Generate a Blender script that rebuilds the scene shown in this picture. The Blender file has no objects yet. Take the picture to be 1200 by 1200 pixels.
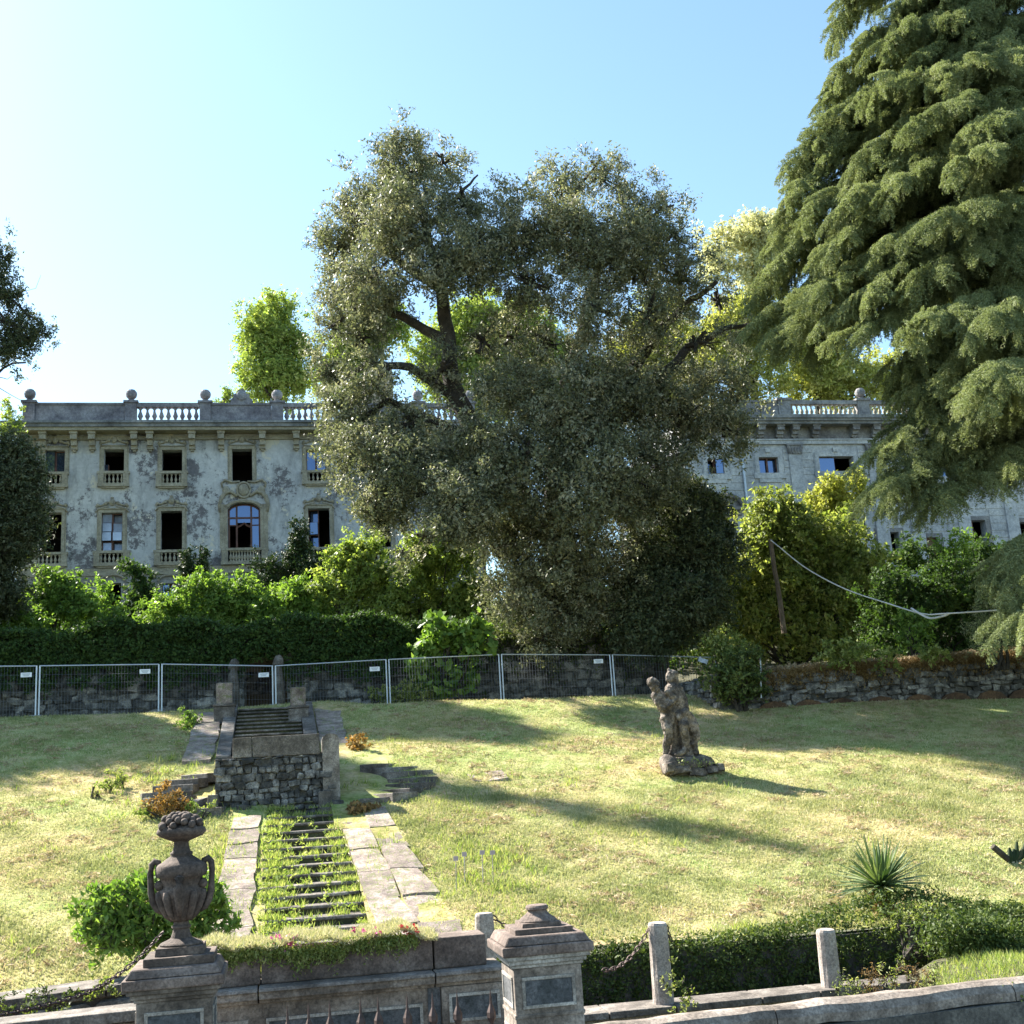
import bpy, bmesh, math, random
import numpy as np
from mathutils import Vector, Matrix, noise

random.seed(7)
rng = np.random.default_rng(7)
SC = bpy.context.scene
COL = SC.collection
R = math.radians

# ------------------------------------------------------------------ camera
F_PX = 1400.0                      # focal length in pixels of the 1200 px wide photograph
YAW, PITCH, ROLL = R(11.5), math.atan(317 / F_PX), R(3.5)
Fv = Vector((math.sin(YAW) * math.cos(PITCH), math.cos(YAW) * math.cos(PITCH), math.sin(PITCH)))
R0 = Vector((math.cos(YAW), -math.sin(YAW), 0.0))
U0 = R0.cross(Fv)
Rv = R0 * math.cos(ROLL) - U0 * math.sin(ROLL)
Uv = R0 * math.sin(ROLL) + U0 * math.cos(ROLL)
cam = bpy.data.cameras.new('camera')
cam.sensor_width = 36.0
cam.lens = 36.0 * F_PX / 1200.0
cam.clip_end = 2000
cam_o = bpy.data.objects.new('camera', cam)
COL.objects.link(cam_o)
cam_o.matrix_world = Matrix(((Rv.x, Uv.x, -Fv.x, 0), (Rv.y, Uv.y, -Fv.y, 0), (Rv.z, Uv.z, -Fv.z, 0), (0, 0, 0, 1)))
SC.camera = cam_o

# ------------------------------------------------------------------ sky, sun, exposure
SUN_AZ = math.atan2(-0.688, 0.726)  # measured from +Y towards +X
SUN_EL = R(41)
world = bpy.data.worlds.new('World')
SC.world = world
world.use_nodes = True
wn = world.node_tree
wn.nodes.clear()
sky = wn.nodes.new('ShaderNodeTexSky')
sky.sky_type = 'NISHITA'
sky.sun_disc = False
sky.sun_elevation = SUN_EL
sky.sun_rotation = SUN_AZ
sky.altitude = 200
sky.air_density = 1.0
sky.dust_density = 0.6
sky.ozone_density = 1.0
bg = wn.nodes.new('ShaderNodeBackground')
bg.inputs['Strength'].default_value = 0.073
wo = wn.nodes.new('ShaderNodeOutputWorld')
tint = wn.nodes.new('ShaderNodeMix'); tint.data_type = 'RGBA'; tint.blend_type = 'MULTIPLY'
tint.inputs[0].default_value = 1.0; tint.inputs[7].default_value = (0.93, 1.04, 1.0, 1)
wn.links.new(sky.outputs[0], tint.inputs[6])
wn.links.new(tint.outputs[2], bg.inputs[0])
wn.links.new(bg.outputs[0], wo.inputs[0])

sun = bpy.data.lights.new('sun', 'SUN')
sun.energy = 5.0
sun.angle = R(0.55)
sun.color = (1.0, 0.94, 0.84)
sun_o = bpy.data.objects.new('sun', sun)
COL.objects.link(sun_o)
sdir = Vector((math.sin(SUN_AZ) * math.cos(SUN_EL), math.cos(SUN_AZ) * math.cos(SUN_EL), math.sin(SUN_EL)))
sun_o.rotation_euler = (-sdir).to_track_quat('-Z', 'Y').to_euler()
sun_o.location = sdir * 60

vs = SC.view_settings
vs.view_transform = 'Standard'
vs.look = 'None'
vs.exposure = 2.1
vs.gamma = 1.0
vs.use_curve_mapping = False
SC.cycles.max_bounces = 7
SC.cycles.transparent_max_bounces = 8
SC.cycles.use_denoising = True

# ------------------------------------------------------------------ reading points of the place
def ray(px, py):
    return Fv + Rv * ((px - 600) / F_PX) + Uv * ((600 - py) / F_PX)
FH = Vector((math.sin(YAW), math.cos(YAW), 0))
def W(px, py, D):
    r = ray(px, py); return r * (D / r.dot(FH))
def PY(px, py, y):
    r = ray(px, py); return r * (y / r.y)
def PX(px, y):                      # x of a pixel column on plane y, near eye level
    return PY(px, 900, y).x
K = 0.27
def plane_z(y): return -2.35 + (y - 17.1) * K
def ground_at(px, py):
    r = ray(px, py)
    t = (-2.35 - 17.1 * K) / (r.z - K * r.y)
    return r * t
def S(D): return D / F_PX           # metres per photo pixel at distance D
def sm(a, b, x):
    t = min(1, max(0, (x - a) / (b - a))); return t * t * (3 - 2 * t)

# ------------------------------------------------------------------ helpers
def tag(o, label=None, cat=None, group=None, kind=None):
    if label: o['label'] = label
    if cat: o['category'] = cat
    if group: o['group'] = group
    if kind: o['kind'] = kind
    return o
def empty(name, loc=(0, 0, 0), label=None, cat=None, group=None, rz=0.0):
    o = bpy.data.objects.new(name, None)
    COL.objects.link(o)
    o.location = loc
    o.rotation_euler = (0, 0, rz)
    o.empty_display_size = 0.2
    return tag(o, label, cat, group)
def link(name, me, mat=None, parent=None, loc=None):
    if mat is not None and not me.materials: me.materials.append(mat)
    o = bpy.data.objects.new(name, me)
    COL.objects.link(o)
    if parent is not None: o.parent = parent
    if loc is not None: o.location = loc
    return o
def smooth(me, ang=None):
    me.polygons.foreach_set('use_smooth', [True] * len(me.polygons))
    me.update()

class MB:
    def __init__(s): s.v = []; s.f = []; s.sm = False
    def quad(s, a, b, c, d):
        n = len(s.v); s.v += [tuple(a), tuple(b), tuple(c), tuple(d)]; s.f.append((n, n + 1, n + 2, n + 3))
    def box(s, x0, x1, y0, y1, z0, z1, tx=0.0, ty=0.0):
        n = len(s.v)
        s.v += [(x0, y0, z0), (x1, y0, z0), (x1, y1, z0), (x0, y1, z0),
                (x0 + tx, y0 + ty, z1), (x1 - tx, y0 + ty, z1), (x1 - tx, y1 - ty, z1), (x0 + tx, y1 - ty, z1)]
        s.f += [(n, n + 3, n + 2, n + 1), (n + 4, n + 5, n + 6, n + 7), (n, n + 1, n + 5, n + 4),
                (n + 1, n + 2, n + 6, n + 5), (n + 2, n + 3, n + 7, n + 6), (n + 3, n, n + 4, n + 7)]
        return s
    def cbox(s, c, h, M=None):
        n = len(s.v)
        for dz in (-1, 1):
            for dx, dy in ((-1, -1), (1, -1), (1, 1), (-1, 1)):
                p = Vector((dx * h[0], dy * h[1], dz * h[2]))
                if M is not None: p = M @ p
                s.v.append(tuple(p + Vector(c)))
        s.f += [(n, n + 3, n + 2, n + 1), (n + 4, n + 5, n + 6, n + 7), (n, n + 1, n + 5, n + 4),
                (n + 1, n + 2, n + 6, n + 5), (n + 2, n + 3, n + 7, n + 6), (n + 3, n, n + 4, n + 7)]
        return s
    def lathe(s, prof, seg=16, c=(0, 0, 0), square=False):
        n = len(s.v)
        for r, z in prof:
            for i in range(seg):
                a = 2 * math.pi * i / seg
                s.v.append((c[0] + r * math.cos(a), c[1] + r * math.sin(a), c[2] + z))
        for j in range(len(prof) - 1):
            for i in range(seg):
                k = (i + 1) % seg
                s.f.append((n + j * seg + i, n + j * seg + k, n + (j + 1) * seg + k, n + (j + 1) * seg + i))
        s.f.append(tuple(n + i for i in reversed(range(seg))))
        m = n + (len(prof) - 1) * seg
        s.f.append(tuple(m + i for i in range(seg)))
        return s
    def tube(s, pts, rad, seg=6, cap=True):
        pts = [Vector(p) for p in pts]
        if not hasattr(rad, '__len__'): rad = [rad] * len(pts)
        n = len(s.v)
        up = Vector((0.13, 0.21, 0.97)).normalized()
        for i, p in enumerate(pts):
            t = (pts[min(i + 1, len(pts) - 1)] - pts[max(i - 1, 0)])
            t = t.normalized() if t.length > 1e-9 else Vector((0, 0, 1))
            a = t.cross(up)
            if a.length < 0.05: a = t.cross(Vector((1, 0, 0)))
            a.normalize(); b = t.cross(a)
            for k in range(seg):
                w = 2 * math.pi * k / seg
                s.v.append(tuple(p + a * (rad[i] * math.cos(w)) + b * (rad[i] * math.sin(w))))
        for j in range(len(pts) - 1):
            for i in range(seg):
                k = (i + 1) % seg
                s.f.append((n + j * seg + i, n + j * seg + k, n + (j + 1) * seg + k, n + (j + 1) * seg + i))
        if cap:
            s.f.append(tuple(n + i for i in reversed(range(seg))))
            m = n + (len(pts) - 1) * seg
            s.f.append(tuple(m + i for i in range(seg)))
        return s
    def ball(s, c, r, seg=10, rings=6, M=None):
        if not hasattr(r, '__len__'): r = (r, r, r)
        n = len(s.v)
        def put(p):
            p = Vector(p)
            if M is not None: p = M @ p
            s.v.append((c[0] + p[0], c[1] + p[1], c[2] + p[2]))
        put((0, 0, -r[2]))
        for j in range(1, rings):
            f = math.pi * j / rings - math.pi / 2
            for i in range(seg):
                a = 2 * math.pi * i / seg
                put((r[0] * math.cos(f) * math.cos(a), r[1] * math.cos(f) * math.sin(a), r[2] * math.sin(f)))
        put((0, 0, r[2]))
        for i in range(seg):
            k = (i + 1) % seg
            s.f.append((n, n + 1 + k, n + 1 + i))
            for j in range(rings - 2):
                a = n + 1 + j * seg
                s.f.append((a + i, a + k, a + seg + k, a + seg + i))
            a = n + 1 + (rings - 2) * seg
            s.f.append((a + i, a + k, n + 1 + (rings - 1) * seg))
        return s
    def mesh(s, name):
        me = bpy.data.meshes.new(name)
        me.from_pydata(s.v, [], s.f)
        me.update()
        return me
    def build(s, name, mat, parent=None, sm=False, bevel=0.0, loc=None):
        me = s.mesh(name)
        if sm: smooth(me)
        o = link(name, me, mat, parent, loc)
        if bevel:
            b = o.modifiers.new('bevel', 'BEVEL'); b.width = bevel; b.segments = 2; b.limit_method = 'ANGLE'
        return o

def roughen(o, amp=0.02, scale=2.0, sub=0):
    """knocks a mesh's corners about so that it does not read as machined"""
    me = o.data
    if sub:
        bm = bmesh.new(); bm.from_mesh(me)
        bmesh.ops.subdivide_edges(bm, edges=bm.edges[:], cuts=sub, use_grid_fill=True)
        bm.to_mesh(me); bm.free()
    for v in me.vertices:
        v.co += noise.noise_vector(v.co * scale + Vector((3.1, 7.7, 1.3))) * amp
    me.update()

# ------------------------------------------------------------------ materials
def mat_new(name):
    m = bpy.data.materials.new(name); m.use_nodes = True
    nt = m.node_tree; nt.nodes.clear()
    out = nt.nodes.new('ShaderNodeOutputMaterial')
    b = nt.nodes.new('ShaderNodeBsdfPrincipled')
    nt.links.new(b.outputs[0], out.inputs[0])
    return m, nt, b, out
def N(nt, t, **kw):
    n = nt.nodes.new(t)
    for k, v in kw.items():
        if k.startswith('i_'): n.inputs[k[2:].replace('_', ' ')].default_value = v
        else: setattr(n, k, v)
    return n
def ramp(nt, fac, stops):
    r = nt.nodes.new('ShaderNodeValToRGB')
    el = r.color_ramp.elements
    while len(el) > len(stops): el.remove(el[-1])
    while len(el) < len(stops): el.new(0.5)
    for e, (p, c) in zip(el, stops):
        e.position = p; e.color = (c[0], c[1], c[2], 1) if hasattr(c, '__len__') else (c, c, c, 1)
    nt.links.new(fac, r.inputs[0])
    return r.outputs[0]
def coords(nt, scale=(1, 1, 1), world=True):
    if world:
        g = nt.nodes.new('ShaderNodeNewGeometry'); src = g.outputs['Position']
    else:
        g = nt.nodes.new('ShaderNodeTexCoord'); src = g.outputs['Object']
    mp = nt.nodes.new('ShaderNodeMapping'); mp.inputs['Scale'].default_value = scale
    nt.links.new(src, mp.inputs[0])
    return mp.outputs[0]
def noise_t(nt, vec, scale, detail=6, rough=0.6):
    n = nt.nodes.new('ShaderNodeTexNoise')
    n.inputs['Scale'].default_value = scale; n.inputs['Detail'].default_value = detail; n.inputs['Roughness'].default_value = rough
    nt.links.new(vec, n.inputs['Vector'])
    return n.outputs[0]
def mix(nt, fac, a, b, mode='MIX'):
    m = nt.nodes.new('ShaderNodeMix'); m.data_type = 'RGBA'; m.blend_type = mode
    for s, i in ((fac, 0), (a, 6), (b, 7)):
        if hasattr(s, 'is_linked') or hasattr(s, 'links'): nt.links.new(s, m.inputs[i])
        elif i == 0: m.inputs[0].default_value = s
        else: m.inputs[i].default_value = (s[0], s[1], s[2], 1)
    return m.outputs[2]
def bump(nt, b, h, strength=0.5, dist=0.02):
    n = nt.nodes.new('ShaderNodeBump'); n.inputs['Strength'].default_value = strength; n.inputs['Distance'].default_value = dist
    nt.links.new(h, n.inputs['Height']); nt.links.new(n.outputs[0], b.inputs['Normal'])

def stone_mat(name, c1, c2, c3, scale=1.0, moss=None, rough=0.9, lo=0.35, hi=0.65, per_object=0.0, bmp=0.6, bd=0.03, grain=0.85):
    m, nt, b, out = mat_new(name)
    v = coords(nt)
    n1 = noise_t(nt, v, 1.1 * scale, 8, 0.7)
    n2 = noise_t(nt, v, 9.0 * scale, 6, 0.75)
    c = ramp(nt, n1, [(lo, c1), (0.5, c2), (hi, c3)])
    sp = ramp(nt, n2, [(0.3, 0.45), (0.55, 1.0), (0.75, 1.25)])
    c = mix(nt, 0.8, c, sp, 'MULTIPLY')
    n4 = noise_t(nt, v, 38.0 * min(scale, 2.5) / 2.0, 3, 0.6)
    c = mix(nt, grain, c, ramp(nt, n4, [(0.35, 0.62), (0.5, 1.0), (0.66, 1.3)]), 'MULTIPLY')
    if moss:
        n3 = noise_t(nt, v, 2.3 * scale, 6, 0.7)
        f = ramp(nt, n3, [(0.5, 0.0), (0.62, 1.0)])
        c = mix(nt, f, c, moss)
    if per_object:
        oi = nt.nodes.new('ShaderNodeObjectInfo')
        q = ramp(nt, oi.outputs['Random'], [(0.0, 1 - per_object), (1.0, 1 + per_object)])
        c = mix(nt, 1.0, c, q, 'MULTIPLY')
    nt.links.new(c, b.inputs['Base Color'])
    b.inputs['Roughness'].default_value = rough
    bump(nt, b, n2, bmp, bd)
    return m

def plaster_mat():
    m, nt, b, out = mat_new('weathered_plaster')
    v = coords(nt)
    vs_ = coords(nt, (1.2, 1.2, 0.35))
    n1 = noise_t(nt, v, 0.55, 8, 0.7)
    n2 = noise_t(nt, v, 5.0, 6, 0.7)
    base = ramp(nt, n1, [(0.3, (0.36, 0.36, 0.365)), (0.5, (0.49, 0.49, 0.49)), (0.7, (0.61, 0.60, 0.58))])
    base = mix(nt, 0.6, base, ramp(nt, n2, [(0.3, 0.7), (0.6, 1.08)]), 'MULTIPLY')
    # soot and fallen render: broad dark patches with ragged edges, worse on the damp lower storey
    n3 = noise_t(nt, v, 0.42, 10, 0.82)
    g_ = nt.nodes.new('ShaderNodeNewGeometry'); sx = nt.nodes.new('ShaderNodeSeparateXYZ'); nt.links.new(g_.outputs['Position'], sx.inputs[0])
    mr = nt.nodes.new('ShaderNodeMapRange'); mr.inputs[1].default_value = 12; mr.inputs[2].default_value = 17.5; mr.inputs[3].default_value = 0.055; mr.inputs[4].default_value = -0.012
    nt.links.new(sx.outputs[2], mr.inputs[0])
    ad = nt.nodes.new('ShaderNodeMath'); ad.operation = 'ADD'; nt.links.new(n3, ad.inputs[0]); nt.links.new(mr.outputs[0], ad.inputs[1]); n3 = ad.outputs[0]
    pt = ramp(nt, n3, [(0.535, 0.0), (0.575, 1.0)])
    base = mix(nt, pt, base, mix(nt, n2, (0.055, 0.05, 0.06), (0.25, 0.235, 0.24)))
    n4 = noise_t(nt, vs_, 1.6, 6, 0.7)
    st = ramp(nt, n4, [(0.5, 1.05), (0.68, 0.5)])
    base = mix(nt, 0.75, base, st, 'MULTIPLY')
    n5 = noise_t(nt, v, 0.8, 7, 0.7)
    pale = ramp(nt, n5, [(0.6, 0.0), (0.63, 1.0)])
    base = mix(nt, pale, base, (0.62, 0.57, 0.47))
    nt.links.new(base, b.inputs['Base Color'])
    b.inputs['Roughness'].default_value = 0.95
    bump(nt, b, n2, 0.4, 0.05)
    return m

def leaf_mat(name, dark, mid, light, trans=0.35, rough=0.5, spec=0.35, tint=None):
    m, nt, b, out = mat_new(name)
    at = nt.nodes.new('ShaderNodeAttribute'); at.attribute_name = 'v'
    oi = nt.nodes.new('ShaderNodeObjectInfo')
    ma = nt.nodes.new('ShaderNodeMath'); ma.operation = 'MULTIPLY_ADD'; ma.inputs[1].default_value = 0.42; ma.inputs[2].default_value = -0.21
    nt.links.new(oi.outputs['Random'], ma.inputs[0])
    mb_ = nt.nodes.new('ShaderNodeMath'); mb_.operation = 'ADD'; mb_.use_clamp = True
    nt.links.new(at.outputs['Fac'], mb_.inputs[0]); nt.links.new(ma.outputs[0], mb_.inputs[1])
    c = ramp(nt, mb_.outputs[0], [(0.0, dark), (0.5, mid), (1.0, light)])
    b.inputs['Roughness'].default_value = rough
    b.inputs['Specular IOR Level'].default_value = spec
    nt.links.new(c, b.inputs['Base Color'])
    tr = nt.nodes.new('ShaderNodeBsdfTranslucent')
    tc = mix(nt, 1.0, c, tint or (1.25, 1.35, 0.55), 'MULTIPLY')
    nt.links.new(tc, tr.inputs[0])
    mx = nt.nodes.new('ShaderNodeMixShader'); mx.inputs[0].default_value = trans
    nt.links.new(b.outputs[0], mx.inputs[1]); nt.links.new(tr.outputs[0], mx.inputs[2])
    nt.links.new(mx.outputs[0], out.inputs[0])
    return m

def simple(name, c, rough=0.7, metal=0.0, spec=0.5, var=0.0, scale=4.0):
    m, nt, b, out = mat_new(name)
    if var:
        n = noise_t(nt, coords(nt), scale, 5, 0.6)
        cc = ramp(nt, n, [(0.3, tuple(x * (1 - var) for x in c)), (0.7, tuple(min(1, x * (1 + var)) for x in c))])
        nt.links.new(cc, b.inputs['Base Color'])
    else:
        b.inputs['Base Color'].default_value = (*c, 1)
    b.inputs['Roughness'].default_value = rough
    b.inputs['Metallic'].default_value = metal
    b.inputs['Specular IOR Level'].default_value = spec
    return m

def lawn_mat():
    m, nt, b, out = mat_new('mown_lawn')
    v = coords(nt)
    n1 = noise_t(nt, v, 0.35, 6, 0.65)
    n2 = noise_t(nt, v, 2.2, 8, 0.75)
    n3 = noise_t(nt, v, 14.0, 5, 0.7)
    c = ramp(nt, n2, [(0.33, (0.15, 0.18, 0.06)), (0.46, (0.29, 0.29, 0.12)), (0.56, (0.42, 0.37, 0.21)), (0.68, (0.50, 0.40, 0.28))])
    g = ramp(nt, n1, [(0.4, (0.80, 1.0, 0.7)), (0.6, (1.15, 1.0, 0.95))])
    c = mix(nt, 1.0, c, g, 'MULTIPLY')
    c = mix(nt, 0.7, c, ramp(nt, n3, [(0.3, 0.55), (0.6, 1.15)]), 'MULTIPLY')
    nt.links.new(c, b.inputs['Base Color'])
    b.inputs['Roughness'].default_value = 1.0
    b.inputs['Specular IOR Level'].default_value = 0.1
    bump(nt, b, n3, 0.6, 0.08)
    return m

M = {}
M['plaster'] = plaster_mat()
M['lawn'] = lawn_mat()
M['soil'] = stone_mat('leaf_litter_soil', (0.03, 0.035, 0.015), (0.06, 0.06, 0.025), (0.10, 0.09, 0.04))
M['trim'] = stone_mat('ochre_trim_stone', (0.24, 0.21, 0.16), (0.36, 0.32, 0.24), (0.47, 0.42, 0.33), 0.9, lo=0.3, hi=0.7, grain=0.25)
M['cornice'] = stone_mat('grey_cornice_stone', (0.12, 0.12, 0.12), (0.22, 0.22, 0.225), (0.33, 0.32, 0.31), 0.7, grain=0.25)
M['parapet'] = stone_mat('dark_parapet_render', (0.11, 0.10, 0.115), (0.22, 0.205, 0.22), (0.34, 0.325, 0.33), 0.8, grain=0.25)
M['base'] = stone_mat('rusticated_render', (0.22, 0.21, 0.19), (0.32, 0.31, 0.29), (0.42, 0.40, 0.37), 0.8, grain=0.25)
M['wing'] = stone_mat('banded_pale_render', (0.34, 0.35, 0.37), (0.47, 0.475, 0.49), (0.58, 0.575, 0.57), 0.6, grain=0.25)
M['wing_trim'] = stone_mat('grey_wing_stone', (0.13, 0.12, 0.125), (0.23, 0.22, 0.22), (0.35, 0.34, 0.33), 0.8, grain=0.25)
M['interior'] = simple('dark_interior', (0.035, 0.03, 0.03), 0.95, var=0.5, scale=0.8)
M['wood'] = simple('brown_window_timber', (0.13, 0.06, 0.045), 0.7, var=0.4)
M['shutter'] = simple('brown_shutter', (0.16, 0.085, 0.05), 0.8, var=0.4)
M['glass'] = simple('window_glass', (0.10, 0.14, 0.24), 0.04, metal=0.75, spec=1.0)
M['pane'] = simple('pale_pane', (0.30, 0.33, 0.42), 0.12, metal=0.35, spec=0.8, var=0.3, scale=1.5)  # pale blue-grey base, varied by noise
M['gate_stone'] = stone_mat('gate_stone', (0.085, 0.068, 0.055), (0.205, 0.168, 0.138), (0.36, 0.31, 0.265), 2.2, bd=0.012)
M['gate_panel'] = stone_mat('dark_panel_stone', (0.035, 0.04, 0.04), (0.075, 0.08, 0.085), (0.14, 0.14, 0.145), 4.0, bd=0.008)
M['gate_rim'] = stone_mat('pale_rim_stone', (0.20, 0.18, 0.155), (0.32, 0.29, 0.255), (0.46, 0.43, 0.39), 3.0, bd=0.008)
M['gate_cap'] = stone_mat('lichened_cap_stone', (0.075, 0.052, 0.042), (0.135, 0.098, 0.08), (0.24, 0.185, 0.155), 2.5, bd=0.012)
M['urn'] = stone_mat('brown_urn_stone', (0.045, 0.032, 0.025), (0.088, 0.063, 0.05), (0.17, 0.125, 0.10), 3.5, bd=0.01)
M['post'] = stone_mat('post_stone', (0.20, 0.16, 0.14), (0.32, 0.27, 0.235), (0.43, 0.38, 0.34), 2.6, bd=0.012)
M['statue'] = stone_mat('statue_stone', (0.035, 0.027, 0.022), (0.12, 0.095, 0.075), (0.30, 0.25, 0.205), 3.6, bd=0.03, lo=0.38, hi=0.62)
M['rubble'] = stone_mat('rubble_stone', (0.05, 0.048, 0.045), (0.115, 0.11, 0.105), (0.27, 0.255, 0.235), 3.0, per_object=0.6, lo=.4, hi=.6)
M['mortar'] = stone_mat('wall_mortar', (0.05, 0.05, 0.045), (0.09, 0.085, 0.075), (0.15, 0.14, 0.12), 1.6)
M['slab'] = stone_mat('path_slab_stone', (0.12, 0.092, 0.075), (0.26, 0.20, 0.168), (0.40, 0.335, 0.29), 3.4, moss=(0.15, 0.155, 0.065), per_object=0.25)
M['step'] = stone_mat('step_stone', (0.06, 0.05, 0.042), (0.14, 0.12, 0.102), (0.28, 0.25, 0.22), 2.4, per_object=0.2)
M['earth'] = stone_mat('red_brown_earth', (0.045, 0.025, 0.015), (0.10, 0.055, 0.03), (0.17, 0.10, 0.05), 1.4)
M['metal'] = simple('galvanised_steel', (0.50, 0.55, 0.62), 0.45, metal=0.5)
M['wire'] = simple('galvanised_wire', (0.18, 0.20, 0.24), 0.5, metal=0.4)
M['white'] = simple('white_notice', (0.80, 0.82, 0.85), 0.6)
M['ink'] = simple('grey_print', (0.22, 0.25, 0.32), 0.7)
M['concrete'] = simple('concrete_foot', (0.25, 0.25, 0.25), 0.9, var=0.3)
M['iron'] = simple('rusty_iron', (0.075, 0.05, 0.045), 0.65, metal=0.5, var=0.5, scale=20)
M['bark'] = stone_mat('dark_bark', (0.022, 0.018, 0.013), (0.045, 0.036, 0.027), (0.085, 0.07, 0.052), 3.0, bd=0.06)
M['pole'] = stone_mat('weathered_pole', (0.08, 0.055, 0.035), (0.14, 0.10, 0.07), (0.2, 0.15, 0.11), 2.0)
M['cable'] = simple('pale_cable', (0.62, 0.60, 0.58), 0.6)
M['street'] = simple('street_asphalt', (0.055, 0.055, 0.055), 0.9, var=0.3)
M['marker'] = simple('grey_marker_plate', (0.33, 0.27, 0.30), 0.6)
M['bin'] = simple('pale_board', (0.62, 0.66, 0.74), 0.7, var=0.1)

L = {}
L['oak'] = leaf_mat('holm_oak_leaves', (0.07, 0.084, 0.045), (0.17, 0.182, 0.104), (0.42, 0.395, 0.285), 0.32, 0.5, 0.3, (1.05, 1.12, 0.68))
L['oak_dark'] = leaf_mat('dark_oak_leaves', (0.038, 0.056, 0.026), (0.08, 0.102, 0.05), (0.18, 0.185, 0.11), 0.22, 0.55, 0.25)
L['cedar'] = leaf_mat('cedar_needles', (0.145, 0.175, 0.08), (0.26, 0.295, 0.145), (0.41, 0.43, 0.24), 0.3, 0.7, 0.15, (1.05, 1.1, 0.65))
L['lime'] = leaf_mat('spring_leaves', (0.12, 0.18, 0.045), (0.25, 0.33, 0.085), (0.42, 0.47, 0.16), 0.48, 0.5, 0.25, (1.2, 1.25, 0.55))
L['yellow'] = leaf_mat('yellow_green_leaves', (0.19, 0.225, 0.05), (0.35, 0.38, 0.11), (0.52, 0.52, 0.23), 0.5, 0.55, 0.2, (1.25, 1.25, 0.55))
L['blossom'] = leaf_mat('cream_blossom', (0.40, 0.41, 0.20), (0.58, 0.57, 0.34), (0.72, 0.70, 0.50), 0.45, 0.6, 0.2, (1.1, 1.1, 0.75))
L['hedge'] = leaf_mat('hedge_leaves', (0.028, 0.055, 0.016), (0.055, 0.10, 0.028), (0.11, 0.17, 0.05), 0.35, 0.6, 0.15)
L['shrub'] = leaf_mat('shrub_leaves', (0.10, 0.14, 0.035), (0.25, 0.30, 0.085), (0.48, 0.47, 0.21), 0.45, 0.5, 0.25, (1.15, 1.22, 0.55))
L['vivid'] = leaf_mat('vivid_leaves', (0.08, 0.14, 0.03), (0.16, 0.26, 0.055), (0.30, 0.40, 0.12), 0.45, 0.5, 0.25, (1.2, 1.3, 0.5))
L['conifer'] = leaf_mat('dark_conifer', (0.018, 0.035, 0.012), (0.035, 0.06, 0.02), (0.07, 0.10, 0.035), 0.15, 0.6, 0.2)
L['autumn'] = leaf_mat('rusty_leaves', (0.13, 0.09, 0.02), (0.30, 0.20, 0.06), (0.42, 0.30, 0.12), 0.35, 0.6, 0.2, (1.3, 1.0, 0.5))
L['grass'] = leaf_mat('grass_blades', (0.19, 0.22, 0.09), (0.37, 0.37, 0.19), (0.58, 0.51, 0.36), 0.33, 0.8, 0.1, (1.1, 1.12, 0.75))
L['weed'] = leaf_mat('tall_weeds', (0.12, 0.19, 0.04), (0.25, 0.32, 0.085), (0.44, 0.44, 0.2), 0.4, 0.7, 0.12, (1.2, 1.25, 0.6))
L['ivy'] = leaf_mat('ivy_leaves', (0.032, 0.055, 0.015), (0.085, 0.12, 0.032), (0.21, 0.24, 0.08), 0.28, 0.55, 0.2)
L['dry'] = leaf_mat('dry_creeper', (0.10, 0.06, 0.025), (0.22, 0.14, 0.06), (0.36, 0.27, 0.13), 0.3, 0.8, 0.1, (1.1, 1.0, 0.7))
L['hay'] = leaf_mat('dry_cuttings', (0.22, 0.16, 0.09), (0.42, 0.33, 0.21), (0.62, 0.52, 0.36), 0.2, 0.85, 0.1, (1.1, 1.0, 0.8))
L['pink'] = leaf_mat('pink_flowers', (0.35, 0.05, 0.14), (0.55, 0.12, 0.30), (0.6, 0.35, 0.5), 0.3, 0.6, 0.2, (1.1, 0.8, 1.0))
L['red'] = leaf_mat('red_flowers', (0.4, 0.03, 0.04), (0.55, 0.05, 0.06), (0.6, 0.15, 0.15), 0.3, 0.6, 0.2, (1.1, 0.8, 0.8))
L['yucca'] = leaf_mat('yucca_blades', (0.05, 0.09, 0.035), (0.11, 0.16, 0.065), (0.25, 0.29, 0.15), 0.2, 0.5, 0.3)

# ------------------------------------------------------------------ leaves
def quads_mesh(name, P, A, B, v, tri=False):
    n = len(P)
    me = bpy.data.meshes.new(name)
    k = 3 if tri else 4
    if tri:
        V = np.stack([P - B, P + B, P + A], 1)
    else:
        V = np.stack([P - A, P + B, P + A, P - B], 1)
    V = V.reshape(-1, 3).astype(np.float32)
    me.vertices.add(n * k); me.vertices.foreach_set('co', V.ravel())
    me.loops.add(n * k); me.loops.foreach_set('vertex_index', np.arange(n * k, dtype=np.int32))
    me.polygons.add(n); me.polygons.foreach_set('loop_start', np.arange(0, n * k, k, dtype=np.int32))
    a = me.attributes.new('v', 'FLOAT', 'FACE'); a.data.foreach_set('value', np.clip(v, 0, 1).astype(np.float32))
    me.update(calc_edges=True)
    return me
def nrm(a): return a / np.maximum(np.linalg.norm(a, axis=1, keepdims=True), 1e-9)
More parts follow.
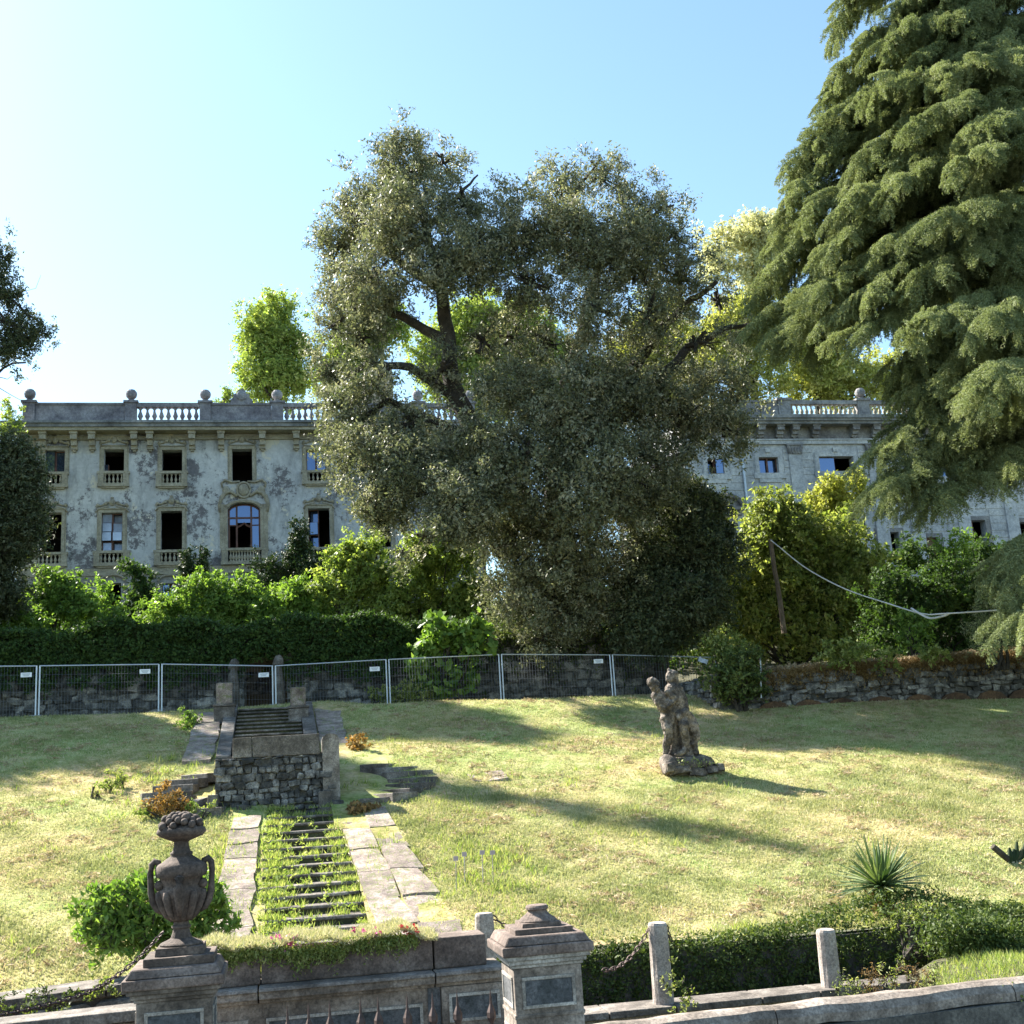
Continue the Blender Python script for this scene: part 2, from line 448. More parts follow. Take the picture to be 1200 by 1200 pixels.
def leaves(C, per, crad, size, out=1.0, up=0.35, aspect=0.45, droop=0.0, vclump=0.5, squash=1.0, bright=0.0):
    """C: clump centres (n,3); each carries `per` leaves within crad"""
    n = len(C)
    idx = np.repeat(np.arange(n), per)
    m = len(idx)
    d = nrm(rng.normal(size=(m, 3)))
    r = rng.random(m) ** 0.45
    cr = (crad * rng.uniform(0.6, 1.35, n))[idx]
    off = d * (r * cr)[:, None]
    off[:, 2] *= squash
    if droop: off[:, 2] -= np.abs(rng.normal(size=m)) * droop * cr
    P = C[idx] + off
    nn = nrm(rng.normal(size=(m, 3)) + out * d + np.array([0, 0, up]))
    t = rng.normal(size=(m, 3))
    if droop: t = t + np.array([0, 0, -1.2])
    A = nrm(t - nn * np.sum(t * nn, 1, keepdims=True))
    B = np.cross(nn, A)
    s = size * rng.uniform(0.6, 1.4, m)
    v = vclump * rng.random(n)[idx] + (1 - vclump) * rng.random(m) + bright
    return P, A * s[:, None], B * (s * aspect)[:, None], v
def blob_centres(blobs, dens, shell=0.55, gap=0.0, gscale=1.0):
    """blobs: (x,y,z,rx,ry,rz[,w]); dens: clumps per unit of surface"""
    global NRM
    out = []; outn = []
    for b in blobs:
        w = b[6] if len(b) > 6 else 1.0
        n = max(2, int(dens * w * (b[3] * b[5] + b[3] * b[4] + b[4] * b[5])))
        d = nrm(rng.normal(size=(n, 3)))
        r = shell + (1 - shell) * rng.random(n)
        r *= 1 + 0.22 * np.sin(d[:, 0] * 5 + b[0]) * np.cos(d[:, 2] * 6 + b[2])
        out.append(np.array(b[:3]) + d * r[:, None] * np.array(b[3:6])); outn.append(d)
    C = np.concatenate(out); NRM = np.concatenate(outn)
    if gap:
        q = C * gscale
        f = np.sin(q[:, 0] * 1.7 + 1.3 * np.sin(q[:, 2] * 1.1)) + np.sin(q[:, 2] * 2.1 + 1.1 * np.sin(q[:, 0] * 0.9)) + np.sin(q[:, 1] * 1.5 + q[:, 0])
        kk = f < 3 * (1 - gap) - 0.6 + rng.normal(size=len(C)) * 0.3
        C = C[kk]; NRM = NRM[kk]
    return C
SPR = {}
def sprig_mesh(mat, rad, n, size, aspect, spread, twigs):
    # leafy twig end: forked bare twigs carrying leaves, growing along +Z
    P, A_, B_, v = [], [], [], []
    TP, TA, TB = [], [], []
    tone = rng.random() * .35
    for k in range(twigs):
        a = 2 * math.pi * (k + rng.random() * .7) / twigs; sp = spread * rng.uniform(.25, 1.1)
        d = np.array([math.cos(a) * math.sin(sp), math.sin(a) * math.sin(sp), math.cos(sp)])
        l_ = rad * rng.uniform(.75, 1.5); m = int(n / twigs)
        u = rng.random(m) ** .7
        bend = np.array([rng.normal() * .15, rng.normal() * .15, -.1])
        q = np.outer(u * l_, d) + np.outer(u ** 2 * l_, bend) + rng.normal(size=(m, 3)) * rad * .13
        nn = nrm(rng.normal(size=(m, 3)) * .9 + d * .7 + np.array([0, 0, .3]))
        t = rng.normal(size=(m, 3)) + d * .8
        aa = nrm(t - nn * np.sum(t * nn, 1, keepdims=True)); bb = np.cross(nn, aa); s = size * rng.uniform(.6, 1.35, m)
        P.append(q); A_.append(aa * s[:, None]); B_.append(bb * (s * aspect)[:, None]); v.append(tone + rng.random(m) * .65)
        mid = d * l_ * .45; sd = np.cross(d, np.array([.3, .5, .8])); sd /= np.linalg.norm(sd)
        TP.append(mid[None]); TA.append((d * l_ * .5)[None]); TB.append((sd * .006)[None])
    me = quads_mesh('twig', np.concatenate(P + TP), np.concatenate(A_ + TA), np.concatenate(B_ + TB), np.concatenate(v + [np.zeros(len(TP))]))
    me.materials.append(mat); me.materials.append(M['bark'])
    k = len(me.polygons); me.polygons.foreach_set('material_index', np.array([0] * (k - len(TP)) + [1] * len(TP), dtype=np.int32))
    return me
def grow(name, parent, mat, C, dirs, rad=.34, n=80, size=.055, aspect=.42, spread=1.1, twigs=7, droop=0.0, up=0.0, home=None, smin=.75, smax=1.3):
    # spreads twig ends over the crown; C in the parent's own coordinates
    key = (mat.name, rad, n, size)
    if key not in SPR:
        L_ = []
        for i in range(4):
            o = link('twig', sprig_mesh(mat, rad, n, size, aspect, spread, twigs), None, parent, Vector(tuple(C[i * 7 % len(C)])))
            L_.append(o)
        SPR[key] = L_
    D = nrm(dirs + rng.normal(size=dirs.shape) * .45 + np.array([0, 0, up - droop]))
    pick = rng.integers(0, 4, len(C))
    for k in range(4):
        m = pick == k
        if not m.any(): continue
        c = C[m]; d = D[m]; cnt = len(c)
        me = bpy.data.meshes.new(name); me.vertices.add(cnt); me.vertices.foreach_set('co', c.astype(np.float32).ravel())
        yaw = np.arctan2(d[:, 1], d[:, 0]); pit = np.arccos(np.clip(d[:, 2], -1, 1))
        rot = np.stack([np.zeros(cnt), pit, yaw], 1).astype(np.float32)
        a = me.attributes.new('rot', 'FLOAT_VECTOR', 'POINT'); a.data.foreach_set('vector', rot.ravel())
        s = rng.uniform(smin, smax, cnt); scl = np.stack([s, s, s], 1).astype(np.float32)
        a = me.attributes.new('scl', 'FLOAT_VECTOR', 'POINT'); a.data.foreach_set('vector', scl.ravel())
        me.update()
        o = tag(link(name, me, mat, parent), kind='stuff')
        scatter_on(o, SPR[key][k])
def scatter_on(o, src):
    ng = bpy.data.node_groups.new('sprays', 'GeometryNodeTree')
    ng.interface.new_socket('Geometry', in_out='INPUT', socket_type='NodeSocketGeometry'); ng.interface.new_socket('Geometry', in_out='OUTPUT', socket_type='NodeSocketGeometry')
    gi = ng.nodes.new('NodeGroupInput'); go = ng.nodes.new('NodeGroupOutput')
    ip = ng.nodes.new('GeometryNodeInstanceOnPoints'); oi = ng.nodes.new('GeometryNodeObjectInfo'); oi.inputs['Object'].default_value = src; oi.transform_space = 'ORIGINAL'
    na = ng.nodes.new('GeometryNodeInputNamedAttribute'); na.data_type = 'FLOAT_VECTOR'; na.inputs['Name'].default_value = 'rot'
    nb_ = ng.nodes.new('GeometryNodeInputNamedAttribute'); nb_.data_type = 'FLOAT_VECTOR'; nb_.inputs['Name'].default_value = 'scl'
    er = ng.nodes.new('FunctionNodeEulerToRotation')
    ng.links.new(gi.outputs[0], ip.inputs['Points']); ng.links.new(oi.outputs['Geometry'], ip.inputs['Instance'])
    ng.links.new(na.outputs[0], er.inputs[0]); ng.links.new(er.outputs[0], ip.inputs['Rotation']); ng.links.new(nb_.outputs[0], ip.inputs['Scale'])
    ng.links.new(ip.outputs[0], go.inputs[0])
    md = o.modifiers.new('sprays', 'NODES'); md.node_group = ng
def split_blobs(bl, k=3, f=.6, d=.62):
    out = []
    for b in bl:
        for _ in range(k):
            o = rng.normal(size=3); o /= np.linalg.norm(o); q = f * rng.uniform(.75, 1.25)
            out.append((b[0] + o[0] * b[3] * d, b[1] + o[1] * b[4] * d, b[2] + o[2] * b[5] * d, b[3] * q, b[4] * q, b[5] * q, b[6]))
    return out
def px_blobs(lst, D, flat=1.0, default_w=1.0):
    """blobs read off the photograph: (px, py, radius px, depth offset m, weight, rx scale, rz scale)"""
    out = []
    for q in lst:
        px, py, r = q[:3]
        dd = q[3] if len(q) > 3 else 0.0
        w = q[4] if len(q) > 4 else default_w
        sx = q[5] if len(q) > 5 else 1.0
        sz = q[6] if len(q) > 6 else 1.0
        c = W(px, py, D + dd); rr = r * S(D + dd)
        out.append((c.x, c.y, c.z, rr * sx, rr * flat, rr * sz, w))
    return out
def crown(name, mat, C, parent=None, **kw):
    P, A, B, v = leaves(C, **kw)
    me = quads_mesh(name, P, A, B, v)
    return link(name, me, mat, parent)
def wiggle(a, b, n, amp, sag=0.0):
    a = Vector(a); b = Vector(b); out = []
    L_ = (b - a).length
    ph = [random.uniform(0, 6.28) for _ in range(6)]
    for i in range(n + 1):
        t = i / n
        p = a.lerp(b, t)
        e = math.sin(math.pi * t)
        p += Vector((math.sin(5 * t + ph[0]), math.sin(4 * t + ph[1]), math.sin(6 * t + ph[2]))) * amp * L_ * e * 0.6
        p += Vector((math.sin(13 * t + ph[3]), math.sin(11 * t + ph[4]), math.sin(15 * t + ph[5]))) * amp * L_ * 0.2 * (e)
        p.z += sag * L_ * e
        out.append(p)
    return out
def branchwork(mb, start, tips, r0, r1, seg=6, amp=0.12, sag=0.05, twigs=4, twr=0.3, tw_len=1.6):
    for tp in tips:
        tp = Vector(tp)
        pts = wiggle(start, tp, 9, amp, sag)
        mb.tube(pts, [r0 + (r1 - r0) * (i / 9) ** 0.8 for i in range(10)], seg)
        for _ in range(twigs):
            i = random.randint(4, 9)
            q = pts[i] + Vector((random.uniform(-1, 1), random.uniform(-1, 1), random.uniform(-0.6, 1))) * tw_len
            tw = wiggle(pts[i], q, 4, 0.15)
            rr = (r0 + (r1 - r0) * (i / 9)) * twr
            mb.tube(tw, [rr, rr * 0.8, rr * 0.6, rr * 0.45, rr * 0.25], 4)

# ================================================================== THE SETTING
def h_lawn(x, y):
    z = plane_z(min(y, 35.3))
    z += 0.05 * math.sin(x * 0.55 + 0.8 * math.sin(y * 0.35)) + 0.035 * math.sin(y * 1.1 + x * 0.3)
    z -= 0.65 * sm(34.3, 36.0, y) * sm(1.2, 4.0, x)
    z += 0.10 * sm(2, 10, x) * math.exp(-((y - 33.0) / 1.5) ** 2)
    # hollow where the stairs and the landing lie
    return z
XW = PX(868, 31.6)                   # where the right-hand terrace wall begins
def h_up(x, y):
    right = sm(XW - 1.0, XW + 0.2, x)
    zl = 4.35 + 3.6 * sm(42, 62, y)
    zr = 2.45 + 6.0 * sm(34.5, 61, y) + .035 * min(14, max(0, x - XW))
    return zl * (1 - right) + zr * right

def grid(name, x0, x1, y0, y1, nx, ny, h, mat, keep=None):
    vs_, fs = [], []
    for j in range(ny + 1):
        for i in range(nx + 1):
            x = x0 + (x1 - x0) * i / nx; y = y0 + (y1 - y0) * j / ny
            vs_.append((x, y, h(x, y)))
    for j in range(ny):
        for i in range(nx):
            if keep is not None and not keep(x0 + (x1 - x0) * (i + .5) / nx, y0 + (y1 - y0) * (j + .5) / ny): continue
            a = j * (nx + 1) + i
            fs.append((a, a + 1, a + nx + 2, a + nx + 1))
    me = bpy.data.meshes.new(name); me.from_pydata(vs_, [], fs); me.update(); smooth(me)
    return tag(link(name, me, mat), kind='structure')

def wx(x, y):                        # the lower flight and its ramps narrow a little as they climb
    t = min(1.15, max(0, (y - 17.2) / 7.4)); return (x - AX) * (1 - .22 * t) + AX - .12 * t
AX = 0.5                             # axis of the lower stair
SY0, SY1 = 17.2, 24.6                # lower stair from, to
SW = 0.86                            # half width
LY0, LY1 = 25.2, 29.2                # landing
LZ = 0.86
UX, UY1 = -0.25, 34.9                 # upper stair
def keep_lawn(x, y):
    if y > 31.6 and x > XW: return False
    if wx(AX - SW - .02, y) < x < wx(AX + SW + .02, y) and y < SY1 + 0.5: return False
    if -1.2 < x < 1.05 and 25.3 < y < LY1: return False
    if abs(x - UX) < 0.9 and LY1 - .2 < y < UY1: return False
    return True
lawn = grid('lawn', -46, 44, 17.1, 38.8, 360, 100, h_lawn, M['lawn'], keep_lawn)
grid('upper_terrace_ground', -60, 60, 38.8, 70, 120, 50, lambda x, y: h_up(x, y) - 0.02, M['soil'])
grid('right_terrace_ground', XW - 0.2, 60, 31.75, 38.8, 70, 20, lambda x, y: h_up(max(x, XW + 0.3), y), M['lawn'])
def h_low(x, y): return -3.0
grid('lower_walk_ground', -46, 44, 15.3, 17.1, 90, 4, lambda x, y: -3.05, M['soil'])
def h_bank(x, y):
    return -3.9 + 1.38 * sm(5.6, 9.0, x) * sm(10.6, 11.4, y) + 0.10 * math.sin(x * 2.2 + y) * 0.6
grid('lower_bank_ground', 2.9, 44, 11.1, 15.3, 90, 16, h_bank, M['soil'])
grid('street', -60, 60, -30, 12.4, 12, 12, lambda x, y: -5.2, M['street'])
grid('street_verge', -60, 60, 12.4, 16.5, 30, 3, lambda x, y: -5.0, M['soil'])
grid('hillside', -900, 900, 66, 900, 60, 40, lambda x, y: 10.0 + 3.5 * sm(72, 95, y) - 25 * sm(110, 500, y), M['soil'])
def h_out(x, y): return -6.0 if y < 15 else -4.0
for nm_, a_, b_ in (('ground_west', -900, -46), ('ground_east', 44, 900)):
    grid('ground', a_, b_, -60, 66, 20, 20, lambda x, y: -6 + 16 * sm(14, 62, y), M['soil'])

# ================================================================== TERRACE WALLS OF STONE
def stone_variants(n=12):
    out = []
    for i in range(n):
        bm = bmesh.new()
        bmesh.ops.create_cube(bm, size=1.0)
        bmesh.ops.bevel(bm, geom=bm.edges[:], offset=0.16, segments=1, affect='EDGES')
        for v in bm.verts:
            v.co += Vector([random.uniform(-0.13, 0.13), random.uniform(-.1, .1), random.uniform(-0.13, 0.13)])
        me = bpy.data.meshes.new('stone'); bm.to_mesh(me); bm.free()
        me.materials.append(M['rubble'])
        out.append(me)
    return out
STONES = stone_variants()
def lay_stones(parent, x0, x1, z0, z1, y, course, avg, limit=300, depth=0.16, zfun=None, name='stone', axis='x'):
    """rows of uneven stones standing proud of a mortar backing, each its own object; the rest joined as stuff"""
    n = 0; rest = MB()
    z = z0
    while z < z1 - 0.02:
        h = course * random.uniform(0.7, 1.4)
        h = min(h, z1 - z)
        x = x0 - random.uniform(0, avg)
        while x < x1:
            w = avg * random.uniform(0.55, 1.6)
            xa, xb = max(x, x0), min(x + w, x1)
            if xb - xa > 0.08 and random.random() > 0.04:
                zz = zfun(0.5 * (xa + xb)) if zfun else 0
                c = (0.5 * (xa + xb), y + random.uniform(-0.04, 0.04), z + h / 2 + zz + random.uniform(-.14, .14) * h)
                s_ = ((xb - xa) * random.uniform(0.84, 1.05), depth, h * random.uniform(0.75, 1.12))
                if n < limit:
                    o = link(name, random.choice(STONES), None, parent)
                    o.location = c; o.scale = s_
                    o.rotation_euler = (random.uniform(-.1, .1), random.uniform(-.22, .22), random.uniform(-.1, .1))
                    n += 1
                else:
                    rest.cbox(c, (s_[0] / 2, s_[1] / 2, s_[2] / 2))
            x += w
        z += h * .97
    if rest.v:
        tag(rest.build('stonework', M['rubble'], parent), kind='stuff')

yw = 38.8
xl, xr = -20.0, XW + 0.3
gx0, gx1 = PX(288, yw), PX(338, yw)        # opening at the head of the stair
w1 = empty('terrace_wall', (0, 0, 0), 'long dark rubble retaining wall under the hedge, left of the gap above the stairs', 'stone wall')
mb = MB(); mb.box(-46, gx0, yw, yw + 0.5, 1.6, 4.5)
mb.build('backing', M['mortar'], w1)
lay_stones(w1, xl, gx0, 2.6, 4.5, yw - 0.03, 0.26, 0.42, 300)
w2 = empty('terrace_wall', (0, 0, 0), 'long dark rubble retaining wall behind the fence under the large oak', 'stone wall')
mb = MB(); mb.box(gx1, xr, yw, yw + 0.5, 0.6, 4.7)
mb.build('backing', M['mortar'], w2)
lay_stones(w2, gx1, xr, 1.7, 4.7, yw - 0.03, 0.27, 0.45, 300)
# the wall bends back behind the fence end
wd = empty('retaining_wall', (XW, 31.62, 0), 'low stone wall bending back behind the end of the wire fence', 'stone wall', rz=0)
qx, qy = PX(788, 37.4), 37.4
da = math.atan2(qy - 31.62, qx - XW); dl = math.hypot(qy - 31.62, qx - XW)
wd.rotation_euler = (0, 0, da + math.pi)
mb = MB(); mb.box(-dl, 0, -.4, 0.1, 0.8, 2.6); mb.build('backing', M['mortar'], wd)
lay_stones(wd, -dl, 0, 1.4, 2.6, -.43, 0.2, 0.33, 200, 0.14)
w3 = empty('retaining_wall', (0, 0, 0), 'low stone retaining wall with rusty brown recesses and dry creeper on top', 'stone wall')
mb = MB(); mb.box(XW, 44, 31.6, 32.1, 0.8, 2.5); mb.v = [(x_, y_, z_ + (.035 * min(16, x_ - XW) if z_ > 2 else 0)) for x_, y_, z_ in mb.v]
mb.build('backing', M['mortar'], w3)
lay_stones(w3, XW, 22.5, 1.35, 2.55, 31.56, 0.17, 0.3, 300, 0.14)
for px in (905, 945, 985, 1030, 1075, 1118, 1160, 1198):
    p = PY(px, 812, 31.5)
    mb = MB()
    arch = [(-0.5, 0), (-0.48, 0.1), (-0.3, 0.22), (0, 0.27), (0.3, 0.22), (0.48, 0.1), (0.5, 0)]
    n0 = len(mb.v)
    for yy in (31.42, 31.58):
        mb.v += [(p.x + a, yy, plane_z(31.5) - 0.1 + b * 1.25) for a, b in arch]
    mb.f.append(tuple(n0 + i for i in range(7)))
    for i in range(6): mb.f.append((n0 + i, n0 + i + 1, n0 + i + 8, n0 + i + 7))
    mb.build('recess', M['earth'], w3)

# ================================================================== LOWER WALLS AND WALKS (right of the gate)
iw = MB(); iw.box(1.6, 44, 17.0, 17.3, -3.3, -2.42); 
iv = tag(iw.build('ivy_wall', M['mortar']), 'low retaining wall along the foot of the lawn, hidden under ivy', 'garden wall')
lw = empty('low_wall', (0, 0, 0), 'low rubble wall with flat slab coping carrying the two right stone posts', 'garden wall')
lx0, lx1 = PX(672, 15.2), PX(1010, 15.2)
mb = MB(); mb.box(2.9, 9.5, 15.05, 15.4, -4.2, -2.86); mb.build('backing', stone_mat('patchy_render', (0.20, 0.18, 0.14), (0.32, 0.29, 0.24), (0.42, 0.39, 0.33), 1.5), lw)
lay_stones(lw, 2.9, 7.5, -3.9, -3.1, 15.02, 0.14, 0.2, 120, 0.1)
x = 2.95
while x < 9.5:
    w = random.uniform(0.7, 1.15)
    mb = MB(); mb.box(x, x + w - 0.015, 14.97, 15.5, -2.855, -2.77)
    o = mb.build('coping_slab', M['step'], lw, bevel=0.012); roughen(o, 0.01, 3)
    x += w
qa, qb = PY(740, 1199, 11.15), PY(1200, 1146, 11.15)
def z_cope(x): return qa.z + (qb.z - qa.z) * (min(x, 20) - qa.x) / (qb.x - qa.x) - .05
rl = empty('coped_street_wall', (0, 0, 0), 'street wall with long rounded coping crossing the bottom right corner', 'garden wall')
mb = MB(); mb.box(2.75, 20, 10.95, 11.35, -5.2, -2.50); mb.v = [(x_, y_, z_ if z_ < -4 else z_cope(x_) - .12) for x_, y_, z_ in mb.v]; mb.build('wall', M['mortar'], rl)
lay_stones(rl, 2.8, 9.0, -3.4, -2.55, 10.93, 0.16, 0.26, 150, 0.08)
x = 2.7
while x < 19:
    w = random.uniform(1.5, 2.4)
    pr = [(-0.27, -0.13), (-0.27, -0.03), (-0.2, 0.05), (-0.05, 0.085), (0.1, 0.08), (0.24, 0.03), (0.28, -0.04), (0.28, -0.13)]
    mb = MB(); nseg = 10
    for i in range(nseg + 1):
        xx = x + (w - 0.012) * i / nseg
        mb.v += [(xx, 11.15 + a * .62, z_cope(xx) + b * .8) for a, b in pr]
    for i in range(nseg):
        for k in range(8):
            a = i * 8 + k; b = i * 8 + (k + 1) % 8
            mb.f.append((a, b, b + 8, a + 8))
    mb.f.append(tuple(range(8))[::-1]); mb.f.append(tuple(nseg * 8 + i for i in range(8)))
    o = mb.build('coping_stone', M['gate_stone'], rl, sm=False); roughen(o, 0.03, 2.5)
    x += w

def stone_post(px, ytop, ybot, y, label, r=0.125, lean=0.0):
    t = PY(px, ytop, y); 
    b = PY(px, ybot, y)
    z0, z1 = b.z, t.z
    h = z1 - z0
    pr = [(r * 1.06, -0.25), (r * 1.05, 0.02), (r * 1.0, h * 0.5), (r * 0.93, h - 0.03), (r * 0.84, h)]
    mb = MB(); mb.lathe(pr, 14)
    e = mb.build('stone_post', M['post'], None, sm=False, loc=(t.x, y, z0))
    e.rotation_euler = (0, lean, 0)
    roughen(e, 0.012, 5)
    tag(e, label, 'post', 'stone posts of the chain railing')
    return Vector((t.x, y, z1))
tp1 = stone_post(567, 1070, 1118, 15.6, 'short grey stone post just left of the capped right gate pier')
tp2 = stone_post(770, 1081, 1155, 15.2, 'round stone post with chain hooked on, right of the capped pier')
tp3 = stone_post(967, 1089, 1163, 15.2, 'round stone post standing alone left of the dry ferns')
def chain(a, b, sag, label, n=None, lk=0.05):
    a = Vector(a); b = Vector(b)
    n = n or int((b - a).length / (lk * 1.25))
    mb = MB()
    for i in range(n):
        t = (i + .5) / n
        p = a.lerp(b, t); p.z -= sag * 4 * t * (1 - t)
        t2 = t + 0.02; q = a.lerp(b, t2); q.z -= sag * 4 * t2 * (1 - t2)
        d = (q - p).normalized()
        side = d.cross(Vector((0, 0, 1))).normalized() if i % 2 else d.cross(d.cross(Vector((0, 0, 1)))).normalized()
        pts = []
        for k in range(9):
            w_ = 2 * math.pi * k / 8
            pts.append(p + d * (math.cos(w_) * lk * 0.9) + side * (math.sin(w_) * lk * 0.45))
        mb.tube(pts, 0.009, 4, cap=False)
    return tag(mb.build('chain', M['iron']), label, 'chain', 'rusty chains between the posts')
chain(tp1 + Vector((0.1, 0, -0.04)), (PX(640, 15.4), 15.4, tp1.z - 0.3), 0.12, 'rusty chain hanging from the short post to behind the capped pier')
chain((PX(690, 15.2), 15.2, tp2.z - 0.5), tp2 + Vector((-0.1, 0, -0.04)), 0.14, 'rusty chain rising to the post right of the capped pier')
chain(tp2 + Vector((0.1, -0.05, -0.03)), tp2 + Vector((0.16, -0.02, -0.22)), 0.02, 'short chain end dangling from the right side of the post')

# ================================================================== GATE: piers, wall, urn, iron gate
def gate_pier(cx, cy, ztop, label, extra=False):
    e = empty('gate_pier', (cx, cy, -5.2), label, 'gate pier', 'gate piers')
    Z = ztop + 5.2
    h = 0.275
    mb = MB(); mb.box(-h, h, -h, h, 0, Z - 0.24); o = mb.build('shaft', M['gate_stone'], e, bevel=0.01)
    prof = [(h + 0.015, Z - 0.24, Z - 0.215), (h + 0.04, Z - 0.213, Z - 0.18), (h + 0.065, Z - 0.178, Z - 0.145), (h + 0.095, Z - 0.143, Z - 0.05), (h + 0.10, Z - 0.048, Z)]
    mb = MB()
    for a, z0, z1 in prof[:3]: mb.box(-a, a, -a, a, z0, z1)
    o = mb.build('cap_moulding', M['gate_rim'] if extra else M['gate_stone'], e, bevel=0.008)
    mb = MB(); a = prof[3][0]
    mb.box(-a, a, -a, a, prof[3][1], prof[3][1] + 0.075); mb.box(-a + .02, a - .02, -a + .02, a - .02, prof[3][1] + 0.077, Z, 0.04, 0.04)
    o = mb.build('cap', M['gate_cap'], e, bevel=0.012); roughen(o, 0.006, 6)
    zt = Z - 0.31
    while zt > 0.4:
        for rot in (0, 1, 2, 3):
            Mx = Matrix.Rotation(rot * math.pi / 2, 4, 'Z')
            hh = 0.235
            z0 = zt - hh
            def place(mb2, nm, mt, bv=0.004):
                oo = mb2.build(nm, mt, e, bevel=bv); oo.rotation_euler = (0, 0, rot * math.pi / 2)
                return oo
            mb = MB()
            mb.box(-0.215, 0.215, -h - 0.012, -h + 0.002, zt - 0.026, zt)
            mb.box(-0.215, 0.215, -h - 0.012, -h + 0.002, z0, z0 + 0.026)
            mb.box(-0.215, -0.189, -h - 0.0115, -h + 0.002, z0 + 0.026, zt - 0.026)
            mb.box(0.189, 0.215, -h - 0.0115, -h + 0.002, z0 + 0.026, zt - 0.026)
            place(mb, 'panel_rim', M['gate_rim'])
            mb = MB(); mb.box(-0.187, 0.187, -h - 0.004, -h + 0.002, z0 + 0.028, zt - 0.028)
            place(mb, 'panel', M['gate_panel'], 0)
        zt -= 0.56 if not extra else 0.39
        mb = MB(); mb.box(-h - 0.008, h + 0.008, -h - 0.008, h + 0.008, zt + 0.085, zt + 0.115)
        mb.build('course', M['gate_stone'], e, bevel=0.006)
    return e
GY = 10.0
p1x = PX(207, GY); p2x = PX(622, GY)
CAPZ = PY(205, 1137, GY - 0.4).z
gate_pier(p1x, GY + 0.1, CAPZ, 'left stone gate pier carrying the tall fruit urn')
gate_pier(p2x, GY + 0.1, CAPZ + 0.0, 'right stone gate pier topped by a broken urn foot', True)

def sq(mb, a, z0, z1, tp=0.0): mb.box(-a, a, -a, a, z0, z1, tp, tp)
# urn
ue = empty('stone_urn', (p1x + 0.03, GY + 0.1, CAPZ), 'tall brown stone urn with scroll handles heaped with carved fruit', 'urn')
mb = MB(); sq(mb, 0.37, 0.0, 0.085)
mb.build('plinth', M['urn'], ue, bevel=0.01)
prof = [(0.23, 0.165), (0.235, 0.18), (0.215, 0.195), (0.16, 0.215), (0.115, 0.235), (0.095, 0.29), (0.088, 0.325), (0.105, 0.335), (0.105, 0.355), (0.085, 0.365), (0.08, 0.40)]
mb = MB(); mb.box(-0.26, 0.26, -0.26, 0.26, 0.087, 0.163, 0.01, 0.01); mb.lathe(prof, 20); mb.build('foot', M['urn'], ue, sm=False, bevel=0.004)
prof = [(0.085, 0.40), (0.13, 0.42), (0.165, 0.48), (0.20, 0.56), (0.235, 0.66), (0.25, 0.72), (0.215, 0.735), (0.205, 0.76), (0.225, 0.80), (0.235, 0.84),
        (0.275, 0.85), (0.285, 0.90), (0.28, 0.955), (0.26, 0.98), (0.21, 1.0), (0.15, 1.04), (0.115, 1.06), (0.125, 1.075), (0.125, 1.09), (0.10, 1.105), (0.085, 1.15), (0.08, 1.195), (0.10, 1.22)]
mb = MB(); mb.lathe(prof, 24); o = mb.build('body', M['urn'], ue, sm=True)
for i in range(10):
    a = 2 * math.pi * (i + .5) / 10
    mb = MB(); ca, sa = math.cos(a), math.sin(a)
    pts = [(ca * r_, sa * r_, z_) for r_, z_ in ((0.10, 0.41), (0.165, 0.47), (0.205, 0.55), (0.24, 0.65), (0.255, 0.71))]
    mb.tube(pts, [0.02, 0.033, 0.042, 0.048, 0.03], 6); mb.build('gadroon', M['urn'], ue, sm=True)
for sx in (-1, 1):
    mb = MB()
    pts = []
    for k in range(15):
        t = k / 14
        ang = math.pi * 0.62 - t * math.pi * 1.15
        pts.append((sx * (0.255 + 0.075 * math.sin(t * math.pi) + 0.02), 0, 1.0 - t * 0.46))
    pts = [(sx * x_, 0, z_) for x_, z_ in ((0.23, 0.93), (0.25, 1.0), (0.29, 1.015), (0.325, 0.98), (0.335, 0.9), (0.33, 0.8), (0.325, 0.7), (0.30, 0.6), (0.26, 0.53), (0.2, 0.5))]
    mb.tube(pts, [0.03, 0.036, 0.038, 0.036, 0.034, 0.034, 0.038, 0.04, 0.035, 0.03], 8)
    mb.ball((sx * 0.235, -0.05, 0.77), (0.055, 0.06, 0.055), 10, 6)
    mb.build('handle', M['urn'], ue, sm=True)
mb = MB()
mb.tube([(0, -0.17, 0.45), (0, -0.225, 0.55), (0, -0.265, 0.65), (0, -0.285, 0.75), (0, -0.275, 0.84), (0, -0.24, 0.87)], [0.02, 0.045, 0.06, 0.066, 0.055, 0.02], 10)
mb.build('leaf_ornament', M['urn'], ue, sm=True)
prof = [(0.095, 1.215), (0.16, 1.235), (0.235, 1.265), (0.27, 1.30), (0.265, 1.335), (0.2, 1.36), (0.1, 1.40)]
mb = MB(); mb.lathe(prof, 22); o = mb.build('bowl', M['urn'], ue, sm=True); roughen(o, 0.018, 12)
random.seed(3)
for k in range(34):
    a = k * 2.4; rr = 0.245 * math.sqrt((k + .5) / 34)
    z_ = 1.355 + 0.125 * (1 - (rr / 0.25) ** 2) + random.uniform(-.012, .012)
    mb = MB(); q = random.uniform(0.036, 0.055)
    mb.ball((rr * math.cos(a), rr * math.sin(a), z_), (q, q, q * random.uniform(0.8, 1.05)), 9, 6)
    mb.build('fruit', M['urn'], ue, sm=True)
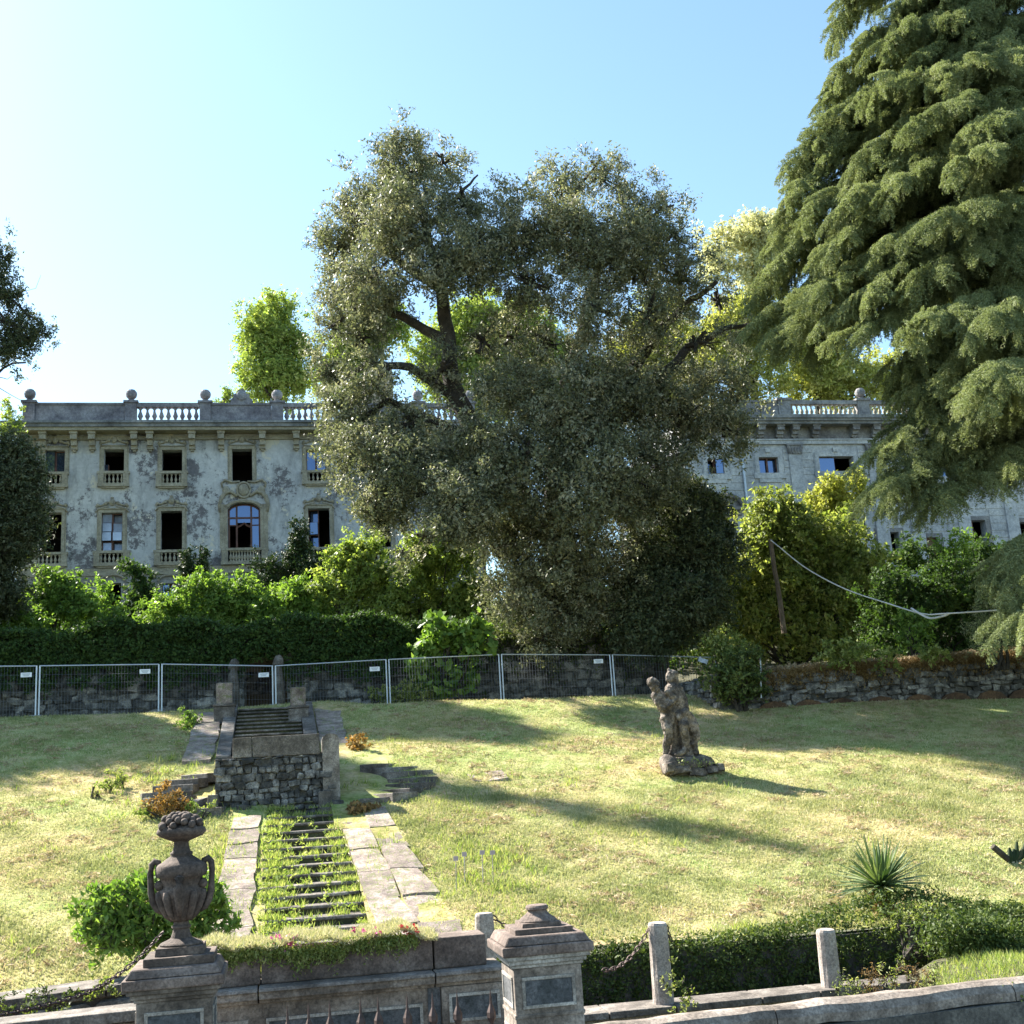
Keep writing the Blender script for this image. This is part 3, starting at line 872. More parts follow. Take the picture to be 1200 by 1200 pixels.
# broken urn foot on the right pier
be = empty('urn_foot', (p2x - 0.0, GY + 0.1, CAPZ), 'broken lower foot of a missing urn left on the right gate pier', 'urn')
mb = MB(); sq(mb, 0.29, 0.0, 0.085); mb.build('plinth', M['gate_cap'], be, bevel=0.01)
mb = MB(); mb.box(-0.2, 0.2, -0.2, 0.2, 0.087, 0.15, 0.008, 0.008)
mb.lathe([(0.19, 0.15), (0.19, 0.165), (0.165, 0.2), (0.125, 0.245), (0.10, 0.29), (0.095, 0.315), (0.115, 0.33), (0.115, 0.36), (0.105, 0.385), (0.07, 0.395)], 20)
o = mb.build('foot', M['gate_cap'], be, bevel=0.004); roughen(o, 0.008, 8)

ue.scale = (0.70, 0.70, 0.745); be.scale = (0.82, 0.82, 0.52)
# wall behind the gate, with panelled bays, cornice and parapet blocks
WY = 12.5
gx_a, gx_b = PX(232, WY), PX(578, WY)
gw = empty('gate_back_wall', (0, 0, 0), 'panelled stone wall behind the gate with cornice and parapet under the flowers', 'garden wall')
CZ = PY(400, 1154, WY).z
mb = MB(); mb.box(gx_a - .1, gx_b - 0.03, WY, WY + 0.45, -5.2, CZ - 0.10); mb.build('wall', M['gate_stone'], gw)
pils = [PX(496, WY)]
xs = [gx_a - .15, PX(300, WY), PX(498, WY), gx_b]
for i in range(3):
    a, b = xs[i] + 0.006, xs[i + 1] - 0.006
    mb = MB(); mb.box(a, b, WY - 0.05, WY + 0.5, CZ - 0.098, CZ - 0.06); mb.box(a, b, WY - 0.12, WY + 0.55, CZ - 0.058, CZ + 0.015); mb.box(a, b, WY - 0.16, WY + 0.57, CZ + 0.017, CZ + 0.05, 0, 0.02)
    o = mb.build('cornice_stone', M['gate_stone'], gw, bevel=0.01); roughen(o, 0.006, 4)
pxs = [(225, 300), (300, 500), (502, 557)]
for a, b in ((gx_a - 0.1, PX(302, WY)), (PX(303, WY) , PX(499, WY)), (PX(501, WY), PX(560, WY))):
    mb = MB(); mb.box(a, b, WY + 0.08, WY + 0.5, CZ + 0.052, CZ + 0.35)
    o = mb.build('parapet_block', M['gate_cap'], gw, bevel=0.015); roughen(o, 0.008, 3)
def wall_panel(x0, x1, zt, zb, par, y):
    mb = MB(); t = 0.028
    mb.box(x0, x1, y - 0.02, y + 0.004, zt - t, zt); mb.box(x0, x1, y - 0.02, y + 0.004, zb, zb + t)
    mb.box(x0, x0 + t, y - 0.0195, y + 0.004, zb + t, zt - t); mb.box(x1 - t, x1, y - 0.0195, y + 0.004, zb + t, zt - t)
    mb.build('panel_rim', M['gate_rim'], par)
    mb = MB(); mb.box(x0 + t, x1 - t, y - 0.006, y + 0.003, zb + t, zt - t); mb.build('panel', M['gate_panel'], par)
for a, b in ((240, 288), (308, 484)):
    wall_panel(PX(a, WY), PX(b, WY), CZ - 0.24, CZ - 0.75, gw, WY)
mb = MB(); mb.box(PX(505, WY), PX(577, WY), WY - 0.06, WY + 0.1, -5.2, CZ - 0.10); mb.build('pilaster', M['gate_stone'], gw, bevel=0.01)
wall_panel(PX(513, WY), PX(570, WY), CZ - 0.17, CZ - 0.43, gw, WY - 0.06)
wall_panel(PX(513, WY), PX(570, WY), CZ - 0.50, CZ - 1.0, gw, WY - 0.06)
mb = MB(); mb.box(PX(490, WY), PX(504, WY), WY - 0.02, WY + 0.1, -5.2, CZ - 0.10); mb.build('shadow_strip', M['gate_panel'], gw)  # dark strip whose colour stands in for shadow beside the pilaster
# earth behind the parapet with creeping flowers
mb = MB(); mb.box(gx_a - .3, gx_b - .1, WY + 0.5, 17.2, -5.2, -2.5); tag(mb.build('planting_bed_ground', M['soil']), kind='structure')

# iron gate: bars with spear heads just reaching into view
ig = empty('iron_gate', (0, 0, 0), 'rusty iron gate of spear-headed bars between the two piers', 'gate')
gl, gr = p1x + 0.3, p2x - 0.3
for px_ in (332, 356, 380, 415, 435, 468, 497, 525, 563):
    x = PX(px_, GY)
    arc = 0.10 * (1 - ((x - (gl + gr) / 2) / ((gr - gl) / 2)) ** 2)
    zt = PY(460, 1186, GY).z - 0.015 + arc * 0.3
    mb = MB(); mb.tube([(x, GY + 0.1, -5.1), (x, GY + 0.1, zt - 0.14)], 0.011, 6)
    b_ = mb.build('bar', M['iron'], ig)
    mb = MB(); mb.lathe([(0.01, -0.20), (0.02, -0.185), (0.012, -0.17), (0.036, -0.12), (0.036, -0.08), (0.012, -0.02), (0.006, 0.05), (0.001, 0.10)], 6, (x, GY + 0.1, zt))
    mb.build('spear_head', M['iron'], b_)
mb = MB(); mb.box(gl, gr, GY + 0.085, GY + 0.115, -1.95 + -0.25, -1.91 - 0.25); mb.box(gl, gr, GY + 0.085, GY + 0.115, -4.9, -4.86); mb.build('rail', M['iron'], ig)

# lower left: coping path, wall and chain
la, lb = Vector((-9.0, 12.95, 0)), Vector((-1.55, 15.75, 0))
lc = empty('left_street_wall', (0, 0, 0), 'stone wall with pale flat coping curving into the bottom left corner', 'garden wall')
d_ = (lb - la).normalized(); nrm_ = Vector((d_.y, -d_.x, 0)); ang = math.atan2(d_.y, d_.x)
Lw = (lb - la).length
zc = -2.03
def along(s, o, z): 
    p = la + d_ * s + nrm_ * o; return (p.x, p.y, z)
mb = MB()
for s0, s1 in ((-6, Lw + .6),):
    mb.quad(along(s0, 0, -5.2), along(s1, 0, -5.2), along(s1, 0, zc - 0.12), along(s0, 0, zc - 0.12))
mb.build('wall', M['mortar'], lc)
s_ = -6
while s_ < Lw + 0.5:
    w = random.uniform(0.8, 1.4)
    M4 = Matrix.Rotation(ang, 3, 'Z')
    mb = MB(); c = along(s_ + w / 2, -0.28, zc - 0.06)
    mb.cbox(c, (w / 2 - 0.008, 0.36, 0.06), M4)
    o = mb.build('coping_slab', M['step'], lc, bevel=0.012); roughen(o, 0.01, 3)
    s_ += w
n_ = 0
for r_ in range(3):
    s_ = 1.0
    while s_ < Lw:
        w = random.uniform(0.25, 0.5)
        o = link('stone', random.choice(STONES), None, lc); o.location = along(s_ + w / 2, 0.03, zc - 0.27 - r_ * 0.23)
        o.scale = (w * 0.95, 0.14, 0.21); o.rotation_euler = (0, random.uniform(-.08, .08), ang)
        s_ += w
# sloped lower slab running to the pier
mb = MB(); M4 = Matrix.Rotation(ang, 3, 'Z')
a3 = PY(30, 1200, 11.2); b3 = PY(156, 1184, 11.4)
mb.cbox(((a3.x + b3.x) / 2 - 1.0, 11.35, a3.z - 0.03), (1.9, 0.2, 0.045), Matrix.Rotation(0.09, 3, 'Z'))
o = mb.build('lower_ledge', M['step'], lc, bevel=0.01); roughen(o, .01, 3)
mb = MB(); mb.box(-9, b3.x + .2, 11.4, 11.7, -5.2, a3.z - 0.1); mb.build('lower_wall', M['gate_stone'], lc)
gp = MB()
q0, q1 = along(-8, -0.6, zc - 0.02), along(Lw + .6, -0.6, zc - 0.02)
gp.quad(q0, q1, (q1[0], 17.3, -2.24), (q0[0] - 4, 17.3, -2.24)); tag(gp.build('gravel_path', M['slab']), kind='structure')
chain((PX(-20, 13.6), 13.4, -1.95), (PX(105, 14.4), 14.4, -1.94), 0.03, 'rusty chain lying along the pale coping in the bottom left corner')
chain((PX(105, 14.4), 14.4, -1.94), (PX(192, 14.9), 14.9, -1.42), 0.08, 'rusty chain rising in front of the bush behind the tall urn')

# ================================================================== STAIRS
def step_mesh(w, d, h, amp=0.012):
    bm = bmesh.new(); bmesh.ops.create_cube(bm, size=1.0)
    for v in bm.verts: v.co = Vector((v.co.x * w, v.co.y * d, v.co.z * h))
    bmesh.ops.bevel(bm, geom=bm.edges[:], offset=0.012, segments=1, affect='EDGES')
    me = bpy.data.meshes.new('step'); bm.to_mesh(me); bm.free(); me.materials.append(M['step']); return me
st = empty('garden_stairs', (AX, SY0, 0), 'lower overgrown flight of stone steps climbing between pale paved ramps', 'stairs')
nst = 16
zs0, zs1 = plane_z(SY0) - 0.10, plane_z(SY1) - 0.05
sme = step_mesh(SW * 2, (SY1 - SY0) / nst + 0.02, 0.05)
for i in range(nst):
    z = zs0 + (zs1 - zs0) * (i + 1) / nst
    y = SY0 + (SY1 - SY0) * (i + .5) / nst
    o = link('step', sme, None, st)
    o.location = (random.uniform(-.02, .02) + wx(AX, y) - AX, y - SY0, z - 0.025); o.scale = (1 - .22 * (y - SY0) / 7.4, 1, 1)
    o.rotation_euler = (random.uniform(-.012, .012), random.uniform(-.012, .012), random.uniform(-.012, .012))
mb = MB()
for i in range(nst):
    z = zs0 + (zs1 - zs0) * (i + 1) / nst; y_ = (SY1 - SY0) * i / nst; f_ = 1 - .22 * y_ / 7.4; c_ = wx(AX, y_ + SY0) - AX
    mb.box(c_ - (SW + .04) * f_, c_ + (SW + .04) * f_, y_ + .03, y_ + (SY1 - SY0) / nst + .2, z - .45, z - .052)
mb.build('bed', M['soil'], st)  # dark soil tone also serves as shade in the gaps between treads
st2 = empty('garden_stairs', (UX, LY1, 0), 'upper flight of narrow grey steps leading to the wire fence', 'stairs')
nu = 13; zu1 = plane_z(UY1)
sme2 = step_mesh(1.7, (UY1 - LY1) / nu + 0.03, 0.05)
for i in range(nu):
    z = LZ + (zu1 - LZ) * (i + 1) / nu
    o = link('step', sme2, None, st2); o.location = (0, (UY1 - LY1) * (i + .5) / nu, z - 0.025)
mb = MB()
for i in range(nu):
    z = LZ + (zu1 - LZ) * (i + 1) / nu; y_ = (UY1 - LY1) * i / nu
    mb.box(-.85, .85, y_ + .05, y_ + (UY1 - LY1) / nu + .2, z - .4, z - .052)
mb.build('bed', M['soil'], st2)  # dark risers: colour supplies the shading contrast under each tread
for sx in (-1, 1):
    for k in range(5):
        ya = LY1 + (UY1 - LY1) * k / 5; yb = LY1 + (UY1 - LY1) * (k + 1) / 5
        mb = MB(); n0 = len(mb.v)
        x0, x1 = (0.87, 1.2) if sx > 0 else (-1.2, -0.87)
        za = LZ + (zu1 - LZ) * k / 5 + 0.16; zb = LZ + (zu1 - LZ) * (k + 1) / 5 + 0.16
        mb.v = [(x0, ya - LY1, za - .5), (x1, ya - LY1, za - .5), (x1, yb - LY1 - .01, zb - .5), (x0, yb - LY1 - .01, zb - .5), (x0, ya - LY1, za), (x1, ya - LY1, za), (x1, yb - LY1 - .01, zb), (x0, yb - LY1 - .01, zb)]
        mb.f = [(0, 3, 2, 1), (4, 5, 6, 7), (0, 1, 5, 4), (1, 2, 6, 5), (2, 3, 7, 6), (3, 0, 4, 7)]
        o = mb.build('side_stone', M['step'], st2, bevel=0.015); roughen(o, .01, 3)
# landing: rubble front wall, floor, parapet slabs, side pillars
ld = empty('landing', (0.25, LY0, 0), 'rubble fronted stair landing with stained parapet slabs between the two flights', 'landing wall')
lx0_, lx1_ = PX(252, LY0) - 0.25, PX(393, LY0) - 0.25
zf = plane_z(SY1) - 0.1
pm = MB(); pm.box(lx0_, lx1_, 0.05, LY1 - LY0, zf - 0.3, LZ - 0.02); pm.build('backing', M['mortar'], ld)
lay_stones(ld, lx0_, lx1_, zf - 0.05, LZ - 0.05, 0.02, 0.125, 0.17, 290, 0.13)
cc = [(-0.93, -0.30), (-0.29, 1.15)]
pl = [(PX(273, LY0) - .25, PX(295, LY0) - .25), (PX(296, LY0) - .25, PX(375, LY0) - .25)]
for a, b in pl:
    mb = MB(); mb.box(a, b, -0.02, 0.16, LZ - 0.04, LZ + 0.36); o = mb.build('parapet_slab', M['step'], ld, bevel=0.012); roughen(o, .01, 4)
def roundtop(x, y, w, d, z0, z1, par, nm, mt):
    mb = MB(); mb.box(x - w / 2, x + w / 2, y - d / 2, y + d / 2, z0, z1 - w * 0.3)
    for i in range(6):
        a0 = math.pi * i / 6; a1 = math.pi * (i + 1) / 6
        xa, xb = x + w / 2 * math.cos(a0), x + w / 2 * math.cos(a1)
        za, zb = z1 - w * .3 + w * 0.35 * math.sin(a0), z1 - w * .3 + w * .35 * math.sin(a1)
        mb.v += [(xb, y - d / 2, zb), (xa, y - d / 2, za), (xa, y + d / 2, za), (xb, y + d / 2, zb)]; n = len(mb.v); mb.f.append((n - 4, n - 3, n - 2, n - 1))
        for yy in (y - d / 2, y + d / 2):
            mb.v += [(x, yy, z1 - w * .3), (xa, yy, za), (xb, yy, zb)]; n = len(mb.v); mb.f.append((n - 3, n - 2, n - 1))
    return mb.build(nm, mt, par)
roundtop(PX(388, LY0) - .25, 0.15, 0.34, 0.4, zf, LZ + 0.34, ld, 'end_stone', M['step'])
mb = MB(); mb.box(PX(246, LY0 - .2) - .3, PX(258, LY0 - .2) - .3, -0.3, 0.0, zf - .1, zf + 0.55); o = mb.build('end_stone', M['step'], ld, bevel=0.02); roughen(o, .02, 3)
mb = MB(); mb.box(PX(372, LY0 - .1) - .25, PX(388, LY0 - .1) - .25, -0.16, -0.05, zf - .1, zf + 0.5); o = mb.build('buttress', M['step'], ld, bevel=0.02); roughen(o, .02, 3)
mb = MB(); mb.box(lx0_, lx1_, 0.16, LY1 - LY0 + .3, LZ - 0.1, LZ); mb.build('floor', M['step'], ld)
# curved side flights
def curved(side, label):
    e = empty('curved_stairs', (0.25, 26.8, 0), label, 'stairs', 'curved side flights of the landing')
    n = 8
    for i in range(n):
        t0, t1 = i / n, (i + 1.12) / n
        def P_(t, r):
            a = -math.pi / 2 + 0.12 + t * (math.pi * 0.82)
            return (side * (1.15 + r * math.cos(a) * 0.95), -0.3 + r * math.sin(a))
        am = -math.pi / 2 + 0.12 + (i + .5) / n * (math.pi * 0.82); zt = plane_z(26.8 - .3 + 1.45 * math.sin(am)) + .07 + random.uniform(-.02, .02)
        mb = MB()
        ro = 1.95 + random.uniform(-.12, .12)
        pa, pb, pc, pd = P_(t0, 0.95), P_(t0, ro), P_(t1, ro), P_(t1, 0.95)
        ring = [pa, pb, P_((t0 + t1) / 2, ro + .05), pc, pd]
        mb.v = [(x, y, zt - 0.2) for x, y in ring] + [(x, y, zt) for x, y in ring]
        k = 5
        mb.f = [tuple(range(k))[::-1], tuple(range(k, 2 * k))] + [(j, (j + 1) % k, k + (j + 1) % k, k + j) for j in range(k)]
        bm = bmesh.new(); me = mb.mesh('step'); bm.from_mesh(me); bmesh.ops.recalc_face_normals(bm, faces=bm.faces); bm.to_mesh(me); bm.free()
        o = link('step', me, M['step'], e); bv = o.modifiers.new('bevel', 'BEVEL'); bv.width = 0.012
    return e
curved(-1, 'worn curved steps fanning round the left side of the landing')
curved(1, 'worn curved steps fanning round the right side of the landing')
# paved ramps either side of the lower flight, slab by slab
def ramp_slabs(x0, x1, y0, y1, name, cols, rows, skip=0.05, lift=0.03, warp=None):
    e = tag(empty(name, (0, 0, 0)), kind='structure')
    for j in range(rows):
        for i in range(cols):
            if random.random() < skip: continue
            ya = y0 + (y1 - y0) * j / rows; yb = y0 + (y1 - y0) * (j + 1) / rows - 0.03
            xa = x0 + (x1 - x0) * i / cols; xb = x0 + (x1 - x0) * (i + 1) / cols - 0.025
            jt = random.uniform(-.09, .09) if cols > 1 else random.uniform(-.05, .05)
            z_ = random.uniform(-0.03, 0.02) + lift * .6
            mb = MB()
            mb.v = [(xa, ya, plane_z(ya) + z_ - .12), (xb + jt, ya, plane_z(ya) + z_ - .12), (xb - jt, yb, plane_z(yb) + z_ - .12), (xa, yb, plane_z(yb) + z_ - .12),
                    (xa, ya, plane_z(ya) + z_), (xb + jt, ya, plane_z(ya) + z_), (xb - jt, yb, plane_z(yb) + z_), (xa, yb, plane_z(yb) + z_)]
            if warp: mb.v = [(warp(p[0], p[1]), p[1], p[2]) for p in mb.v]
            mb.f = [(0, 3, 2, 1), (4, 5, 6, 7), (0, 1, 5, 4), (1, 2, 6, 5), (2, 3, 7, 6), (3, 0, 4, 7)]
            o = mb.build('slab', M['slab'], e); roughen(o, 0.035, 2.3, 2)
    return e
ramp_slabs(AX + SW + 0.05, AX + SW + 1.25, 17.2, 24.3, 'stone_path', 2, 6, 0.0, 0.15, wx)
ramp_slabs(AX - SW - 0.75, AX - SW - 0.08, 17.2, 24.3, 'stone_path', 1, 9, 0.10, 0.13, wx)
ramp_slabs(UX + 1.25, UX + 1.95, LY1, UY1, 'stone_path', 1, 7, 0.05, 0.05)
ramp_slabs(UX - 1.95, UX - 1.25, LY1, UY1, 'stone_path', 1, 7, 0.1, 0.05)
# curving paths to left and right of the landing
def arc_path(cx, cy, r0, r1, a0, a1, n):
    e = tag(empty('stone_path', (0, 0, 0)), kind='structure')
    for i in range(n):
        t0 = a0 + (a1 - a0) * i / n; t1 = a0 + (a1 - a0) * (i + .94) / n
        if random.random() < 0.6: continue
        pts = [(cx + r * math.cos(t), cy + r * math.sin(t)) for r, t in ((r0, t0), (r1, t0), (r1, t1), (r0, t1))]
        mb = MB(); lz = 0.0 + random.uniform(0, .03)
        mb.v = [(x, y, plane_z(y) - .1) for x, y in pts] + [(x, y, plane_z(y) + lz) for x, y in pts]
        mb.f = [(0, 3, 2, 1), (4, 5, 6, 7), (0, 1, 5, 4), (1, 2, 6, 5), (2, 3, 7, 6), (3, 0, 4, 7)]
        o = mb.build('slab', M['slab'], e); roughen(o, 0.06, 2.2, 2)
arc_path(1.5, 26.3, 2.6, 3.4, R(-68), R(48), 9)
ramp_slabs(AX + SW + 0.4, AX + SW + 1.9, 24.0, 24.7, 'stone_path', 3, 1, 0.1, 0.05)

# pedestals at the head and foot
def pedestal(px, ytop, y, label, w=0.42, zb=None):
    t = PY(px, ytop, y)
    zb = zb if zb is not None else plane_z(y)
    e = empty('stair_pedestal', (t.x, y, zb - .1), label, 'pedestal', 'pedestals at the head of the stairs')
    h = t.z - zb + .1
    mb = MB(); mb.box(-w / 2 - .06, w / 2 + .06, -w / 2 - .06, w / 2 + .06, 0, h * 0.42); o = mb.build('base', M['step'], e, bevel=0.02); roughen(o, .02, 3, 1)
    mb = MB(); mb.box(-w / 2 - .09, w / 2 + .09, -w / 2 - .09, w / 2 + .09, h * 0.422, h * 0.49); o = mb.build('moulding', M['step'], e, bevel=0.02)
    mb = MB(); mb.box(-w / 2, w / 2, -w / 2, w / 2, h * 0.492, h); o = mb.build('block', M['slab'], e, bevel=0.03); roughen(o, .03, 3, 1)
pedestal(263, 801, 33.6, 'square weathered stone pedestal left of the upper steps')
pedestal(349, 806, 33.2, 'square weathered stone pedestal right of the upper steps', 0.40)
def ruin(px, ytop, y, label):
    t = PY(px, ytop, y); zb = 2.6
    mb = MB(); h = t.z - zb
    mb.lathe([(0.17, 0), (0.16, h * .5), (0.15, h * .7), (0.11, h * .78), (0.17, h * .84), (0.15, h * .93), (0.08, h)], 10)
    o = mb.build('ruined_pillar', M['step'], None, sm=False, loc=(t.x, y, zb)); roughen(o, 0.05, 4)
    tag(o, label, 'pillar', 'ruined pillars behind the fence')
ruin(274, 772, 38.0, 'eroded stone pillar behind the fence at the left of the wall gap')
ruin(326, 768, 38.0, 'eroded stone pillar behind the fence at the right of the wall gap')
# blocks lying round the stair foot
random.seed(11)
for px, py, s, lb in ((262, 940, 0.22, 'squared stone block tipped over left of the lower flight'), (286, 938, 0.2, 'rusty orange stone slab lying before the landing'),
                      (285, 950, 0.16, 'small pale stone by the left head of the lower flight'), (238, 946, 0.26, 'flat grey stone in the weeds left of the blocks'),
                      (396, 945, 0.17, 'small square stone at the right head of the lower flight')):
    p = ground_at(px, py)
    o = link('loose_stone', random.choice(STONES), None); o.location = (p.x, p.y, p.z + s * .3)
    o.scale = (s * 1.5, s, s * 0.9); o.rotation_euler = (random.uniform(-.2, .2), random.uniform(-.2, .2), random.uniform(-.5, .5))
    tag(o, lb, 'stone')
# heap of dry litter on the right ramp
P_, A_, B_, v_ = leaves(np.array([tuple(ground_at(426, 955) + Vector((random.gauss(0, .14), random.gauss(0, .14), random.uniform(0.05, .14)))) for _ in range(16)]), 60, 0.12, 0.06, aspect=0.4)
tag(link('litter_heap', quads_mesh('litter_heap', P_, A_, B_, v_), L['dry']), 'heap of dry brown cuttings on the top of the right ramp', 'heap')

# ================================================================== THE VILLA
FY = 65.8
def wall_open(name, x0, x1, z0, z1, ops, y, thick, mat, parent):
    """front wall with real openings and reveals"""
    xs = sorted({x0, x1, *[o[0] for o in ops], *[o[1] for o in ops]})
    zs = sorted({z0, z1, *[o[2] for o in ops], *[o[3] for o in ops]})
    mb = MB()
    for i in range(len(xs) - 1):
        for j in range(len(zs) - 1):
            cx, cz = (xs[i] + xs[i + 1]) / 2, (zs[j] + zs[j + 1]) / 2
            if any(o[0] < cx < o[1] and o[2] < cz < o[3] for o in ops): continue
            mb.quad((xs[i], y, zs[j]), (xs[i + 1], y, zs[j]), (xs[i + 1], y, zs[j + 1]), (xs[i], y, zs[j + 1]))
    for a, b, c, d in [o[:4] for o in ops]:
        e = y + thick
        mb.quad((a, y, c), (a, y, d), (a, e, d), (a, e, c)); mb.quad((b, y, c), (b, e, c), (b, e, d), (b, y, d))
        mb.quad((a, y, c), (a, e, c), (b, e, c), (b, y, c)); mb.quad((a, y, d), (b, y, d), (b, e, d), (a, e, d))
    o = mb.build(name, mat, parent); return o

def baluster_mesh(h, r, mat, seg=8):
    mb = MB()
    mb.lathe([(r * .95, 0), (r * .95, h * .08), (r * .45, h * .13), (r * .62, h * .22), (r, h * .36), (r * .8, h * .5), (r * .42, h * .7), (r * .4, h * .84), (r * .8, h * .9), (r * .8, h)], seg)
    me = mb.mesh('baluster'); smooth(me); me.materials.append(mat); return me
BAL_W = baluster_mesh(0.52, 0.085, M['trim'])
BAL_L = baluster_mesh(0.62, 0.095, M['trim'])
BAL_P = baluster_mesh(0.78, 0.15, M['parapet'], 10)
BAL_R = baluster_mesh(0.78, 0.12, M['trim'], 10)

def crest_mesh(w, rich):
    """scrolled stucco crest over a window"""
    mb = MB()
    for sx in (-1, 1):
        pts = [(sx * w * q, 0, z) for q, z in ((0.08, 0.34), (0.2, 0.36), (0.3, 0.22), (0.42, 0.16), (0.52, 0.24), (0.55, 0.14), (0.50, 0.05))]
        mb.tube(pts, [0.05, 0.06, 0.06, 0.055, 0.06, 0.05, 0.04], 6)
        mb.ball((sx * w * 0.49, -0.01, 0.2), (0.10, 0.07, 0.10), 8, 5)
        mb.ball((sx * w * 0.22, -0.01, 0.27), (0.12, 0.06, 0.08), 8, 5)
        if rich:
            mb.tube([(sx * w * .12, -.02, .12), (sx * w * .3, -.03, .06), (sx * w * .48, -.02, -.02), (sx * w * 0.57, 0, -.22)], [.035, .045, .045, .03], 6)
    mb.ball((0, -0.03, 0.34), (0.17, 0.09, 0.2), 10, 6)
    if rich: mb.ball((0, -0.1, 0.34), (0.09, 0.05, 0.12), 8, 5); mb.ball((0, -0.03, 0.58), (0.1, 0.05, 0.08), 8, 5)
    mb.box(-w * .52, w * .52, -0.05, 0.02, -0.04, 0.03)
    me = mb.mesh('crest'); smooth(me); me.materials.append(M['trim']); return me
CREST_S, CREST_R = crest_mesh(1.35, False), crest_mesh(1.5, True)

def villa_window(par, x0, x1, z0, z1, kind, y, balcony=None, crest=None, fw=0.17, frame_mat='trim', depth=0.28):
    """window > frame (moulded surround), sash, pane, balcony pieces"""
    e = empty('window', (0, 0, 0)); e.parent = par
    mb = MB(); pr = 0.07
    mb.box(x0 - fw, x0 - .002, y - pr, y + .02, z0 - .02, z1 + .002); mb.box(x1 + .002, x1 + fw, y - pr, y + .02, z0 - .02, z1 + .002)
    mb.box(x0 - fw, x1 + fw, y - pr - .004, y + .02, z1 + .004, z1 + fw)
    mb.box(x0 - fw - .07, x0 - fw - .003, y - .035, y + .02, z0 - .02, z1 + fw); mb.box(x1 + fw + .003, x1 + fw + .07, y - .035, y + .02, z0 - .02, z1 + fw)
    mb.build('frame', M[frame_mat], e)
    cx = (x0 + x1) / 2
    if crest:
        o = link('crest', crest, None, e, (cx, y - 0.07, z1 + fw + 0.05))
    yy = y + depth
    def sash(a, b, c, d, bars=1, mat='glass', swing=0.0, t=0.05):
        s = empty('sash', (a if swing >= 0 else b, yy, 0)); s.parent = e if False else e
        ox = s.location.x
        mb = MB()
        mb.box(a - ox, a - ox + t, -.03, .03, c, d); mb.box(b - ox - t, b - ox, -.03, .03, c, d)
        mb.box(a - ox + t, b - ox - t, -.028, .028, c, c + t); mb.box(a - ox + t, b - ox - t, -.028, .028, d - t, d)
        for k in range(1, bars):
            zz = c + (d - c) * k / bars
            mb.box(a - ox + t, b - ox - t, -.024, .024, zz - .022, zz + .022)
        me = mb.mesh('sash'); bpy.data.objects.remove(s)
        o = link('sash', me, M['wood'], e, (ox, yy, 0)); o.rotation_euler = (0, 0, swing)
        for k in range(bars):
            za = c + (d - c) * k / bars + .03; zb = c + (d - c) * (k + 1) / bars - .03
            mb = MB(); mb.box(a - ox + t * .8, b - ox - t * .8, -.006, .006, za, zb)
            p = mb.build('pane', M[mat], e, loc=(ox, yy, 0)); p.rotation_euler = (random.uniform(-.02, .02), 0, swing + random.uniform(-.02, .02))
    if kind == 'glazed2':
        sash(x0, cx - .003, z0, z1, 1); sash(cx + .003, x1, z0, z1, 1)
    elif kind == 'half':
        sash(x0, cx, z0, z1, 1)
    elif kind == 'french':
        sash(x0, cx - .003, z0, z1, 4, 'pane'); sash(cx + .003, x1, z0, z1, 4, 'pane')
    elif kind == 'openleft':
        sash(x0, cx, z0, z1, 3, 'glass', R(-12))
    elif kind == 'small_left':
        sash(x0, x0 + (x1 - x0) * .22, z0, z0 + (z1 - z0) * .35, 1)
    elif kind == 'shutter':
        mb = MB(); mb.box(x0, x1, y + .16, y + .2, z0, z1)
        sh = mb.build('shutter', M['shutter'], e)
        zz = z0 + .05
        while zz < z1 - .05:
            mb = MB(); mb.box(x0 + .05, x1 - .05, y + .13, y + .158, zz, zz + .05); mb.build('slat', M['shutter'], e); zz += .12
    if balcony:
        bx0, bx1, bz0, bz1, mesh, bh = balcony
        hh = bz1 - bz0
        sc = (hh * 0.58) / bh
        d = 0.24
        mb = MB(); mb.box(bx0, bx1, y - d, y - .002, bz1 - hh * .17, bz1); mb.build('rail', M['trim'], e)
        mb = MB(); mb.box(bx0 + .03, bx1 - .03, y - d, y - .002, bz0, bz0 + hh * .22, -.0, 0)
        mb.build('sill', M['trim'], e)
        mb = MB(); mb.box(bx0 + .25, bx1 - .25, y - d * .7, y - .002, bz0 - .09, bz0 - .002, -0.1, 0); mb.build('apron', M['trim'], e)
        for sx in (0, 1):
            a = bx0 + .05 if sx == 0 else bx1 - .05 - .3
            mb = MB(); mb.box(a, a + .3, y - d + .01, y - .002, bz0 + hh * .222, bz1 - hh * .172); mb.build('end_block', M['trim'], e)
        n = max(4, int((bx1 - bx0 - .8) / .17))
        for k in range(n):
            o = link('baluster', mesh, None, e, (bx0 + .42 + (bx1 - bx0 - .84) * k / (n - 1), y - d * .55, bz0 + hh * .222))
            o.scale = (.9, .9, sc)
    return e

def bracket_mesh(h, w, d, mat):
    mb = MB()
    mb.box(-w / 2 - .04, w / 2 + .04, -d, 0, -h * .14, 0); mb.box(-w / 2, w / 2, -d * .92, 0, -h * .42, -h * .145)
    mb.box(-w / 2 + .02, w / 2 - .02, -d * .6, 0, -h * .72, -h * .425, 0, 0); mb.box(-w / 2, w / 2, -d * .35, 0, -h * .9, -h * .725); mb.box(-w / 4, w / 4, -d * .25, 0, -h, -h * .905)
    me = mb.mesh('bracket'); me.materials.append(mat); return me

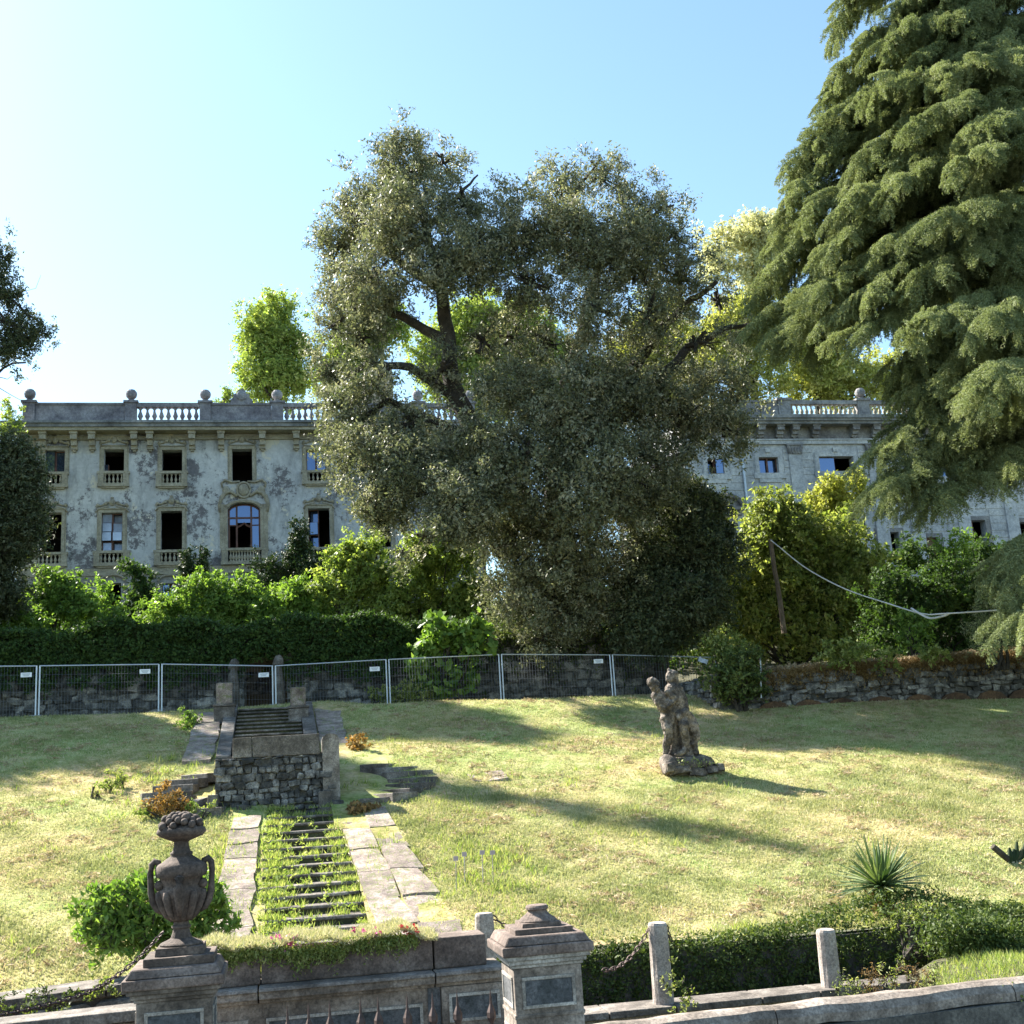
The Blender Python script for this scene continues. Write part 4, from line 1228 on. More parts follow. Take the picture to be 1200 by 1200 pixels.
villa = empty('villa', (0, 0, 0), 'abandoned grey villa with stained plaster, ochre window balconies and a balustraded parapet', 'villa')
def Z(px, py, y=FY): return PY(px, py, y).z
def X(px, py=560, y=FY): return PY(px, py, y).x
vx0 = X(24, 580); vx1 = X(560, 560)
zp1, zp0 = Z(170, 473), Z(170, 496)          # parapet top, foot
zc0, zc1 = Z(170, 509), Z(170, 499)
zs = Z(170, 668)
ops = []; wins = []
def rect(xa, xb, ya, yb, y=FY):
    ym = (ya + yb) / 2; xm = (xa + xb) / 2
    return (X(xa, ym, y), X(xb, ym, y), Z(xm, yb, y), Z(xm, ya, y))
UP = [((53, 76, 528, 553), 'glazed2', (45, 81, 554, 572)), ((122, 145.5, 527, 552), 'small_left', (114, 152.5, 553, 571)),
      ((190, 213.5, 527.5, 552), 'none', (182, 220.5, 553, 571)), ((272, 295.5, 526.5, 566), 'none', None),
      ((359, 382, 527, 552), 'glazed2', (353, 391, 552, 568)), ((432, 455, 527, 552), 'none', (425, 463, 552, 569)), ((505, 528, 527, 552), 'none', (498, 536, 552, 569))]
LO = [((46.5, 72, 601, 647), 'none', (36, 80, 648, 665)), ((119, 143.5, 601, 645), 'french', (109, 153, 646, 664)),
      ((188.5, 213.5, 599, 643), 'none', (180, 224, 645, 663)), None,
      ((361.5, 386.5, 596, 641), 'openleft', (354, 396, 642, 660)), ((434, 458, 597, 641), 'none', (425, 466, 642, 661)), ((508, 532, 597, 641), 'none', (500, 540, 642, 661))]
for q in UP + [l for l in LO if l]:
    a_, b_, c_, d_ = rect(*q[0])
    if q[2]: c_ = rect(*q[2])[2] + .12          # the opening runs down behind the balusters
    ops.append((a_, b_, c_, d_))
arch = rect(267, 305, 589, 642); ops.append((arch[0], arch[1], rect(259, 315, 643, 662)[2] + .12, arch[3]))
# ground floor openings seen between the shrubs
GF = [((122, 142, 684, 712), 'none'), ((190, 208, 684, 712), 'glazed2'), ((268, 300, 679, 712), 'none'), ((50, 70, 684, 712), 'none')]
for q in GF: ops.append(rect(*q[0]))
ops_up = [o for o in ops if o[2] > zs]; ops_dn = [o for o in ops if o[2] <= zs]
ops_dn = [(a, b, c, min(d, zs - .6)) for a, b, c, d in ops_dn]
wall_open('wall', vx0, vx1, zs, zc0 + .1, ops_up, FY, 0.5, M['plaster'], villa)
wall_open('base_wall', vx0, vx1, 6.5, zs - .002, ops_dn, FY - 0.06, 0.55, M['base'], villa)
zz = zs - 0.25
while zz > 7:                                   # rustication courses stand proud
    h = 0.42
    segs = [vx0 - .03]
    xcur = vx0 - .03
    blocks = sorted([(a - .28, b + .28) for a, b, c, d in ops_dn if c - .1 < zz and d + .25 > zz - h])
    for a, b in blocks + [(vx1, vx1)]:
        if a > xcur: 
            mb = MB(); mb.box(xcur, a, FY - 0.11, FY - .055, zz - h, zz); mb.build('rustic_course', M['base'], villa)
        xcur = max(xcur, b)
    zz -= h + .07
# side walls, roof, dark rooms
mb = MB()
mb.quad((vx0, FY, 6.5), (vx0, FY + 13, 6.5), (vx0, FY + 13, zc0), (vx0, FY, zc0)); mb.quad((vx1, FY, 6.5), (vx1, FY, zc0), (vx1, FY + 13, zc0), (vx1, FY + 13, 6.5)); mb.quad((vx1, FY + 13, 6.5), (vx1, FY + 13, zc0), (vx0, FY + 13, zc0), (vx0, FY + 13, 6.5))
mb.build('side_walls', M['plaster'], villa)
mb = MB(); mb.box(vx0 + .05, vx1 - .05, FY + .1, FY + 12.9, zp0 - .5, zp0 - .1); mb.build('roof', M['cornice'], villa)
mb = MB(); mb.quad((vx0 + .1, FY + 4.5, 9), (vx1 - .1, FY + 4.5, 9), (vx1 - .1, FY + 4.5, zc0), (vx0 + .1, FY + 4.5, zc0))
zfl = Z(170, 585)
mb.box(vx0 + .1, vx1 - .1, FY + .52, FY + 4.45, zfl - .2, zfl)
mb.box(vx0 + .1, vx1 - .1, FY + .52, FY + 4.45, zs - .3, zs - .1)
for xx in (85, 158, 240, 325, 410, 485):
    mb.box(X(xx) - .08, X(xx) + .08, FY + .52, FY + 4.45, 9, zc0)
mb.build('rooms', M['interior'], villa)
# quoins at the left corner
z = zs + .05; k = 0
while z < Z(30, 520):
    w = 0.95 if k % 2 else 0.7
    mb = MB(); mb.box(vx0 - .03, vx0 + w, FY - .05, FY - .002, z, z + .42); mb.build('quoin', M['trim'], villa); z += .49; k += 1
# string course
mb = MB(); mb.box(vx0 - .12, vx1, FY - .18, FY - .002, zs - .28, zs - .12); mb.box(vx0 - .05, vx1, FY - .1, FY - .002, zs - .118, zs + .12); mb.build('string_course', M['trim'], villa)
# cornice in layers, straight but weathered
mb = MB()
mb.box(vx0 - .1, vx1, FY - .12, FY + .5, Z(170, 516), Z(170, 511.5)); mb.build('frieze_band', M['trim'], villa)
mb = MB()
zt = Z(170, 509)
mb.box(vx0 - .75, vx1, FY - .85, FY + .5, zt + .003, zt + .17); mb.build('soffit_slab', M['trim'], villa)
mb = MB()
mb.box(vx0 - .85, vx1, FY - .95, FY + .5, zt + .173, zt + .36); mb.box(vx0 - .95, vx1, FY - 1.05, FY + .5, zt + .363, zt + .48)
mb.build('cornice', M['cornice'], villa)
mb = MB(); mb.box(vx0 - .15, vx1, FY - .25, FY + .35, zt + .483, zp0 + .12); mb.build('parapet_plinth', M['cornice'], villa)
BR = bracket_mesh(1.02, 0.34, 0.72, M['trim'])
for px in (52, 88, 109, 158, 176.5, 225.5, 259.5, 307.5, 347, 400, 420, 470, 492, 542):
    o = link('bracket', BR, None, villa, (X(px, 518), FY - .002, zt + .0))
# parapet: pedestals, panels, balustrades, balls, crest
PYY = FY - .05
zpb = zp0 + .12
def pedestal_p(px0, px1, ball=True, yy=PYY, zt_=zp1, par=villa, mt='parapet', zb_=None):
    zb_ = zpb if zb_ is None else zb_
    a, b = X(px0, 480, yy), X(px1, 480, yy)
    mb = MB(); mb.box(a, b, yy - .12, yy + .35, zb_, zt_); mb.box(a - .1, b + .1, yy - .2, yy + .43, zt_ + .002, zt_ + .13); mb.box(a + .12, b - .12, yy - .14, yy - .118, zb_ + .2, zt_ - .2)
    p = mb.build('pedestal', M[mt], par)
    if ball:
        c = (a + b) / 2
        mb = MB(); mb.lathe([(.2, .13), (.22, .2), (.12, .26), (.18, .3), (.28, .4), (.31, .55), (.29, .68), (.2, .8), (.1, .83)], 12, (c, yy + .12, zt_))
        o = mb.build('ball_finial', M[mt], p, sm=False)
for a, b in ((27, 41), (147, 160), (234, 247), (318, 332), (405, 418), (484, 497), (546, 556)): pedestal_p(a, b)
def panel_p(a, b, zt_=zp1, yy=PYY, par=villa, mt='parapet', zb_=None):
    zb_ = zpb if zb_ is None else zb_
    xa, xb = X(a, 480, yy) + .01, X(b, 480, yy) - .01
    mb = MB(); mb.box(xa, xb, yy, yy + .25, zb_, zt_ - .1); mb.build('parapet_panel', M[mt], par)
    mb = MB(); mb.box(xa, xb, yy - .07, yy + .32, zt_ - .098, zt_ + .02); mb.build('parapet_coping', M[mt], par)
def balus_p(a, b, mesh=BAL_P, zt_=zp1, yy=PYY, par=villa, mt='parapet', zb_=None, sp=0.345):
    zb_ = zpb if zb_ is None else zb_
    xa, xb = X(a, 480, yy) + .01, X(b, 480, yy) - .01
    mb = MB(); mb.box(xa, xb, yy - .07, yy + .32, zt_ - .22, zt_ + .02); mb.build('parapet_coping', M[mt], par)
    n = int((xb - xa) / sp)
    sc = (zt_ - .22 - zb_) / .78
    for k in range(n):
        o = link('baluster', mesh, None, par, (xa + (xb - xa) * (k + .5) / n, yy + .12, zb_)); o.scale = (1, 1, sc)
panel_p(41, 147); balus_p(160, 234); panel_p(247, 318); balus_p(332, 405); panel_p(418, 484); balus_p(497, 546)
# scrolled crest in the middle of the parapet
a, b = X(272, 465), X(294, 465); c = (a + b) / 2; hw = (b - a) / 2
mb = MB()
prof = [(-1.15, 0), (-1.05, .25), (-.85, .33), (-.8, .55), (-.5, .62), (-.35, .82), (0, .9), (.35, .82), (.5, .62), (.8, .55), (.85, .33), (1.05, .25), (1.15, 0)]
n0 = 0
for yy in (PYY - .02, PYY + .27):
    mb.v += [(c + x * hw * 1.05, yy, zp1 + .02 + z * .95) for x, z in prof]
k = len(prof)
mb.f = [tuple(range(k)), tuple(range(k, 2 * k))[::-1]] + [(i, i + k, (i + 1) % k + k, (i + 1) % k) for i in range(k)]
mb.ball((c, PYY - .05, zp1 + .45), (.3, .12, .28), 10, 6)
mb.build('crest', M['parapet'], villa)
# chimney block seen over the roof beyond the oak
mb = MB(); mb.box(X(440), X(475), FY + 5, FY + 8, zp0 - .5, Z(450, 432, FY + 5)); mb.build('chimney', M['trim'], villa)

for (r_, kind, bal) in UP:
    q = rect(*r_)
    bb = None
    if bal:
        u = rect(*bal); bb = (*u, BAL_W, .52)
    villa_window(villa, *q, kind, FY, bb, CREST_S)
for l in LO:
    if not l: continue
    r_, kind, bal = l
    q = rect(*r_); u = rect(*bal)
    villa_window(villa, *q, kind, FY, (*u, BAL_L, .62), CREST_R)
for (r_, kind), o in zip(GF, ops_dn[-len(GF):]):
    villa_window(villa, *o, kind, FY - .06, None, None, .1, 'base')
    cx = (o[0] + o[1]) / 2
    mb = MB(); pts = [(cx + (o[1] - o[0]) * .75 * math.cos(t), FY - .14, o[3] + .12 + .34 * math.sin(t)) for t in [math.pi * i / 8 for i in range(9)]]
    mb.tube(pts, .06, 6); mb.build('hood_mould', M['trim'], villa)
# the tall broken window's apron of scrollwork above the arched window
a0, a1, az0, az1 = arch
acx = (a0 + a1) / 2; aw = (a1 - a0) / 2
rise = 0.42
# curved head: fills the corners above the segmental arch
mb = MB()
seg = 12
for i in range(seg):
    t0, t1 = -1 + 2 * i / seg, -1 + 2 * (i + 1) / seg
    f = lambda t: az1 - rise * (1 - math.sqrt(max(0, 1 - t * t * .96)))
    mb.quad((acx + t0 * aw, FY - .003, f(t0)), (acx + t1 * aw, FY - .003, f(t1)), (acx + t1 * aw, FY - .003, az1 + .05), (acx + t0 * aw, FY - .003, az1 + .05))
    mb.quad((acx + t0 * aw, FY - .003, f(t0)), (acx + t0 * aw, FY + .4, f(t0)), (acx + t1 * aw, FY + .4, f(t1)), (acx + t1 * aw, FY - .003, f(t1)))
mb.build('arch_head', M['plaster'], villa)
cw = empty('window', (0, 0, 0)); cw.parent = villa; cw['label'] = 'arched window with brown frame and glass upper lights'
pts = [(acx + t * aw * 1.04, FY - .06, f(t) + .08) for t in [-1 + 2 * i / 12 for i in range(13)]]
mb = MB(); mb.tube([(a0 - .1, FY - .06, az0), (a0 - .1, FY - .06, f(-1) + .0)] + pts + [(a1 + .1, FY - .06, f(1)), (a1 + .1, FY - .06, az0)], .1, 6)
mb.box(a0 - .42, a0 - .14, FY - .1, FY - .002, az0, az1 - .1); mb.box(a1 + .14, a1 + .42, FY - .1, FY - .002, az0, az1 - .1)
mb.build('frame', M['trim'], cw)
mb = MB(); yy = FY + .26
t1x, t2x = a0 + (a1 - a0) * .27, a0 + (a1 - a0) * .72
zt1, zt2 = az0 + (az1 - az0) * .68, az0 + (az1 - az0) * .52
pts = [(acx + t * (aw - .05), yy, f(t) - .06) for t in [-1 + 2 * i / 12 for i in range(13)]]
mb.tube([(a0 + .05, yy, az0)] + pts + [(a1 - .05, yy, az0)], .06, 4)
for xx in (t1x, t2x): mb.box(xx - .05, xx + .05, yy - .05, yy + .05, az0, az1 - .12)
mb.box(a0, t1x - .05, yy - .045, yy + .045, zt1 - .05, zt1 + .05); mb.box(t1x + .05, t2x - .05, yy - .045, yy + .045, zt1 - .05, zt1 + .05); mb.box(t2x + .05, a1, yy - .045, yy + .045, zt1 - .05, zt1 + .05)
mb.tube([(t1x, yy, zt2 - .12), (t1x + .25, yy, zt2), (acx, yy, zt2 + .13), (t2x - .25, yy, zt2), (t2x, yy, zt2 - .12)], .06, 4)
mb.box(a0, t1x - .05, yy - .04, yy + .04, zt2 - .04, zt2 + .02); mb.box(t2x + .05, a1, yy - .04, yy + .04, zt2 - .04, zt2 + .02)
mb.build('sash', M['wood'], cw)
for xa, xb, za, zb in ((a0 + .05, t1x - .05, zt1 + .05, az1 - .2), (t1x + .05, t2x - .05, zt1 + .05, az1 - .05), (t2x + .05, a1 - .05, zt1 + .05, az1 - .2), (a0 + .05, t1x - .05, zt2 + .02, zt1 - .05),
                       (t1x + .05, t2x - .05, zt2 + .14, zt1 - .05), (t2x + .05, a1 - .05, zt2 + .02, zt1 - .05), (t2x + .05, a1 - .05, az0 + .05, zt2 - .04)):
    mb = MB(); mb.box(xa, xb, yy - .005, yy + .005, za, zb); mb.build('pane', M['glass'], cw)
u = rect(259, 315, 643, 662)
n = 11; bz0, bz1 = u[2], u[3]; hh = bz1 - bz0
mb = MB(); mb.box(u[0], u[1], FY - .3, FY - .002, bz1 - .14, bz1); mb.build('rail', M['trim'], cw)
mb = MB(); mb.box(u[0], u[1], FY - .3, FY - .002, bz0, bz0 + .16); mb.build('sill', M['trim'], cw)
mb = MB(); mb.box(u[0] + .04, u[0] + .38, FY - .28, FY - .002, bz0 + .162, bz1 - .142); mb.build('end_block', M['trim'], cw)
mb = MB(); mb.box(u[1] - .38, u[1] - .04, FY - .28, FY - .002, bz0 + .162, bz1 - .142); mb.build('end_block', M['trim'], cw)
for k in range(n):
    o = link('baluster', BAL_L, None, cw, (u[0] + .52 + (u[1] - u[0] - 1.04) * k / (n - 1), FY - .17, bz0 + .16)); o.scale = (1, 1, (hh - .3) / .62)
# stucco swags and consoles between the tall window and the arch
mb = MB()
zc_ = az1 + .35
mb.ball((acx, FY - .1, zc_ + .35), (.3, .14, .36), 10, 7); mb.tube([(acx + .36 * math.cos(t), FY - .1, zc_ + .35 + .44 * math.sin(t)) for t in [2 * math.pi * i / 12 for i in range(13)]], .07, 6)
for sx in (-1, 1):
    mb.tube([(acx + sx * x_, FY - .08, zc_ + z_) for x_, z_ in ((.35, .0), (.7, .28), (1.0, .2), (1.2, -.05), (1.32, -.5), (1.28, -.9))], [.08, .11, .13, .13, .1, .07], 7)
    mb.ball((acx + sx * .95, FY - .08, zc_ + .35), (.22, .12, .26), 9, 6)
    mb.tube([(acx + sx * x_, FY - .08, zc_ + z_) for x_, z_ in ((.2, .85), (.6, .8), (1.0, .95), (1.2, .75), (1.15, .5))], [.05, .07, .07, .07, .05], 6)
    mb.tube([(acx + sx * x_, FY - .08, az1 - .1 + z_) for x_, z_ in ((0, .14), (.5, .12), (1.05, -.1))], .06, 6)
me = mb.mesh('scrollwork'); smooth(me); link('scrollwork', me, M['trim'], villa)

# ------------------------------------------------------------------ the right wing
WYY = 63.2
wing = empty('villa_wing', (0, 0, 0), 'pale banded wing of the villa half hidden by the cedar, with pediment and pilasters', 'villa')
Xw = lambda px, py=560: PY(px, py, WYY).x
Zw = lambda px, py: PY(px, py, WYY).z
wx0, wx1 = Xw(806, 580), Xw(1290, 580)
rw = lambda xa, xb, ya, yb: rect(xa, xb, ya, yb, WYY)
wp1, wp0 = Zw(950, 470), Zw(950, 489)
WIN = [((829, 848, 538, 555), 'glazed2'), ((889.5, 912, 536, 554), 'glazed2'), ((960, 1000, 535, 552), 'half'), ((1092, 1114, 538, 558), 'glazed2'), ((1150, 1172, 540, 560), 'none'),
       ((839, 859, 612, 640), 'none'), ((903, 925, 612, 640), 'none'), ((968, 1000, 590, 650), 'none'), ((1032, 1054, 624, 650), 'none'), ((1080, 1100, 630, 656), 'shutter'), ((1133, 1157, 610, 655), 'half'), ((1190, 1212, 612, 655), 'none')]
wops = [rw(*q[0]) for q in WIN]
wzt = Zw(950, 521)
wall_open('wall', wx0, wx1, 6.5, wzt, wops, WYY, .5, M['wing'], wing)
# banded courses: proud strips of render with recessed joints, cut round the openings
z = 9.0
while z < wzt - .45:
    h = .40
    xcur = wx0
    blocks = sorted([(a - .36, b + .36) for a, b, c, d in wops if c - .3 < z + h and d + .3 > z])
    for a, b in blocks + [(wx1, wx1)]:
        if a > xcur + .05:
            mb = MB(); mb.box(xcur, a, WYY - .035, WYY - .001, z, z + h); mb.build('render_band', M['wing'], wing)
        xcur = max(xcur, b)
    z += h + .045
mb = MB()
mb.quad((wx0, WYY, 6.5), (wx0, WYY + 14, 6.5), (wx0, WYY + 14, wp0), (wx0, WYY, wp0)); mb.quad((wx1, WYY, 6.5), (wx1, WYY, wp0), (wx1, WYY + 14, wp0), (wx1, WYY + 14, 6.5))
mb.quad((wx1, WYY + 14, 6.5), (wx1, WYY + 14, wp0), (wx0, WYY + 14, wp0), (wx0, WYY + 14, 6.5))
mb.build('side_walls', M['wing'], wing)
z = 9.0; k = 0
while z < wzt - .45:
    w = 0.9 if k % 2 else .6
    mb = MB(); mb.box(wx0 - .05, wx0 + w, WYY - .07, WYY + w, z, z + .44); mb.build('quoin', M['wing'], wing); z += .49; k += 1
mb = MB(); mb.box(wx0 + .05, wx1 - .05, WYY + .1, WYY + 13.9, wp0 - .4, wp0 - .05); mb.build('roof', M['cornice'], wing)
mb = MB(); mb.quad((wx0 + .1, WYY + 4, 8.5), (wx1 - .1, WYY + 4, 8.5), (wx1 - .1, WYY + 4, wp0), (wx0 + .1, WYY + 4, wp0))
zfl = Zw(950, 580); mb.box(wx0 + .1, wx1 - .1, WYY + .52, WYY + 3.9, zfl - .2, zfl)
for xx in (868, 940, 1018, 1066, 1122, 1180): mb.box(Xw(xx) - .08, Xw(xx) + .08, WYY + .52, WYY + 3.9, 8.5, wp0)
mb.build('rooms', M['interior'], wing)
# architrave, frieze with brackets, cornice
mb = MB(); mb.box(wx0 - .15, wx1, WYY - .16, WYY + .4, wzt + .002, wzt + .22); mb.box(wx0 - .22, wx1, WYY - .22, WYY + .4, wzt + .222, wzt + .3); mb.build('architrave', M['wing'], wing)
zfr = Zw(950, 501)
mb = MB(); mb.box(wx0 - .05, wx1, WYY - .06, WYY + .4, wzt + .302, zfr); mb.build('frieze', M['wing_trim'], wing)
mb = MB(); mb.box(wx0 - .75, wx1, WYY - .8, WYY + .4, zfr + .002, zfr + .16); mb.box(wx0 - .85, wx1, WYY - .92, WYY + .4, zfr + .162, zfr + .3); mb.box(wx0 - .95, wx1, WYY - 1.02, WYY + .4, zfr + .302, wp0 - .12, -0.03, 0)
mb.build('cornice', M['cornice'], wing)
mb = MB(); mb.box(wx0 - .1, wx1, WYY - .2, WYY + .35, wp0 - .118, wp0 + .08); mb.build('parapet_plinth', M['cornice'], wing)
BRW = bracket_mesh(zfr - wzt - .32, .42, .62, M['wing_trim'])
for px in (818, 838, 868, 889, 911, 929, 953, 999, 1023, 1047, 1071, 1095, 1119, 1143, 1168, 1192, 1216):
    link('bracket', BRW, None, wing, (Xw(px, 510), WYY - .065, zfr))
kw_ = dict(yy=WYY - .05, zt_=wp1, par=wing, mt='wing_trim', zb_=wp0 + .08)
for a, b, bl in ((808, 822, True), (912, 926, False), (1005, 1018, True), (1105, 1118, True), (1205, 1218, True)): pedestal_p(a, b, bl, **kw_)
panel_p(822, 912, **kw_); balus_p(926, 1005, BAL_R, sp=.3, **kw_); balus_p(1018, 1105, BAL_R, sp=.3, **kw_); balus_p(1118, 1205, BAL_R, sp=.3, **kw_)
# pilasters with leafy capitals
for px in (934, 1026, 1067, 1122, 1178):
    x = Xw(px, 560); mb = MB()
    mb.box(x - .4, x + .4, WYY - .13, WYY - .036, 10.5, wzt - .62); mb.build('pilaster', M['wing'], wing)
    mb = MB(); mb.box(x - .42, x + .42, WYY - .2, WYY - .036, wzt - .6, wzt - .1, -.06, 0); mb.box(x - .52, x + .52, WYY - .26, WYY - .036, wzt - .098, wzt - .004)
    for i in range(5): mb.ball((x - .36 + .18 * i, WYY - .2, wzt - .36 - .05 * (i % 2)), (.09, .07, .2), 7, 5)
    for sx in (-1, 1): mb.ball((x + sx * .42, WYY - .22, wzt - .2), (.11, .07, .11), 8, 5)
    mb.build('capital', M['wing_trim'], wing)
for (r_, kind), o in zip(WIN, wops):
    villa_window(wing, *o, kind, WYY, None, None, .26, 'wing_trim' if r_[3] > 570 else 'wing', .25)
    if r_[3] < 570:
        cx = (o[0] + o[1]) / 2; hw = (o[1] - o[0]) / 2
        mb = MB(); mb.box(o[0] - .38, o[1] + .38, WYY - .12, WYY - .036, o[2] - .36, o[2] - .03); mb.box(o[0] - .1, o[1] + .1, WYY - .1, WYY - .036, o[2] - .6, o[2] - .362)
        mb.box(cx - .14, cx + .14, WYY - .16, WYY - .04, o[3] + .262, o[3] + .52, -.04, 0)
        mb.build('sill', M['wing'], wing)
# segmental pediments
def pediment(px0, px1, ybase, ytop):
    a, b = Xw(px0, ybase), Xw(px1, ybase); z0, z1 = Zw((px0 + px1) / 2, ybase), Zw((px0 + px1) / 2, ytop)
    c = (a + b) / 2; hw = (b - a) / 2; mb = MB()
    mb.box(a, b, WYY - .35, WYY - .036, z0, z0 + .18); mb.box(a + .1, b - .1, WYY - .2, WYY - .036, z0 - .3, z0 - .002)
    pts = [(c + hw * math.cos(t), WYY - .2, z0 + .18 + (z1 - z0 - .25) * math.sin(t)) for t in [math.pi * i / 14 for i in range(15)]]
    mb.tube(pts, .14, 6)
    k = len(pts); n0 = len(mb.v); mb.v += [(p[0], WYY - .1, p[2]) for p in pts]; mb.f.append(tuple(n0 + i for i in reversed(range(k))))
    for i in range(5): mb.ball((c - hw * .4 + hw * .2 * i, WYY - .14, z0 + .3 + .1 * (2 - abs(i - 2))), (.14, .08, .16), 7, 5)
    mb.build('pediment', M['wing_trim'], wing)
pediment(824, 870, 599, 579); pediment(960, 1008, 596, 578)
mb = MB(); mb.tube([(Xw(869, 535), WYY - .12, Zw(869, 530)), (Xw(869, 535), WYY - .12, 10)], .07, 8); mb.build('downpipe', M['metal'], wing)

# ================================================================== WIRE FENCE
FNY = 36.3
fposts = [(-96, 781), (45, 780), (188, 778), (321, 780), (454, 772.5), (586, 766.5), (716, 767), (840, 770)]
flab = ['wire mesh fence panel cut off by the left edge of the picture', 'wire mesh fence panel second from the left, before the dark hedge wall', 'wire mesh fence panel directly left of the head of the stairs',
        'wire mesh fence panel directly right of the head of the stairs', 'wire mesh fence panel crossing the big-leaved vine', 'wire mesh fence panel under the oak, left of the one with a notice',
        'wire mesh fence panel at the right end, behind the statue']
notice = {0: (31, 791), 1: (170, 787), 2: (309, 791), 3: (439, 784), 5: (701, 775)}
for i in range(len(fposts) - 1):
    a = PY(*fposts[i], FNY); b = PY(*fposts[i + 1], FNY)
    za, zb = a.z, b.z
    x0, x1 = a.x + 0.045, b.x - 0.045
    w = x1 - x0; H = 2.1
    e = empty('temporary_fence', (x0, FNY, za - H), flab[i], 'fence panel', 'temporary wire fence panels across the top of the lawn')
    dz = zb - za
    def zz_(x): return dz * x / w
    mb = MB(); mb.tube([(0, 0, -.1), (0, 0, H)], .022, 6); mb.build('post', M['metal'], e)
    mb = MB(); mb.tube([(w, 0, -.1 + dz), (w, 0, H + dz)], .022, 6); mb.build('post', M['metal'], e)
    mb = MB(); mb.tube([(0.02, 0, H - .01), (w - .02, 0, H - .01 + dz)], .017, 6); mb.build('top_rail', M['metal'], e)
    mb = MB(); mb.tube([(0.02, 0, .12), (w - .02, 0, .12 + dz)], .015, 5); mb.build('bottom_rail', M['metal'], e)
    mb = MB()
    n = int(w / .085)
    for k in range(1, n):
        x = w * k / n; mb.tube([(x, 0, .12 + zz_(x)), (x, 0, H - .02 + zz_(x))], .0042, 3, cap=False)
    for k in range(1, 8):
        z = .12 + (H - .14) * k / 8; mb.tube([(0.02, .006, z), (w - .02, .006, z + dz)], .0042, 3, cap=False)
    tag(mb.build('wire_mesh', M['wire'], e), kind='stuff')
    for xx in (0, w):
        zg = h_lawn(x0 + xx, FNY) - (za - H)
        mb = MB(); mb.cbox((xx, 0, max(-.15, zg) + .0), (.12, .3, .07)); mb.build('foot', M['concrete'], e, bevel=.02)
    if i in notice:
        p = PY(*notice[i], FNY)
        mb = MB(); mb.cbox((p.x - x0, -.03, p.z - (za - H)), (.15, .006, .065)); s = mb.build('notice', M['white'], e)
        mb = MB()
        for r_ in range(3): mb.cbox((p.x - x0, -.0385, p.z - (za - H) + .03 - r_ * .03), (.11 - .02 * r_, .001, .006))
        mb.build('print', M['ink'], s)
for px, t_, b_, lb in ((846, 768, 818, 'lone galvanised fence post at the right end of the wire fence'), (891, 771, 818, 'thin leaning metal stake before the low retaining wall')):
    p = PY(px, t_, 35.6 if px < 870 else 31.3); q = PY(px + 1, b_, 35.6 if px < 870 else 31.3)
    mb = MB(); mb.tube([tuple(q), tuple(p)], .022, 6); tag(mb.build('fence_post', M['metal']), lb, 'post')

# ================================================================== STATUE
sp = ground_at(811, 902)
SS = S(27.2)
se = empty('statue', (sp.x, sp.y, sp.z - 0.02), 'weathered stone statue of two entwined figures on a mossy rock base', 'statue')
def L_(px, py, y=0.0): return Vector(((px - 811) * SS, y, (902 - py) * SS))
mb = MB()
def limb(pts, rad): 
    mb.tube([L_(*p) for p in pts], rad, 10)
    for p, r_ in zip(pts, rad): mb.ball(L_(*p), r_ * 1.02, 10, 6)
# left man: head turned to his companion, torso, arms, legs
mb.ball(L_(772.5, 803, -.12), (.115, .13, .15), 12, 8); mb.ball(L_(770.5, 799.5, -.1), (.12, .13, .11), 10, 7); mb.ball(L_(774.5, 808.5, -.17), (.07, .08, .09), 8, 6)
mb.ball(L_(774.5, 804, -.25), (.025, .035, .035), 6, 4)
for dx in (-2.2, 2.2): mb.ball(L_(773.8 + dx, 801.5, -.235), (.02, .02, .015), 6, 4)
for k in range(9): mb.ball(L_(768 + 1.1 * k, 797 + abs(k - 4) * .9, -.12 + .05 * math.sin(k * 2)), .045, 6, 4)
limb([(773.5, 810, -.1), (776, 815, -.08)], [.075, .085])
limb([(777, 817, -.08), (784, 825, -.08), (788, 834, -.06), (787, 843, -.05)], [.15, .2, .18, .175])
limb([(772.5, 816, -.12), (775, 824, -.16), (780.5, 831, -.2)], [.095, .085, .07]); limb([(780.5, 831, -.2), (788, 826, -.28), (795, 820, -.26)], [.07, .062, .05])
limb([(782, 815, 0), (789, 818, .02), (795, 813, -.1)], [.09, .08, .06])
limb([(784, 843, -.08), (783.5, 853, -.16), (784, 862, -.15)], [.15, .13, .1]); limb([(784, 862, -.15), (781.5, 872, -.08), (780, 884, -.05)], [.1, .09, .06]); limb([(780, 885, -.05), (777.5, 887, -.14)], [.06, .045])
limb([(790, 845, .02), (793, 856, -.02), (791, 868, 0), (793, 882, 0)], [.14, .11, .09, .06])
# right figure: head thrown back, arm over the shoulder, hip out, legs and drapery
mb.ball(L_(796, 794.5, .02), (.12, .13, .15), 12, 8); mb.ball(L_(799, 791, .05), (.12, .12, .1), 10, 7); mb.ball(L_(790.5, 793.5, -.02), (.04, .05, .04), 6, 4); mb.ball(L_(794.5, 788.5, .04), (.05, .06, .09), 6, 4)
mb.ball(L_(791.5, 797, -.02), (.06, .06, .06), 6, 4); mb.ball(L_(801, 799, .08), (.1, .1, .16), 8, 6)
limb([(796, 801, .02), (795, 806, 0)], [.08, .1])
limb([(796, 810, .0), (800, 820, .0), (803, 830, .0), (805, 841, .02)], [.18, .2, .18, .2])
limb([(790, 809, -.1), (787, 813, -.22), (791, 818, -.28)], [.08, .075, .06])
limb([(803, 810, 0), (808, 822, -.05), (808, 834, -.12)], [.11, .09, .08]); limb([(808, 834, -.12), (801, 838, -.26), (796, 842, -.26)], [.08, .07, .055])
